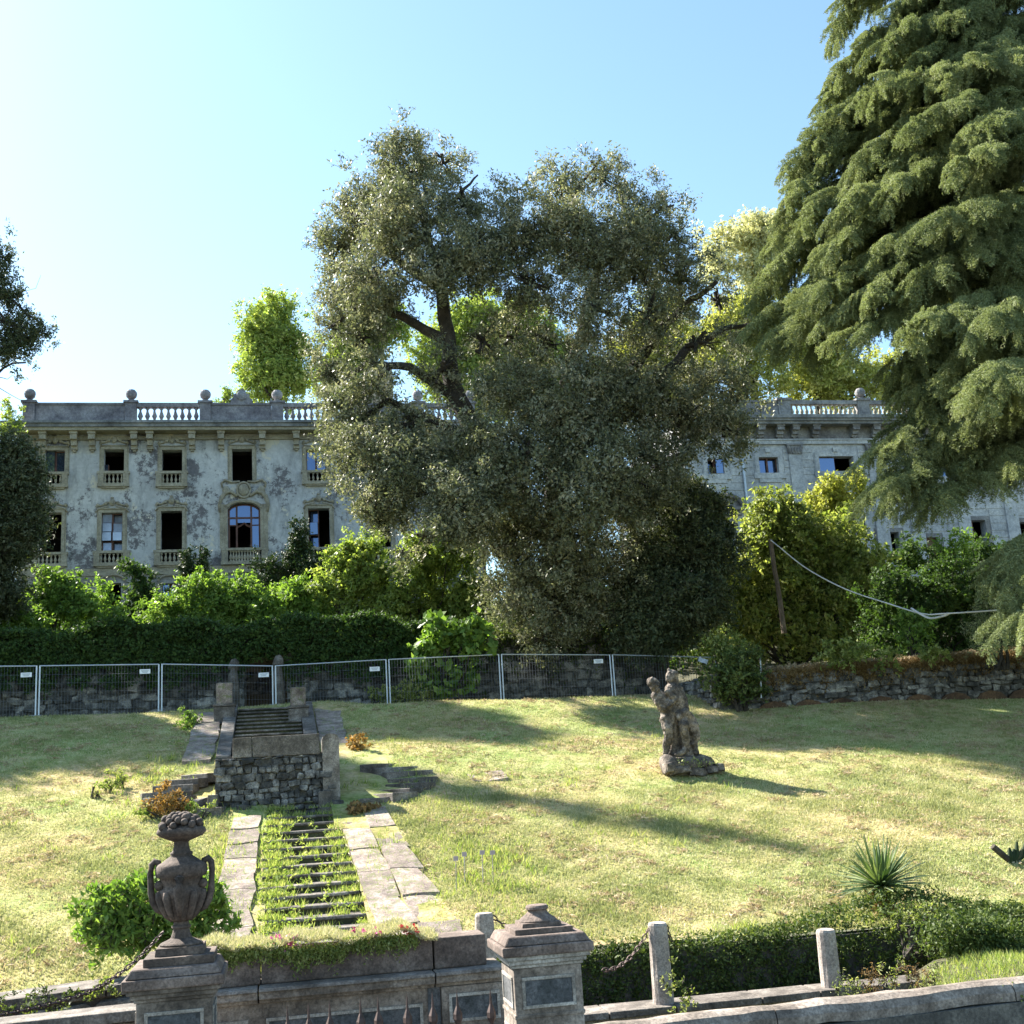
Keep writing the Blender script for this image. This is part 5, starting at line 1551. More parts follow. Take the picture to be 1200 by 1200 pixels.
limb([(802, 843, -.1), (801.5, 851, -.26), (800.5, 856, -.27)], [.14, .12, .1]); limb([(801, 856, -.27), (803.5, 866, -.2), (802, 877, -.17)], [.09, .095, .065]); limb([(802, 878, -.18), (795, 882, -.26), (789, 883, -.3)], [.075, .06, .045])
limb([(809, 842, .02), (817, 852, -.02), (819, 864, -.03)], [.15, .13, .1]); limb([(819, 864, -.03), (815.5, 872, -.02), (817, 882, -.06)], [.09, .09, .07])
# drapery folds falling between the legs
for k in range(7):
    x = 791 + 3.6 * k
    limb([(x + 3, 846 + (k % 2) * 2, .04), (x + 1.5, 862, .06 + .04 * (k % 2)), (x, 888, .06)], [.09, .10, .13])
limb([(797, 838, -.18), (806, 836, -.16), (813, 841, -.06), (818, 846, 0)], [.07, .08, .09, .08])
me = mb.mesh('figures')
o = link('figures', me, M['statue'], se)
rm = o.modifiers.new('fuse', 'REMESH'); rm.mode = 'VOXEL'; rm.voxel_size = 0.016; rm.use_smooth_shade = True
tx = bpy.data.textures.new('erosion', 'CLOUDS'); tx.noise_scale = 0.055; tx.noise_depth = 3
dm = o.modifiers.new('erosion', 'DISPLACE'); dm.texture = tx; dm.strength = 0.05; dm.mid_level = .5
mb = MB()
mb.ball(L_(800, 896, 0), (.52, .42, .24), 14, 8); mb.ball(L_(784, 895, -.1), (.25, .3, .25), 10, 7); mb.ball(L_(820, 895, 0), (.35, .35, .2), 10, 7)
mb.build('rock', M['statue'], se, sm=True); roughen(bpy.data.objects[-1] if False else se.children[-1], .07, 3.5)
for px, py, w, h in ((792, 901, .38, .15), (812, 904, .3, .14), (838, 900, .16, .14), (778, 898, .2, .2), (828, 902, .3, .13)):
    ms = random.choice(STONES).copy(); ms.materials[0] = M['statue']; o = link('stone', ms, None, se); o.location = L_(px, py, -.28 + random.uniform(-.05, .05)); o.scale = (w * 1.1, .3, h * 1.2)
    o.rotation_euler = (0, random.uniform(-.1, .1), random.uniform(-.2, .2))
C = np.array([tuple(L_(random.uniform(788, 832), 894 + random.uniform(-3, 4), -.32 + random.uniform(-.05, .15))) for _ in range(36)])
P_, A_, B_, v_ = leaves(C, 14, .11, .035, bright=.15)
link('moss_plants', quads_mesh('moss_plants', P_, A_, B_, v_), L['shrub'], se)

# ================================================================== POLE AND CABLE
pD = 39.5
pt, pb_ = W(903, 632, pD), W(919, 742, pD)
mb = MB(); mb.tube(wiggle(pb_, pt, 6, .01), [.09, .085, .085, .08, .08, .075, .07], 8)
pole = tag(mb.build('wooden_pole', M['pole']), 'leaning weathered wooden pole standing in the golden shrub', 'pole')
def cable(pts, r, lb):
    P = [W(*p) for p in pts]; out = []
    for i in range(len(P) - 1):
        p0 = P[max(i - 1, 0)]; p1 = P[i]; p2 = P[i + 1]; p3 = P[min(i + 2, len(P) - 1)]
        for k in range(5):
            t = k / 5; out.append(0.5 * ((2 * p1) + (p2 - p0) * t + (2 * p0 - 5 * p1 + 4 * p2 - p3) * t * t + (-p0 + 3 * p1 - 3 * p2 + p3) * t ** 3))
    out.append(P[-1]); mb = MB(); mb.tube(out, r, 6)
    return tag(mb.build('cable', M['cable'], sm=True), lb, 'cable')
cable([(903, 633, 39.3), (912, 640, 39), (945, 666, 38), (990, 690, 36.5), (1040, 707, 35), (1080, 719, 33), (1110, 719, 31.5), (1215, 712, 31)], .021, 'thick pale cable sagging from the wooden pole to the right edge')
cable([(1068, 713, 33.6), (1088, 724, 32.6), (1105, 722, 31.7), (1112, 719, 31.5)], .03, 'short loose loop of pale cable under the thick one')

# ================================================================== TREES
def tree(name, label, cat, mat, lst, D, clumps, per, crad, size, trunk=None, flat=0.9, group=None, tips=True, gap=0.0, shell=.5, **kw):
    bl = px_blobs(lst, D, flat)
    C = blob_centres(split_blobs(bl, 3, .72, .45), clumps, shell, gap); C = C + rng.normal(size=C.shape) * crad * .5
    base = trunk[0] if trunk else (bl[0][0], bl[0][1], bl[0][2] - bl[0][5])
    e = empty(name, tuple(base), label, cat, group)
    C = C - np.array(tuple(base))
    grow('crown', e, mat, C, NRM, rad=crad, n=per * 2, size=size * .78, droop=kw.get('droop', 0))
    if trunk:
        b0 = Vector(base); mb = MB()
        path = [Vector(p) - b0 for p in trunk[1]]
        mb.tube(path, trunk[2], 8)
        mb.build('trunk', M['bark'], e)
        if tips:
            mb = MB()
            top = path[-1]
            for q in bl:
                s_ = path[random.randint(max(0, len(path) - 2), len(path) - 1)]
                branchwork(mb, s_, [Vector(q[:3]) - b0], trunk[2][-1] * .7, trunk[2][-1] * .18, 5, .12, .03, 3)
            mb.build('branches', M['bark'], e)
    return e

# --- the great holm oak
OD = 39.8
oak_raw = [(478, 205, 42, 0, .9), (520, 190, 26, 1, .6), (430, 250, 48, 1), (395, 290, 36, 2), (545, 235, 40, -1, .8), (480, 270, 52, -2), (412, 340, 34, 0), (392, 385, 26, 1, .8), (388, 435, 24, 0, .8), (400, 475, 22, -1, .8), (440, 320, 40, -3),
          (660, 215, 42, 0, .45), (705, 205, 34, 1, .45), (755, 255, 46, 1, .5), (790, 275, 28, 0, .5), (615, 275, 52, -2), (560, 290, 50, -3), (520, 320, 36, -3), (680, 285, 55, -2), (740, 310, 55, -1), (795, 325, 38, 0, .6), (840, 350, 30, 1, .4), (862, 400, 22, 1, .35),
          (820, 400, 36, -1, .35), (760, 370, 44, -2, .5), (700, 360, 42, -3, .65), (620, 330, 40, -3, .7), (425, 400, 28, -1, .6), (440, 450, 38, -2, .75), (410, 510, 32, -1), (440, 530, 42, -3, 1.1), (480, 500, 42, -2), (450, 580, 34, -3, 1.1), (490, 560, 40, -4, 1.1), (432, 590, 20, -3, .8),
          (520, 430, 34, -2, .45), (565, 400, 36, -1, .25), (600, 395, 34, 0, .25), (450, 360, 34, -1, .4), (640, 400, 34, -1, .35), (560, 520, 50, -4, 1.1), (540, 590, 44, -5, 1.1), (500, 628, 18, -4, .5), (470, 650, 12, -4, .4), (610, 450, 50, -2, .7), (600, 540, 58, -4), (600, 620, 52, -5), (610, 690, 42, -5), (650, 500, 60, -3), (700, 450, 50, -2), (680, 570, 70, -4), (670, 650, 65, -5), (660, 715, 34, -4),
          (760, 480, 55, -1), (740, 560, 60, -3), (800, 480, 45, -1, .8), (830, 450, 36, 0, .6), (850, 500, 32, -1, .7), (800, 540, 30, -1, .7), (860, 465, 20, 0, .6), (590, 650, 28, -5, .8), (580, 690, 14, -4, .5), (640, 745, 22, -3, .7)]
oak_bl = [(q[0], q[1], q[2], max(q[3] if len(q) > 3 else 0, -1.2) if q[1] > 590 else (q[3] if len(q) > 3 else 0) * .8, q[4] if len(q) > 4 else 1.0) for q in oak_raw]
bl = px_blobs(oak_bl, OD, 1.0)
C = blob_centres(split_blobs(bl, 2, .84, .34), 22, .35, 0.2, 1.3); C = C + rng.normal(size=C.shape) * .24
ob = W(690, 770, 41); ob.z = h_up(ob.x, ob.y) - .2
oak = empty('holm_oak', tuple(ob), 'huge spreading old oak with olive grey leaves in front of the villa', 'tree')
Cl = C - np.array(tuple(ob))
print('oak clumps', len(Cl))
grow('crown', oak, L['oak'], Cl, NRM, rad=.46, n=100, size=.052, spread=.95, droop=.45, twigs=8, smin=.55, smax=1.45)
mb = MB()
def wp(l): return [W(a, b, d - (1.2 if b < 600 else 0)) - ob for a, b, d in l]
mb.tube([Vector((0, 0, 0))] + wp([(675, 720, 41), (660, 660, 41), (650, 600, 41)]), [.85, .65, .55, .5], 10)
mb.build('trunk', M['bark'], oak)
def bigb(l, r, n='branch'):
    mb = MB(); pts = []
    w_ = wp(l)
    for i in range(len(w_) - 1):
        seg = wiggle(w_[i], w_[i + 1], 4, .05); pts += seg[:-1]
    pts.append(w_[-1]); k = len(pts)
    mb.tube(pts, [r[0] + (r[1] - r[0]) * i / (k - 1) for i in range(k)], 8)
    mb.build(n, M['bark'], oak)
bigb([(652, 640, 41), (600, 570, 41), (560, 520, 40.5), (530, 450, 40), (525, 390, 40), (515, 330, 40), (500, 270, 40.5), (485, 220, 41)], (.46, .10))
bigb([(655, 620, 41), (650, 540, 41), (665, 450, 41), (685, 380, 41), (700, 320, 41), (690, 260, 41)], (.45, .09))
bigb([(650, 560, 41), (700, 500, 41), (735, 440, 40.5), (765, 400, 40.5), (800, 360, 41), (840, 330, 41)], (.36, .08))
bigb([(690, 505, 41), (740, 470, 40), (775, 440, 40), (810, 405, 40.5), (850, 385, 41), (878, 380, 41)], (.28, .06))
bigb([(560, 520, 40.5), (500, 490, 40), (455, 470, 40), (425, 490, 40), (405, 530, 40)], (.2, .05))
bigb([(535, 465, 40), (480, 430, 40), (430, 425, 40), (395, 450, 40.3)], (.2, .05))
bigb([(525, 400, 40), (470, 370, 40), (420, 360, 40.5), (385, 385, 41)], (.2, .05))
bigb([(517, 340, 40), (460, 300, 40.5), (425, 260, 41), (400, 235, 41.5)], (.18, .04))
bigb([(690, 300, 41), (665, 255, 41), (680, 215, 41), (705, 185, 41)], (.12, .03))
bigb([(695, 310, 41), (740, 270, 41), (775, 245, 41), (790, 240, 41)], (.12, .03))
bigb([(620, 590, 41), (575, 590, 40), (530, 600, 40)], (.2, .05))
bigb([(500, 270, 40.5), (540, 225, 41), (560, 205, 41)], (.1, .03))
mb = MB()
for q in bl:
    c = Vector(q[:3]) - ob
    for _ in range(5):
        d = Vector((random.gauss(0, 1), random.gauss(0, .7), random.gauss(.3, .9))).normalized()
        s_ = c - d * q[3] * random.uniform(.2, .7); t_ = c + d * q[3] * random.uniform(.6, .95)
        pts = wiggle(s_, t_, 5, .12); mb.tube(pts, [.075, .062, .05, .038, .025, .01], 4)
        for _ in range(2):
            u_ = pts[random.randint(2, 4)]; mb.tube(wiggle(u_, u_ + Vector((random.gauss(0, .4), random.gauss(0, .4), random.gauss(.1, .4))), 3, .1), [.02, .015, .01, .005], 3)
tag(mb.build('twigs', M['bark'], oak), kind='stuff')

# --- darker oak at its right foot
lst = [(790, 600, 48), (815, 650, 44, -1), (760, 650, 50, -1), (800, 700, 46, -2), (770, 720, 40, -2), (820, 610, 30), (740, 700, 36, -1), (780, 750, 26, -2), (760, 590, 40), (825, 700, 26, -1), (740, 740, 22, -2)]
b0 = W(777, 806, 38.6); b0.z = 1.9
tree('dark_oak', 'dark rounded evergreen oak hanging low over the fence behind the statue', 'tree', L['oak_dark'], lst, 40.5, 46, 34, .36, .075,
     (tuple(b0), [b0, W(775, 770, 39), W(780, 720, 39.5), W(785, 650, 40)], [.3, .25, .2, .14]), droop=.4, vclump=.5)

# --- cedar
CD = 33.0
ctr = [W(1290, y_, CD) for y_ in (760, 600, 400, 200, 0, -200)]
ctr[0].z = h_up(ctr[0].x, ctr[0].y) - .3
cb = ctr[0].copy()
ce = empty('cedar', tuple(cb), 'giant cedar with drooping layered grey green branches filling the right side', 'tree')
mb = MB(); mb.tube([p - cb for p in ctr], [.95, .8, .7, .6, .5, .35], 12); mb.build('trunk', M['bark'], ce)
rc = np.random.default_rng(21); rr_ = random.Random(5)
tips = []
for q in [(982, 15, 0), (975, 45, 1), (978, 90, 0), (965, 130, 1), (960, 165, 0), (940, 185, 0), (925, 215, 1), (918, 240, 0), (935, 265, -1), (905, 290, 1), (900, 325, 0), (890, 350, 1), (888, 390, 0), (900, 405, -1), (930, 400, -2), (960, 410, -1),
          (1020, 120, -2), (1000, 200, -2), (985, 250, -3), (960, 300, -3), (950, 350, -3), (965, 385, -3), (1005, 400, -4), (1010, 350, -4), (1030, 300, -4), (1040, 230, -4), (1060, 170, -3), (1080, 100, -3), (1030, 60, -2), (1050, 20, -1), (1100, 40, -2), (1130, 90, -4),
          (1070, 390, -6), (1080, 330, -5), (1100, 260, -6), (1120, 200, -6), (1090, 140, -5), (1150, 150, -6), (1060, 430, -3), (1065, 470, -3), (1025, 540, -4), (1040, 575, -5), (1065, 560, -4), (1085, 590, -5), (1100, 520, -4), (1090, 470, -4),
          (1120, 430, -5), (1150, 490, -5), (1170, 540, -5), (1145, 380, -7), (1150, 440, -8), (1150, 465, -8), (1180, 470, -6), (1060, 460, -2), (1120, 320, -2), (1180, 300, -5), (1190, 400, -6), (1000, 300, 3), (990, 340, 4), (1060, 380, 4), (1060, 260, 4), (1100, 180, 4), (1000, 150, 4), 
          (1175, 680, -6), (1195, 650, -6), (1190, 730, -7), (1060, 350, 0), (1040, 150, 0), (1075, 480, 1), (1090, 420, 0), (1110, 460, 2)]:
    tips.append(q)
wood = MB()
def spray_mesh(ln):
    # a flat drooping spray: stem with side twigs, all set with short needles
    seg = [(np.array([0., 0, 0]), np.array([1., 0, 0]), ln, 1.0)]
    P, A, B, v = [], [], [], []
    def sag(p): 
        u = p[:, 0] / ln; p = p.copy(); p[:, 2] += np.sin(np.clip(u, 0, 1) * np.pi) * ln * .06 - np.clip(u, 0, 1.3) ** 2 * ln * .26; return p
    def needles(a, d, l_, n):
        u = rc.random(n); q = a[None] + np.outer(u * l_, d); q[:, 2] -= (u ** 2) * l_ * .35
        q += rc.normal(size=(n, 3)) * np.array([.02, .02, .014])
        aa = nrm(d[None] * .7 + rc.normal(size=(n, 3)) * .75 + np.array([0, 0, .1])); nn = nrm(rc.normal(size=(n, 3)) * .8 + np.array([0, 0, 1.])); bb = nrm(np.cross(nn, aa))
        s = rc.uniform(.7, 1.3, n)
        P.append(q); A.append(aa * (s * .034)[:, None]); B.append(bb * (s * .0085)[:, None]); v.append(rc.random(n) * .6)
    needles(np.array([0., 0, 0]), np.array([1., 0, 0]), ln, int(110 * ln))
    x = .04
    while x < ln:
        for sg in (-1, 1):
            l_ = (.10 + .30 * math.sin(math.pi * min(1, .12 + .85 * (1 - x / ln)))) * rr_.uniform(.7, 1.25)
            d = np.array([rr_.uniform(.5, .95), sg * rr_.uniform(.45, 1.0), rr_.uniform(-.6, .12)]); d /= np.linalg.norm(d)
            needles(np.array([x + rr_.uniform(-.02, .02), 0, 0]), d, l_, int(30 + 135 * l_))
        x += .072
    P_ = sag(np.concatenate(P)); me = quads_mesh('spray', P_, np.concatenate(A), np.concatenate(B), np.concatenate(v)); me.materials.append(L['cedar']); return me
protos = []
for ln in (.8, .8, 1.35, 1.35, 2.0, 2.0):
    o = link('spray', spray_mesh(ln), None, ce, ctr[1 + len(protos) % 3] - cb); protos.append((ln, o))
inst = {i: [] for i in range(6)}
def rope(c, d, ln):
    k_ = 0 if ln < 1.05 else (2 if ln < 1.7 else 4)
    k_ += rr_.randint(0, 1)
    s = ln / protos[k_][0]
    pitch = math.asin(max(-1, min(1, -d.z))); yaw = math.atan2(d.y, d.x)
    inst[k_].append((c - cb, (rr_.uniform(-.9, .9), pitch, yaw), (s * rr_.uniform(.9, 1.1), s, s)))
tips = [(a + 12, b - 14, c) for a, b, c in tips] + [(2580 - a, b - 14, c) for a, b, c in tips[::2] if b < 600]   # and its far side, beyond the frame
for (px, py, dd) in tips:
    tip = W(px, py, CD + dd)
    L0 = abs(1290 - px) * S(CD)
    rise = (0.42 * L0 + 1.0) if py < 560 else 2.2
    zt_ = tip.z + rise
    org = None
    for a, b in zip(ctr[:-1], ctr[1:]):
        if a.z <= zt_ <= b.z: org = a.lerp(b, (zt_ - a.z) / (b.z - a.z))
    if org is None: org = ctr[-1].copy() if zt_ > ctr[-1].z else ctr[0].lerp(ctr[1], .5)
    n = 14
    path = []
    wob = rr_.uniform(-.5, .5)
    for i in range(n + 1):
        t = i / n
        p = org.lerp(tip, t)
        p.z += math.sin(math.pi * t) * L0 * .09
        p.y += math.sin(t * 3.0) * wob
        path.append(p)
    wood.tube([p - cb for p in path], [.15 * (1 - i / n) + .012 for i in range(n + 1)], 5)
    out = (tip - org); out.z = 0; out.normalize(); side = Vector((-out.y, out.x, 0))
    tdir = (path[-1] - path[-3]).normalized()
    nbr = int(11 + L0 * 2.1)
    for k in range(nbr):
        t = 0.22 + 0.78 * (k + rr_.random()) / nbr
        i = min(n - 1, int(t * n)); c = path[i].lerp(path[i + 1], t * n - i)
        for sg in (-1, 1):
            ln = (0.6 + 1.3 * math.sin(math.pi * min(1, (1 - t) * .75 + .12))) * rr_.uniform(.5, 1.25)
            d = (side * sg * rr_.uniform(.3, .9) + out * rr_.uniform(.6, 1.1) + Vector((0, 0, rr_.uniform(-.55, -.12)))).normalized()
            rope(c, d, ln)
    rope(path[-2], tdir, 1.6)

for k_, lst in inst.items():
    if not lst: continue
    me = bpy.data.meshes.new('sprays'); me.from_pydata([tuple(q[0]) for q in lst], [], [])
    a = me.attributes.new('rot', 'FLOAT_VECTOR', 'POINT'); a.data.foreach_set('vector', [x for q in lst for x in q[1]])
    a = me.attributes.new('scl', 'FLOAT_VECTOR', 'POINT'); a.data.foreach_set('vector', [x for q in lst for x in q[2]])
    o = tag(link('crown', me, L['cedar'], ce), kind='stuff')
    scatter_on(o, protos[k_][1])
tag(wood.build('branches', M['bark'], ce), kind='stuff')

# --- trees at the left edge
b0 = W(-75, 720, 46.5); b0.z = h_up(b0.x, b0.y)
tree('tall_oak', 'tall dark tree whose high branches reach in at the left edge against the sky', 'tree', L['oak_dark'],
     [(-5, 295, 17, 0, .5), (0, 345, 24, 0, .6), (20, 376, 22, 0, .55), (38, 400, 17, 0, .5), (12, 410, 20, 0, .6), (-30, 330, 50), (-80, 262, 52), (-110, 300, 70), (-120, 390, 60), (-50, 420, 40), (55, 392, 9, 0, .5), (48, 378, 8, 0, .5), (30, 425, 9, 0, .5)], 46.5, 46, 30, .34, .08,
     (tuple(b0), [b0, W(-80, 600, 46.5), W(-85, 450, 46.5), W(-80, 330, 46.5)], [.5, .42, .3, .2]), vclump=.5)
b0 = W(-135, 760, 40.7); b0.z = h_up(b0.x, b0.y)
tree('slender_tree', 'tall slender dark tree standing just outside the left edge', 'tree', L['oak_dark'],
     [(-116, 118, 7), (-122, 150, 11), (-132, 185, 15), (-146, 225, 20), (-160, 268, 26), (-172, 315, 32), (-182, 380, 40), (-190, 440, 42)], 40.7, 60, 30, .34, .08, (tuple(b0), [b0, W(-140, 560, 40.7), W(-128, 200, 40.7)], [.35, .25, .1]))
b0 = W(-20, 760, 41.5); b0.z = h_up(b0.x, b0.y)
tree('evergreen_oak', 'dark evergreen tree at the left edge hiding the corner of the villa', 'tree', L['oak_dark'],
     [(12, 535, 28), (34, 548, 11, 0, .6), (-4, 560, 46), (22, 580, 26), (10, 620, 34), (-40, 600, 70), (0, 665, 26), (-30, 690, 40), (22, 600, 26), (15, 700, 20)], 43, 46, 30, .34, .075,
     (tuple(b0), [b0, W(-20, 680, 43), W(-15, 600, 43)], [.3, .25, .18]), vclump=.5)
b0 = W(0, 560, 62); b0.z = 11
tree('young_tree', 'thin pale green treetop between the two dark trees at the left edge', 'tree', L['lime'], [(12, 480, 14, 0, .5), (2, 500, 16, 0, .6), (15, 505, 10, 0, .5), (5, 640, 18, 0, .7), (20, 650, 12, 0, .7)], 58, 30, 20, .3, .09, (tuple(b0), [b0, W(5, 500, 60)], [.12, .05]))
# off to the left the same row goes on outside the frame and shades the lawn
for i, (px, D, lb, lst) in enumerate([(-200, 37.5, 'broad dark evergreen first beyond the left edge', [(-190, 510, 70), (-240, 500, 60), (-150, 560, 60), (-200, 610, 80)]), (-330, 37.5, 'broad dark evergreen second beyond the left edge', [(-330, 480, 80), (-380, 500, 80), (-330, 600, 90)]), (-110, 38.2, 'dense dark evergreen just beyond the left edge', [(-95, 590, 46), (-135, 570, 60), (-110, 650, 60), (-85, 680, 46), (-160, 660, 60), (-60, 740, 30), (-100, 730, 40)])]):
    b0 = W(px, 760, D); b0.z = h_up(b0.x, b0.y)
    tree('evergreen_oak', lb, 'tree', L['oak_dark'], lst, D, 40, 34, .5, .12, (tuple(b0), [b0, W(px, 660, D), W(px, 560, D)], [.4, .35, .3]), group='trees continuing left of the picture')

# --- trees behind the villa
def bgtree(label, mat, lst, D, cl=10, per=30, cr=.75, sz=.17, name='background_tree', cat='tree', gap=0.0, tpx=None, **kw):
    q = lst[0]; tpx = tpx or q[0]
    b0 = W(tpx, 600, D); b0.z = 13.0
    return tree(name, label, cat, mat, lst, D, cl, per, cr, sz, (tuple(b0), [b0, W(tpx, 520, D), W(tpx, q[1], D)], [.35, .3, .18]), gap=gap, **kw)
bgtree('bright green tree rising behind the left half of the villa roof', L['lime'], [(322, 385, 34), (300, 400, 20), (345, 400, 24), (310, 440, 26), (345, 445, 28), (335, 365, 14), (300, 375, 10)], 84)
bgtree('small light green treetop just showing over the parapet crest', L['lime'], [(264, 466, 7), (272, 474, 8), (258, 474, 6)], 80, sz=.12, cr=.4)
bgtree('green tree seen through the left gaps of the great oak', L['lime'], [(430, 400, 40), (460, 380, 32), (420, 450, 36), (390, 440, 26)], 86)
bgtree('green tree seen through the middle gap of the great oak', L['lime'], [(560, 395, 46), (610, 400, 42), (520, 420, 38), (590, 440, 50), (640, 430, 40)], 88)
bgtree('yellow green tree standing behind the right side of the great oak', L['yellow'], [(770, 395, 42), (740, 420, 36), (800, 420, 40), (770, 445, 44), (720, 450, 30)], 86, cl=7, gap=.1)
bgtree('tree with cream yellow blossom glowing above the wing roof', L['blossom'], [(880, 275, 24), (850, 285, 20), (905, 290, 26), (838, 310, 18), (890, 320, 26), (915, 265, 14)], 84, cl=9, tpx=884)
bgtree('yellow green tree with slim trunks right of the great oak', L['yellow'], [(865, 370, 36), (900, 390, 36), (850, 420, 30), (890, 440, 34), (835, 390, 24)], 82, cl=6, gap=.15, tpx=872)
bgtree('yellow green tree behind the balustrade near the cedar', L['yellow'], [(960, 430, 36), (930, 410, 30), (1000, 445, 34), (1040, 440, 36), (940, 455, 24)], 84, cl=7, gap=.1)
bgtree('yellow tree glimpsed through the cedar', L['yellow'], [(1130, 310, 36), (1100, 350, 36), (1160, 340, 40), (1190, 440, 40), (1110, 430, 46)], 86, cl=7)
for px in (878, 889, 868):
    b0 = W(px, 600, 82); b0.z = 13
mb = MB()

# ================================================================== SHRUBS
def shrub(label, mat, lst, D, cl=40, per=22, cr=.3, sz=.09, name='shrub', cat='shrub', stems=True, group=None, **kw):
    bl = px_blobs(lst, D, .85)
    C = blob_centres(split_blobs(bl, 3, .68, .5) if cl < 60 else bl, cl, .45); C = C + rng.normal(size=C.shape) * cr * .5
    q = bl[0]; base = Vector((q[0], q[1], min(b[2] - b[5] for b in bl)))
    e = empty(name, tuple(base), label, cat, group)
    kw.setdefault('vclump', .5)
    grow('foliage', e, mat, C - np.array(tuple(base)), NRM, rad=cr, n=per * 2, size=sz * .8, up=.4 + kw.get('up', 0) * .5, aspect=kw.get('aspect', .45), twigs=6)
    if stems:
        mb = MB()
        for b in bl:
            for _ in range(2):
                g_ = (h_up(base.x, base.y) - base.z - .2) if base.y > 32 else -.3
                t_ = Vector(b[:3]) - base + Vector((random.gauss(0, .3), random.gauss(0, .3), random.gauss(0, .3))) * b[3]
                mb.tube(wiggle(Vector((random.uniform(-.2, .2), 0, min(-.1, g_))), t_, 5, .1), [.05 * (1 - i / 7) for i in range(6)], 5)
        mb.build('stems', M['bark'], e)
    return e
shrub('sunlit bright shrub below the leftmost lower balcony', L['vivid'], [(65, 700, 24), (58, 682, 12), (45, 720, 26), (88, 722, 24), (75, 690, 12)], 46)
shrub('low bright shrub above the hedge at the far left', L['vivid'], [(20, 725, 24), (0, 722, 26), (30, 735, 16)], 44)
shrub('slim dark green sapling before the second lower window', L['hedge'], [(158, 672, 9), (163, 690, 12), (168, 706, 14), (150, 662, 6), (160, 720, 14)], 50, sz=.1)
shrub('slender leafy sapling left of the pale shuttered opening', L['vivid'], [(122, 690, 7), (120, 705, 10), (130, 720, 18), (112, 722, 16)], 48)
shrub('rounded bright green bush under the third lower window', L['vivid'], [(215, 708, 28), (195, 722, 24), (232, 722, 24), (245, 690, 16)], 45)
shrub('rounded bright green bush under the arched window', L['vivid'], [(290, 700, 22), (265, 712, 24), (310, 706, 22), (285, 722, 24), (255, 728, 16)], 45)
shrub('bright bush in front of the dark conifer', L['vivid'], [(335, 702, 24), (355, 715, 22), (325, 722, 22), (372, 722, 18)], 44.5)
shrub('tall lime green bush with upright shoots under the oak', L['lime'], [(405, 690, 30), (425, 665, 26), (398, 660, 14), (440, 642, 14), (418, 638, 10), (388, 690, 20), (445, 700, 32), (400, 718, 26), (408, 645, 7)], 44, cl=34)
shrub('broad lime green bush below the hanging oak foliage', L['lime'], [(480, 690, 36), (510, 660, 34), (540, 695, 34), (490, 645, 18), (530, 640, 20), (470, 720, 24), (515, 722, 28), (545, 650, 22), (560, 720, 26)], 43.5, cl=34)
shrub('low yellow green growth lit beneath the middle of the great oak', L['lime'], [(640, 718, 20), (690, 706, 22), (600, 728, 16), (665, 725, 16), (715, 722, 14)], 42.5, cl=34, sz=.08)
def conifer(label, px, ytop, ybot, wpx, D, mat=L['conifer'], name='conifer'):
    lst = []
    n = 7
    for i in range(n):
        t = (i + .5) / n
        lst.append((px + random.uniform(-1, 1), ytop + (ybot - ytop) * t, max(3, wpx * (.15 + .85 * t) * .5)))
    return shrub(label, mat, lst, D, cl=240, per=22, cr=.24, sz=.07, name=name, cat='conifer', stems=False, up=1.6)
conifer('small dark cypress, left one of the pair below the third window', 220, 648, 712, 22, 50)
conifer('small dark cypress, right one of the pair below the third window', 236, 646, 712, 22, 50)
conifer('dark conifer with yellowish tip right of the arched window balcony', 349, 612, 700, 36, 48)
shrub('dark spreading conifer between the arched window and the oak', L['conifer'], [(352, 668, 20), (372, 682, 22), (330, 672, 16), (315, 660, 10), (340, 690, 24), (378, 660, 10), (312, 680, 14), (392, 700, 16)], 47.5, sz=.07, name='conifer', cat='conifer')
# mass of undergrowth on the slope below the villa
C = []
rg = np.random.default_rng(4)
for _ in range(2600):
    x = rg.uniform(-24, 30); y = rg.uniform(41.5, 60)
    C.append((x, y, h_up(x, y) + rg.uniform(0.0, 1.3 if y > 42 else .8)))
P_, A_, B_, v_ = leaves(np.array(C), 28, .55, .13)
tag(link('undergrowth', quads_mesh('undergrowth', P_, A_, B_, v_), L['hedge']), kind='stuff')
shrub('dark bushes clustered below the wing', L['hedge'], [(1090, 700, 36), (1050, 705, 32), (1130, 700, 32), (1080, 740, 36), (1130, 740, 34), (1030, 750, 28), (1170, 705, 30), (1195, 740, 30)], 39.5, cl=34, sz=.085)
shrub('dark bush before the lower wall of the wing, by the cedar', L['hedge'], [(1020, 690, 30), (1065, 660, 24), (1140, 660, 28), (1180, 665, 26), (1110, 670, 30)], 47, cl=30)
shrub('light green sprig in front of the shuttered wing window', L['vivid'], [(1118, 648, 12), (1135, 640, 9), (1105, 640, 7)], 44, sz=.08)
shrub('bright sapling at the foot of the dark bushes', L['vivid'], [(1068, 728, 10), (1062, 742, 10), (1075, 745, 9), (1066, 758, 10)], 35, sz=.08)
shrub('pale leafy plants along the top of the low retaining wall', L['shrub'], [(990, 765, 12), (1012, 762, 10), (965, 768, 10), (1040, 768, 9), (1085, 770, 8), (1100, 765, 8)], 33.6, sz=.07, cr=.2, stems=False)
shrub('feathery green bush at the right edge under the cedar branch', L['cedar'], [(1165, 718, 24), (1190, 710, 22), (1150, 745, 20), (1190, 745, 26)], 34.0, cl=70, cr=.22, sz=.05, aspect=.2)
shrub('big golden green shrub before the wing, tall and round', L['shrub'], [(905, 612, 30), (940, 615, 36), (975, 640, 40), (890, 640, 34), (930, 660, 44), (1000, 665, 36), (860, 690, 34), (895, 700, 40), (950, 705, 44), (990, 715, 36), (855, 735, 30), (895, 745, 34), (940, 750, 34), (1015, 700, 26), (1030, 665, 16), (985, 755, 24), (848, 660, 16)], 43.5, cl=26, per=26, cr=.36, sz=.10)
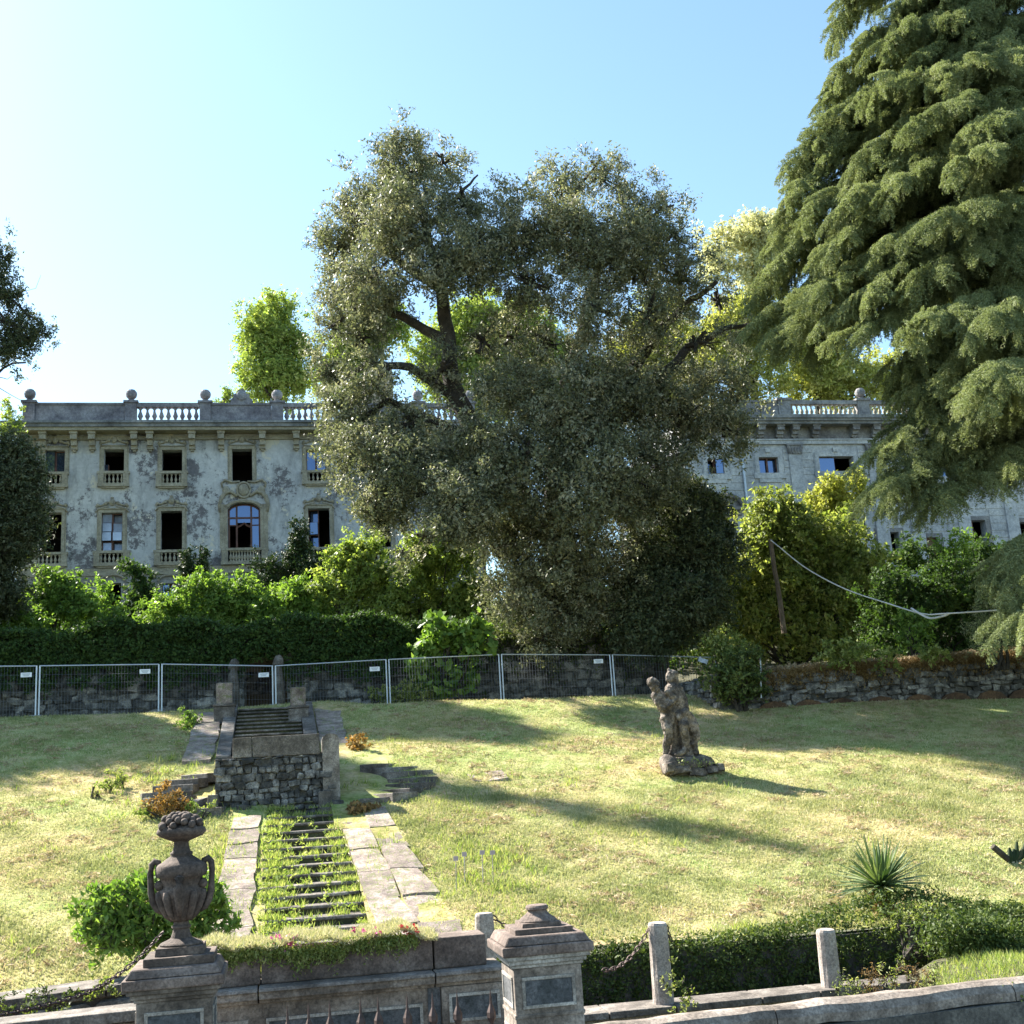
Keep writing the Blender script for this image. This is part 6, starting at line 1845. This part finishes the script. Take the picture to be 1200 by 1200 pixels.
shrub('spring green treetop rising over the golden shrub', L['yellow'], [(975, 572, 22), (1000, 565, 14), (955, 590, 16), (990, 590, 20), (1008, 585, 12), (975, 600, 22)], 46, sz=.09, cl=30, name='young_tree', cat='tree')
shrub('yellow leaved low bush spilling over the fence end', L['shrub'], [(850, 758, 15), (835, 765, 9), (868, 768, 14)], 36, sz=.07, bright=.2)
shrub('dark bush hiding the left end of the low retaining wall', L['ivy'], [(866, 786, 20), (880, 800, 16), (856, 803, 18), (872, 772, 14), (845, 795, 16)], 33.2, cl=90, sz=.06, cr=.2)
# pale blue sheet caught behind the fence end
mb = MB(); p = W(824, 774, 37.5); mb.cbox(p, (.14, .02, .07), Matrix.Rotation(.4, 3, 'Y')); o = mb.build('plastic_sheet', M['bin'], sm=False); roughen(o, .04, 6, 2); tag(o, 'scrap of pale blue plastic caught by the fence end', 'litter')
# hedge along the terrace
Hn = np.random.default_rng(9)
xa, xb = -24.0, PX(560, 39.5)
n = 3600
hx = Hn.uniform(xa, xb, n); hy = Hn.uniform(38.2, 40.4, n)
topz = 5.35 + .10 * np.sin(hx * 1.1) + .12 * np.sin(hx * 2.3 + 1) - .6 * np.clip((hx - PX(500, 39.5)) / 2, 0, 1)
hz = topz - np.abs(Hn.normal(size=n)) * .10
fr = Hn.random(n) < .62
hy[fr] = 38.25 + Hn.random(fr.sum()) * .35; hz[fr] = Hn.uniform(4.2, 1, fr.sum()) if False else 4.15 + (topz[fr] - 4.15) * Hn.random(fr.sum())
gap_ = (hx > gx0 - .1) & (hx < gx1 + .1) & (hz < 4.35) & (hy < 38.9)
C = np.stack([hx, hy, hz], 1)[~gap_]
C = np.concatenate([C, np.stack([Hn.uniform(xa, xb, 500), Hn.uniform(38.3, 38.5, 500), Hn.uniform(3.6, 4.4, 500)], 1)])
C = C[~((C[:, 0] > gx0) & (C[:, 0] < gx1) & (C[:, 2] < 4.35))]
he = empty('hedge', (-8, 39.3, 4.4), 'long dark clipped hedge draped over the top of the terrace wall', 'hedge')
dn_ = np.tile(np.array([[0., -1, .1]]), (len(C), 1)); dn_[C[:, 2] > 5.1] = (0, -.3, 1)
grow('foliage', he, L['hedge'], C - np.array([-8, 39.3, 4.4]), dn_, rad=.24, n=60, size=.05, aspect=.6, spread=1.2)
mb = MB(); mb.box(xa + 8, xb + 7.4, -.45, 1.1, .1, .7); mb.build('shade_core', M['interior'], he)  # near-black box filling the hedge, its colour standing in for inner shade
# ivy, creeper and dark growth under the oak on the terrace wall
C = []
for _ in range(900):
    px = rg.uniform(560, 850); p = PY(px, 750, 38.7)
    C.append((p.x, 38.6 + rg.uniform(-.1, .8), 4.7 + rg.normal() * .25 - (abs(rg.normal()) * .6 if rg.random() < .5 else 0)))
P_, A_, B_, v_ = leaves(np.array(C), 18, .26, .06, droop=.5)
tag(link('wall_ivy', quads_mesh('wall_ivy', P_, A_, B_, v_), L['ivy']), 'dark ivy trailing over the terrace wall under the great oak', 'ivy')
shrub('pale big-leaved vine climbing over the fence left of the oak', L['vivid'], [(512, 745, 14), (500, 760, 12), (508, 778, 12), (530, 750, 14), (548, 742, 14), (498, 790, 13), (570, 745, 14), (520, 735, 12), (510, 805, 12), (530, 785, 12), (550, 765, 12), (540, 805, 10)], 37.2, cl=26, per=12, sz=.15, cr=.28, bright=.1, aspect=.6)
shrub('low yellow green bush behind the fence at the lawn edge', L['shrub'], [(472, 815, 13), (488, 813, 12), (460, 818, 9), (500, 818, 8)], 36.8, sz=.06, cr=.16, cl=80)
shrub('small tuft of bush right beside the fence posts at the stair head', L['shrub'], [(438, 814, 7), (446, 818, 6)], 36.8, sz=.05, cr=.12, cl=90)
shrub('small reddish bush right of the upper steps', L['autumn'], [(420, 876, 11), (412, 882, 8), (428, 884, 8)], 29.2, cl=110, sz=.04, cr=.12, group=None)
shrub('orange tinted bush above the urn, left of the landing', L['autumn'], [(196, 937, 16), (182, 944, 12), (212, 944, 12), (200, 952, 14)], 24.0, cl=130, sz=.032, cr=.11)
shrub('green weeds round the landing blocks left of the stair', L['weed'], [(225, 955, 10), (245, 950, 8), (170, 950, 9)], 23.8, cl=130, sz=.035, cr=.1)
for i, (px, py, r, D) in enumerate([(128, 915, 8, 26), (112, 922, 6, 25.5), (140, 910, 7, 26.3)]):
    shrub('small grey green clump, ' + ['middle', 'left', 'right'][i] + ' one of three beside the left path', L['weed'], [(px, py, r), (px + 4, py + 4, r * .7)], D, cl=120, sz=.035, cr=.1, group='small clumps beside the left path')
shrub('leafy green bush growing by the fence left of the upper steps', L['vivid'], [(222, 875, 8), (228, 884, 8), (214, 862, 8), (218, 845, 9), (224, 855, 8)], 32.2, cl=90, sz=.05, cr=.14)
# the vivid laurel behind the urn
shrub('vivid glossy green bush behind the tall urn', L['vivid'], [(128, 1062, 23), (160, 1050, 22), (108, 1078, 16), (150, 1085, 26), (185, 1072, 25), (232, 1060, 22), (250, 1080, 18), (215, 1085, 24), (122, 1092, 18), (195, 1035, 16), (262, 1062, 12), (245, 1040, 12), (165, 1106, 16), (200, 1104, 16), (135, 1106, 14)], 15.6, cl=230, per=13, cr=.12, sz=.056, aspect=.42, stems=False)
shrub('pale flowering plant trailing over the bottom left wall', L['shrub'], [(118, 1150, 10), (130, 1158, 9), (105, 1165, 8)], 14.6, cl=260, per=10, cr=.06, sz=.025, stems=False)
shrub('trailing green weeds on the bottom left wall', L['ivy'], [(60, 1172, 16), (20, 1178, 16), (85, 1185, 10), (40, 1190, 14), (-20, 1180, 20)], 13.8, cl=160, per=12, cr=.08, sz=.025, stems=False)

# ================================================================== LOW PLANTS NEAR THE GATE
# ivy over the low retaining wall at the foot of the lawn
Ic = []
for _ in range(6000):
    x = rg.uniform(2.3, 16.0); t = rg.random()
    bulge = .32 * math.exp(-((x - 8.9) / 1.3) ** 2)
    if t < .72: Ic.append((x, 16.95 - bulge * 1.5 * rg.random() + rg.normal() * .04, rg.uniform(-3.1, -2.32 + bulge)))
    else: Ic.append((x, 16.95 + rg.uniform(0, .45), -2.33 + bulge * (1.3 - .3 * rg.random()) + rg.normal() * .04))
P_, A_, B_, v_ = leaves(np.array(Ic), 11, .09, .026)
link('ivy', quads_mesh('ivy', P_, A_, B_, v_), L['ivy'], iv)
C = [tuple(W(rg.normal(1140, 26), rg.normal(1098, 12), 17.0 + rg.uniform(-.6, .8))) for _ in range(1500)]
C = [c for c in C if c[2] > -3.2]
P_, A_, B_, v_ = leaves(np.array(C), 12, .12, .028)
tag(link('ivy_mound', quads_mesh('ivy_mound', P_, A_, B_, v_), L['ivy']), 'rounded mound of ivy right of the spiky yucca', 'ivy')
shrub('sunlit leafy sprays at the foot of the yucca', L['shrub'], [(1070, 1072, 12), (1090, 1065, 12), (1105, 1080, 12), (1055, 1082, 10)], 17.6, cl=200, per=9, cr=.08, sz=.028)
shrub('pale vine climbing beside the middle stone post', L['shrub'], [(792, 1150, 9), (800, 1165, 10), (785, 1138, 6), (805, 1178, 9), (798, 1190, 9)], 15.3, cl=240, per=9, cr=.06, sz=.026, bright=.1, stems=False)
shrub('yellow green creeper hanging over the coping at the bottom right', L['shrub'], [(1105, 1168, 10), (1125, 1162, 9), (1180, 1165, 14), (1150, 1180, 12), (1120, 1185, 12), (1195, 1185, 14)], 12.2, cl=300, per=9, cr=.05, sz=.02, stems=False)
shrub('dark ivy on the street wall at the bottom right corner', L['ivy'], [(1060, 1190, 14), (1030, 1195, 12), (1090, 1192, 14), (1150, 1195, 14)], 12.2, cl=300, per=9, cr=.05, sz=.02, stems=False)
# flowers and grass along the gate parapet
def blades(pts, h, w, mat, name, vv=None, lean=.35, parent=None, kind='stuff'):
    n = len(pts)
    t = rng.normal(size=(n, 3)) * lean; t[:, 2] = 1
    A = nrm(t) * (h * rng.uniform(.5, 1.5, n))[:, None]
    a = rng.uniform(0, 2 * math.pi, n); B = np.stack([np.cos(a), np.sin(a), np.zeros(n)], 1) * (w * rng.uniform(.6, 1.3, n))[:, None]
    v = rng.random(n) if vv is None else vv
    o = link(name, quads_mesh(name, pts, A, B, v, tri=True), mat, parent)
    return tag(o, kind=kind)
n = 26000
x = rng.uniform(gx_a - .1, PX(505, WY), n); y = WY + rng.uniform(.0, .8, n)
m_ = .05 * np.sin(x * 7) + .04 * np.sin(x * 17) 
z = CZ + .40 + m_ * .5 + rng.uniform(0, .04, n) - np.clip((x - PX(470, WY)) * .2, 0, 1)
blades(np.stack([x, y, z], 1), .05, .006, L['grass'], 'parapet_grass', lean=1.0)
n = 5200
x = rng.uniform(gx_a, PX(480, WY), n); z = CZ + .42 - np.abs(rng.normal(size=n)) * .06 - .05 * (np.sin(x * 5) > .2)
C = np.stack([x, np.full(n, WY + .06), z], 1)
P_, A_, B_, v_ = leaves(C[:900], 9, .05, .018, droop=.5)
tag(link('parapet_creeper', quads_mesh('parapet_creeper', P_, A_, B_, v_), L['shrub']), 'mossy creeper trailing over the edge of the gate wall parapet', 'creeper')
def flowers(px0, px1, mat, n, lb, nm='flowers'):
    C = np.array([(PX(rng.uniform(px0, px1), WY), WY + rng.uniform(.0, .25), CZ + .44 + rng.uniform(-.09, .05)) for _ in range(n)])
    P_, A_, B_, v_ = leaves(C, 7, .022, .013, aspect=.9)
    tag(link(nm, quads_mesh(nm, P_, A_, B_, v_), mat), lb, 'flowers')
n = 30000
x = rng.uniform(gx_a - .25, gx_b - .15, n); y = rng.uniform(13.05, 17.1, n)
blades(np.stack([x, y, np.full(n, -2.505)], 1), .09, .008, L['grass'], 'bed_grass', lean=.6)
flowers(310, 345, L['pink'], 26, 'purple pink flowers in the creeper on the gate wall, left cluster')
flowers(410, 440, L['pink'], 18, 'pink flowers in the creeper on the gate wall, middle cluster')
flowers(462, 482, L['red'], 26, 'red flowers at the right end of the creeper on the gate wall')
# yucca
yp = ground_at(1036, 1066)
ye = empty('yucca', tuple(yp), 'spiky yucca with stiff pale green blades and a dry skirt, on the lower lawn', 'plant')
ys = S(yp.dot(FH))
for k in range(120):
    a = k * 2.399; el = R(82 - 84 * (k / 120) ** .8); ln = random.uniform(40, 60) * ys
    d = Vector((math.cos(a) * math.cos(el), math.sin(a) * math.cos(el), math.sin(el)))
    b0 = Vector((0, 0, .34)) + Vector((math.cos(a), math.sin(a), 0)) * .03
    sd = Vector((-math.sin(a), math.cos(a), 0)); mb = MB()
    for i, (t, w) in enumerate(((0, .02), (.35, .032), (.7, .024), (1, .003))):
        p = b0 + d * ln * t + Vector((0, 0, -.10 * t * t * (1 if el < 1 else .3))); up_ = sd.cross(d) * .006
        mb.v += [tuple(p - sd * w + up_), tuple(p - up_), tuple(p + sd * w + up_)]
    for i in range(3):
        for j in range(2): mb.f.append((i * 3 + j, i * 3 + j + 1, i * 3 + j + 4, i * 3 + j + 3))
    me = mb.mesh('blade'); at = me.attributes.new('v', 'FLOAT', 'FACE'); at.data.foreach_set('value', [random.random()] * len(me.polygons))
    link('blade', me, L['yucca'], ye)
C = np.array([(math.cos(a) * r, math.sin(a) * r, random.uniform(0, .3)) for a, r in [(random.uniform(0, 6.28), random.uniform(.03, .2)) for _ in range(60)]])
P_, A_, B_, v_ = leaves(C, 8, .1, .09, aspect=.12, droop=.6); link('dry_skirt', quads_mesh('dry_skirt', P_, A_, B_, v_), L['dry'], ye)
mb = MB(); mb.tube([(0, 0, -.1), (0.02, 0, .2), (0, 0, .38)], [.09, .08, .06], 8); mb.build('stem', M['bark'], ye)
# stump with cactus-like shoots at the right edge
cp = ground_at(1184, 1012)
ce2 = empty('cut_stump', tuple(cp), 'small fallen log with thick green shoots at the right edge of the lawn', 'stump')
mb = MB(); mb.tube([(-.28, 0, .3), (-.15, 0, .18), (0, .02, .05)], [.05, .055, .05], 8); mb.build('log', M['bark'], ce2)
for a in range(5):
    mb = MB(); x = .02 + a * .06; mb.tube([(x * .3, 0, .0), (x, 0, .12), (x * 1.3, 0, random.uniform(.2, .36))], [.04, .05, .02], 7); mb.build('shoot', M['soil'] if a == 3 else L['conifer'], ce2)
# plant markers
for i, (px, yt, yb, lb) in enumerate([(534, 1006, 1046, 'small plant marker on a stake, leftmost of the four'), (544, 1001, 1036, 'small plant marker on a stake, second from the left, set taller'),
                                      (565, 999, 1037, 'small plant marker on a stake, third from the left'), (577, 999, 1036, 'small plant marker on a stake, rightmost of the four')]):
    p = ground_at(px + 1, yb); t = PY(px, yt, p.y); h = t.z - p.z
    e = empty('plant_marker', tuple(p), lb, 'marker', 'plant markers in the weeds')
    mb = MB(); mb.tube([(0, 0, -.05), (t.x - p.x, 0, h)], .008, 5); mb.build('stake', M['gate_rim'], e)
    mb = MB(); mb.cbox((t.x - p.x, -.012, h), (.04, .004, .035)); mb.build('plate', M['marker'], e)
# dry ferns
for i, (px, py, lb) in enumerate([(1003, 1152, 'dry curled fern, leftmost of the clump by the lone post'), (1025, 1143, 'dry curled fern left of the tallest one'), (1048, 1133, 'tallest dry fern of the clump behind the coping'), (1072, 1140, 'dry fern right of the tallest one'), (1098, 1142, 'small dry fern at the right end of the clump')]):
    shrub(lb, L['dry'] if i % 2 else L['shrub'], [(px, py, 9), (px - 8, py + 8, 7), (px + 8, py + 8, 7), (px, py + 14, 8)], 12.8, cl=300, per=10, cr=.07, sz=.022, aspect=.3, name='fern', cat='fern', stems=False, group='dry ferns behind the coping')
# ================================================================== GRASS
G = np.random.default_rng(12)
def lawn_pts(n, x0, x1, y0, y1, prob=None):
    x = G.uniform(x0, x1, n); y = G.uniform(y0, y1, n)
    t_ = np.clip((y - 17.2) / 7.4, 0, 1.15); xo = (x - AX + .12 * t_) / (1 - .22 * t_)
    k = ~((np.abs(xo) < SW + .8) & (y < SY1 + .6)) & ~((xo > 0) & (xo < SW + 1.25) & (y < 24.5)) & ~((np.abs(x - .25) < 2.3) & (y > 24.9) & (y < LY1 + .3)) & ~((np.abs(x - UX) < 1.95) & (y > LY1) & (y < UY1)) & ~((y > 31.4) & (x > XW))
    x, y = x[k], y[k]
    z = (-2.35 + (np.minimum(y, 35.3) - 17.1) * K) + 0.05 * np.sin(x * 0.55 + 0.8 * np.sin(y * 0.35)) + 0.035 * np.sin(y * 1.1 + x * 0.3)
    s1 = np.clip((y - 34.3) / 1.7, 0, 1); s1 = s1 * s1 * (3 - 2 * s1); s2 = np.clip((x - 1.2) / 2.8, 0, 1); s2 = s2 * s2 * (3 - 2 * s2)
    z = z - .65 * s1 * s2 + .10 * np.clip((x - 2) / 8, 0, 1) ** 2 * (3 - 2 * np.clip((x - 2) / 8, 0, 1)) * np.exp(-((y - 33) / 1.5) ** 2)
    return np.stack([x, y, z - .005], 1)
def patch(p, f=1.0):
    x, y = p[:, 0] * f, p[:, 1] * f
    return (np.sin(x * 1.3 + 1.7 * np.sin(y * .9)) + np.sin(y * 1.9 + 1.2 * np.sin(x * 1.7)) + .8 * np.sin(x * 4.1 + y * 3.3) + .7 * np.sin(x * 6.7 - y * 5.1 + 2 * np.sin(y * 2.3))) / 3.5
p = np.concatenate([lawn_pts(360000, -9, 17, 17.2, 25), lawn_pts(260000, -15, 24, 25, 37.5)])
f = patch(p)
hgt = .055 * (1 + .5 * np.clip(-f, 0, 1)) * (1 - .35 * np.clip(f, 0, 1))
v = np.clip(.45 + .45 * f + G.normal(size=len(p)) * .2, 0, 1)
keep = G.random(len(p)) > np.clip(f - .25, 0, .6)
p, hgt, v = p[keep], hgt[keep], v[keep]
o = blades(p, 1.0, .011, L['grass'], 'grass', vv=v, lean=.75); 
# rescale: blades() takes a scalar height, so heights go in through a second pass
co = np.empty(len(o.data.vertices) * 3, dtype=np.float32); o.data.vertices.foreach_get('co', co); co = co.reshape(-1, 3, 3)
mid = (co[:, 0] + co[:, 1]) / 2; co[:, 2] = mid + (co[:, 2] - mid) * hgt[:, None]
o.data.vertices.foreach_set('co', co.ravel()); o.data.update()
# longer tufts: edges of paths, foot of walls, round the statue and markers
pts = []
def tufts(n, fx, fy, spread=.12, per=26):
    c = np.stack([fx(n), fy(n)], 1); c = np.repeat(c, per, 0) + G.normal(size=(n * per, 2)) * spread
    z = -2.35 + (c[:, 1] - 17.1) * K
    return np.stack([c[:, 0], c[:, 1], z], 1)
pts.append(tufts(170, lambda n: G.normal(AX + SW + 1.75, .5, n), lambda n: G.uniform(17.5, 25, n)))
pts.append(tufts(60, lambda n: AX - SW - .45 + G.normal(size=n) * .2, lambda n: G.uniform(17.3, 25, n)))
pts.append(tufts(60, lambda n: AX + SW + .35 + G.normal(size=n) * .2, lambda n: G.uniform(18.3, 25, n), .08))
pts.append(tufts(30, lambda n: 2.6 + G.normal(size=n) * .5, lambda n: G.uniform(26, 30, n)))
pts.append(tufts(30, lambda n: -2.6 + G.normal(size=n) * .7, lambda n: G.uniform(24.6, 30, n)))
pts.append(tufts(40, lambda n: G.uniform(3, 13, n), lambda n: G.uniform(17.15, 17.4, n), .1))
pts.append(tufts(120, lambda n: G.uniform(-12, 12, n), lambda n: G.uniform(17.5, 34, n), .1, 16))
p = np.concatenate(pts); blades(p, .13, .011, L['weed'], 'tall_grass', lean=.55)
# dry cuttings lying in the mown grass
q = lawn_pts(15000, -11, 20, 17.4, 34.5); q = q[(patch(q, 1.3) + G.normal(size=len(q)) * .22) > .22]
P_, A_, B_, v_ = leaves(q + np.array([0, 0, .03]), 13, .14, .05, aspect=.16, squash=.2, up=1.5, out=.2)
tag(link('hay', quads_mesh('hay', P_, A_, B_, v_), L['hay']), kind='stuff')
# weeds on the steps
n = 250
y = G.uniform(SY0, SY1 + .3, n); side = G.random(n)
x = np.where(side < .5, AX - SW + np.abs(G.normal(size=n)) * .30, np.where(side < .68, AX + SW - np.abs(G.normal(size=n)) * .16, G.uniform(AX - SW, AX + SW, n)))
c = np.stack([x, y], 1); cc = np.repeat(c, 34, 0) + G.normal(size=(n * 34, 2)) * .07
zz_ = zs0 + (zs1 - zs0) * (np.floor((cc[:, 1] - SY0) / (SY1 - SY0) * nst) + 1) / nst
k = np.abs(cc[:, 0] - AX) < SW + .1
t_ = np.clip((cc[:, 1] - 17.2) / 7.4, 0, 1.15); cc[:, 0] = (cc[:, 0] - AX) * (1 - .22 * t_) + AX - .12 * t_
p = np.stack([cc[:, 0], cc[:, 1], zz_], 1)[k]
blades(p, .10, .010, L['weed'], 'step_weeds', lean=.6)
C = np.stack([np.where(G.random(260) < .6, AX - SW + np.abs(G.normal(size=260)) * .25, G.uniform(AX - SW, AX + SW, 260)), G.uniform(SY0, SY1, 260), np.zeros(260)], 1)
t_ = (C[:, 1] - 17.2) / 7.4; C[:, 0] = (C[:, 0] - AX) * (1 - .22 * t_) + AX - .12 * t_
C[:, 2] = zs0 + (zs1 - zs0) * (C[:, 1] - SY0) / (SY1 - SY0) + .12
P_, A_, B_, v_ = leaves(C, 12, .09, .03, bright=.1)
tag(link('leafy_weeds', quads_mesh('leafy_weeds', P_, A_, B_, v_), L['weed']), kind='stuff')
# right terrace edge: dry creeper and grass over the wall top
n = 3400
x = G.uniform(XW, 24, n); C = np.stack([x, 31.46 + np.abs(G.normal(size=n)) * .15, 2.62 - np.abs(G.normal(size=n)) * .24 + .04 * np.sin(x * 1.7) + .035 * (x - XW)], 1)
tt = G.random(500); C = np.concatenate([C, np.stack([XW + (qx - XW) * tt - .3 * np.abs(G.normal(size=500)) * .5, 31.5 + (qy - 31.6) * tt, 2.66 - np.abs(G.normal(size=500)) * .1], 1)])
P_, A_, B_, v_ = leaves(C, 14, .11, .035, droop=.6, aspect=.3)
tag(link('dry_creeper', quads_mesh('dry_creeper', P_, A_, B_, v_), L['dry']), 'dry brown creeper fringing the top of the low retaining wall', 'creeper')
n = 40000
x = G.uniform(XW + .2, 24, n); y = G.uniform(31.7, 35.5, n); r_ = 2.46 + .035 * (x - XW) + 0 * y
blades(np.stack([x, y, r_ - .02], 1), .10, .012, L['grass'], 'terrace_grass', lean=.6)
n = 1500
x = G.uniform(XW, 24, n); Cq = np.stack([x, G.uniform(31.6, 32.7, n), 2.60 + .035 * (x - XW) + np.abs(G.normal(size=n)) * .05], 1)
P_, A_, B_, v_ = leaves(Cq, 12, .13, .05, aspect=.2, squash=.5)
tag(link('dry_grass', quads_mesh('dry_grass', P_, A_, B_, v_), L['hay']), kind='stuff')
# bank at the bottom right
n = 60000
x = G.uniform(5.5, 16, n); y = G.uniform(11.3, 15, n)
def smn(a, b, v): t = np.clip((v - a) / (b - a), 0, 1); return t * t * (3 - 2 * t)
z = -3.9 + 1.38 * smn(5.6, 9.0, x) * smn(10.6, 11.4, y) + .06 * np.sin(x * 2.2 + y)
blades(np.stack([x, y, z - .01], 1), .09, .006, L['weed'], 'bank_grass', vv=G.random(n), lean=.6)
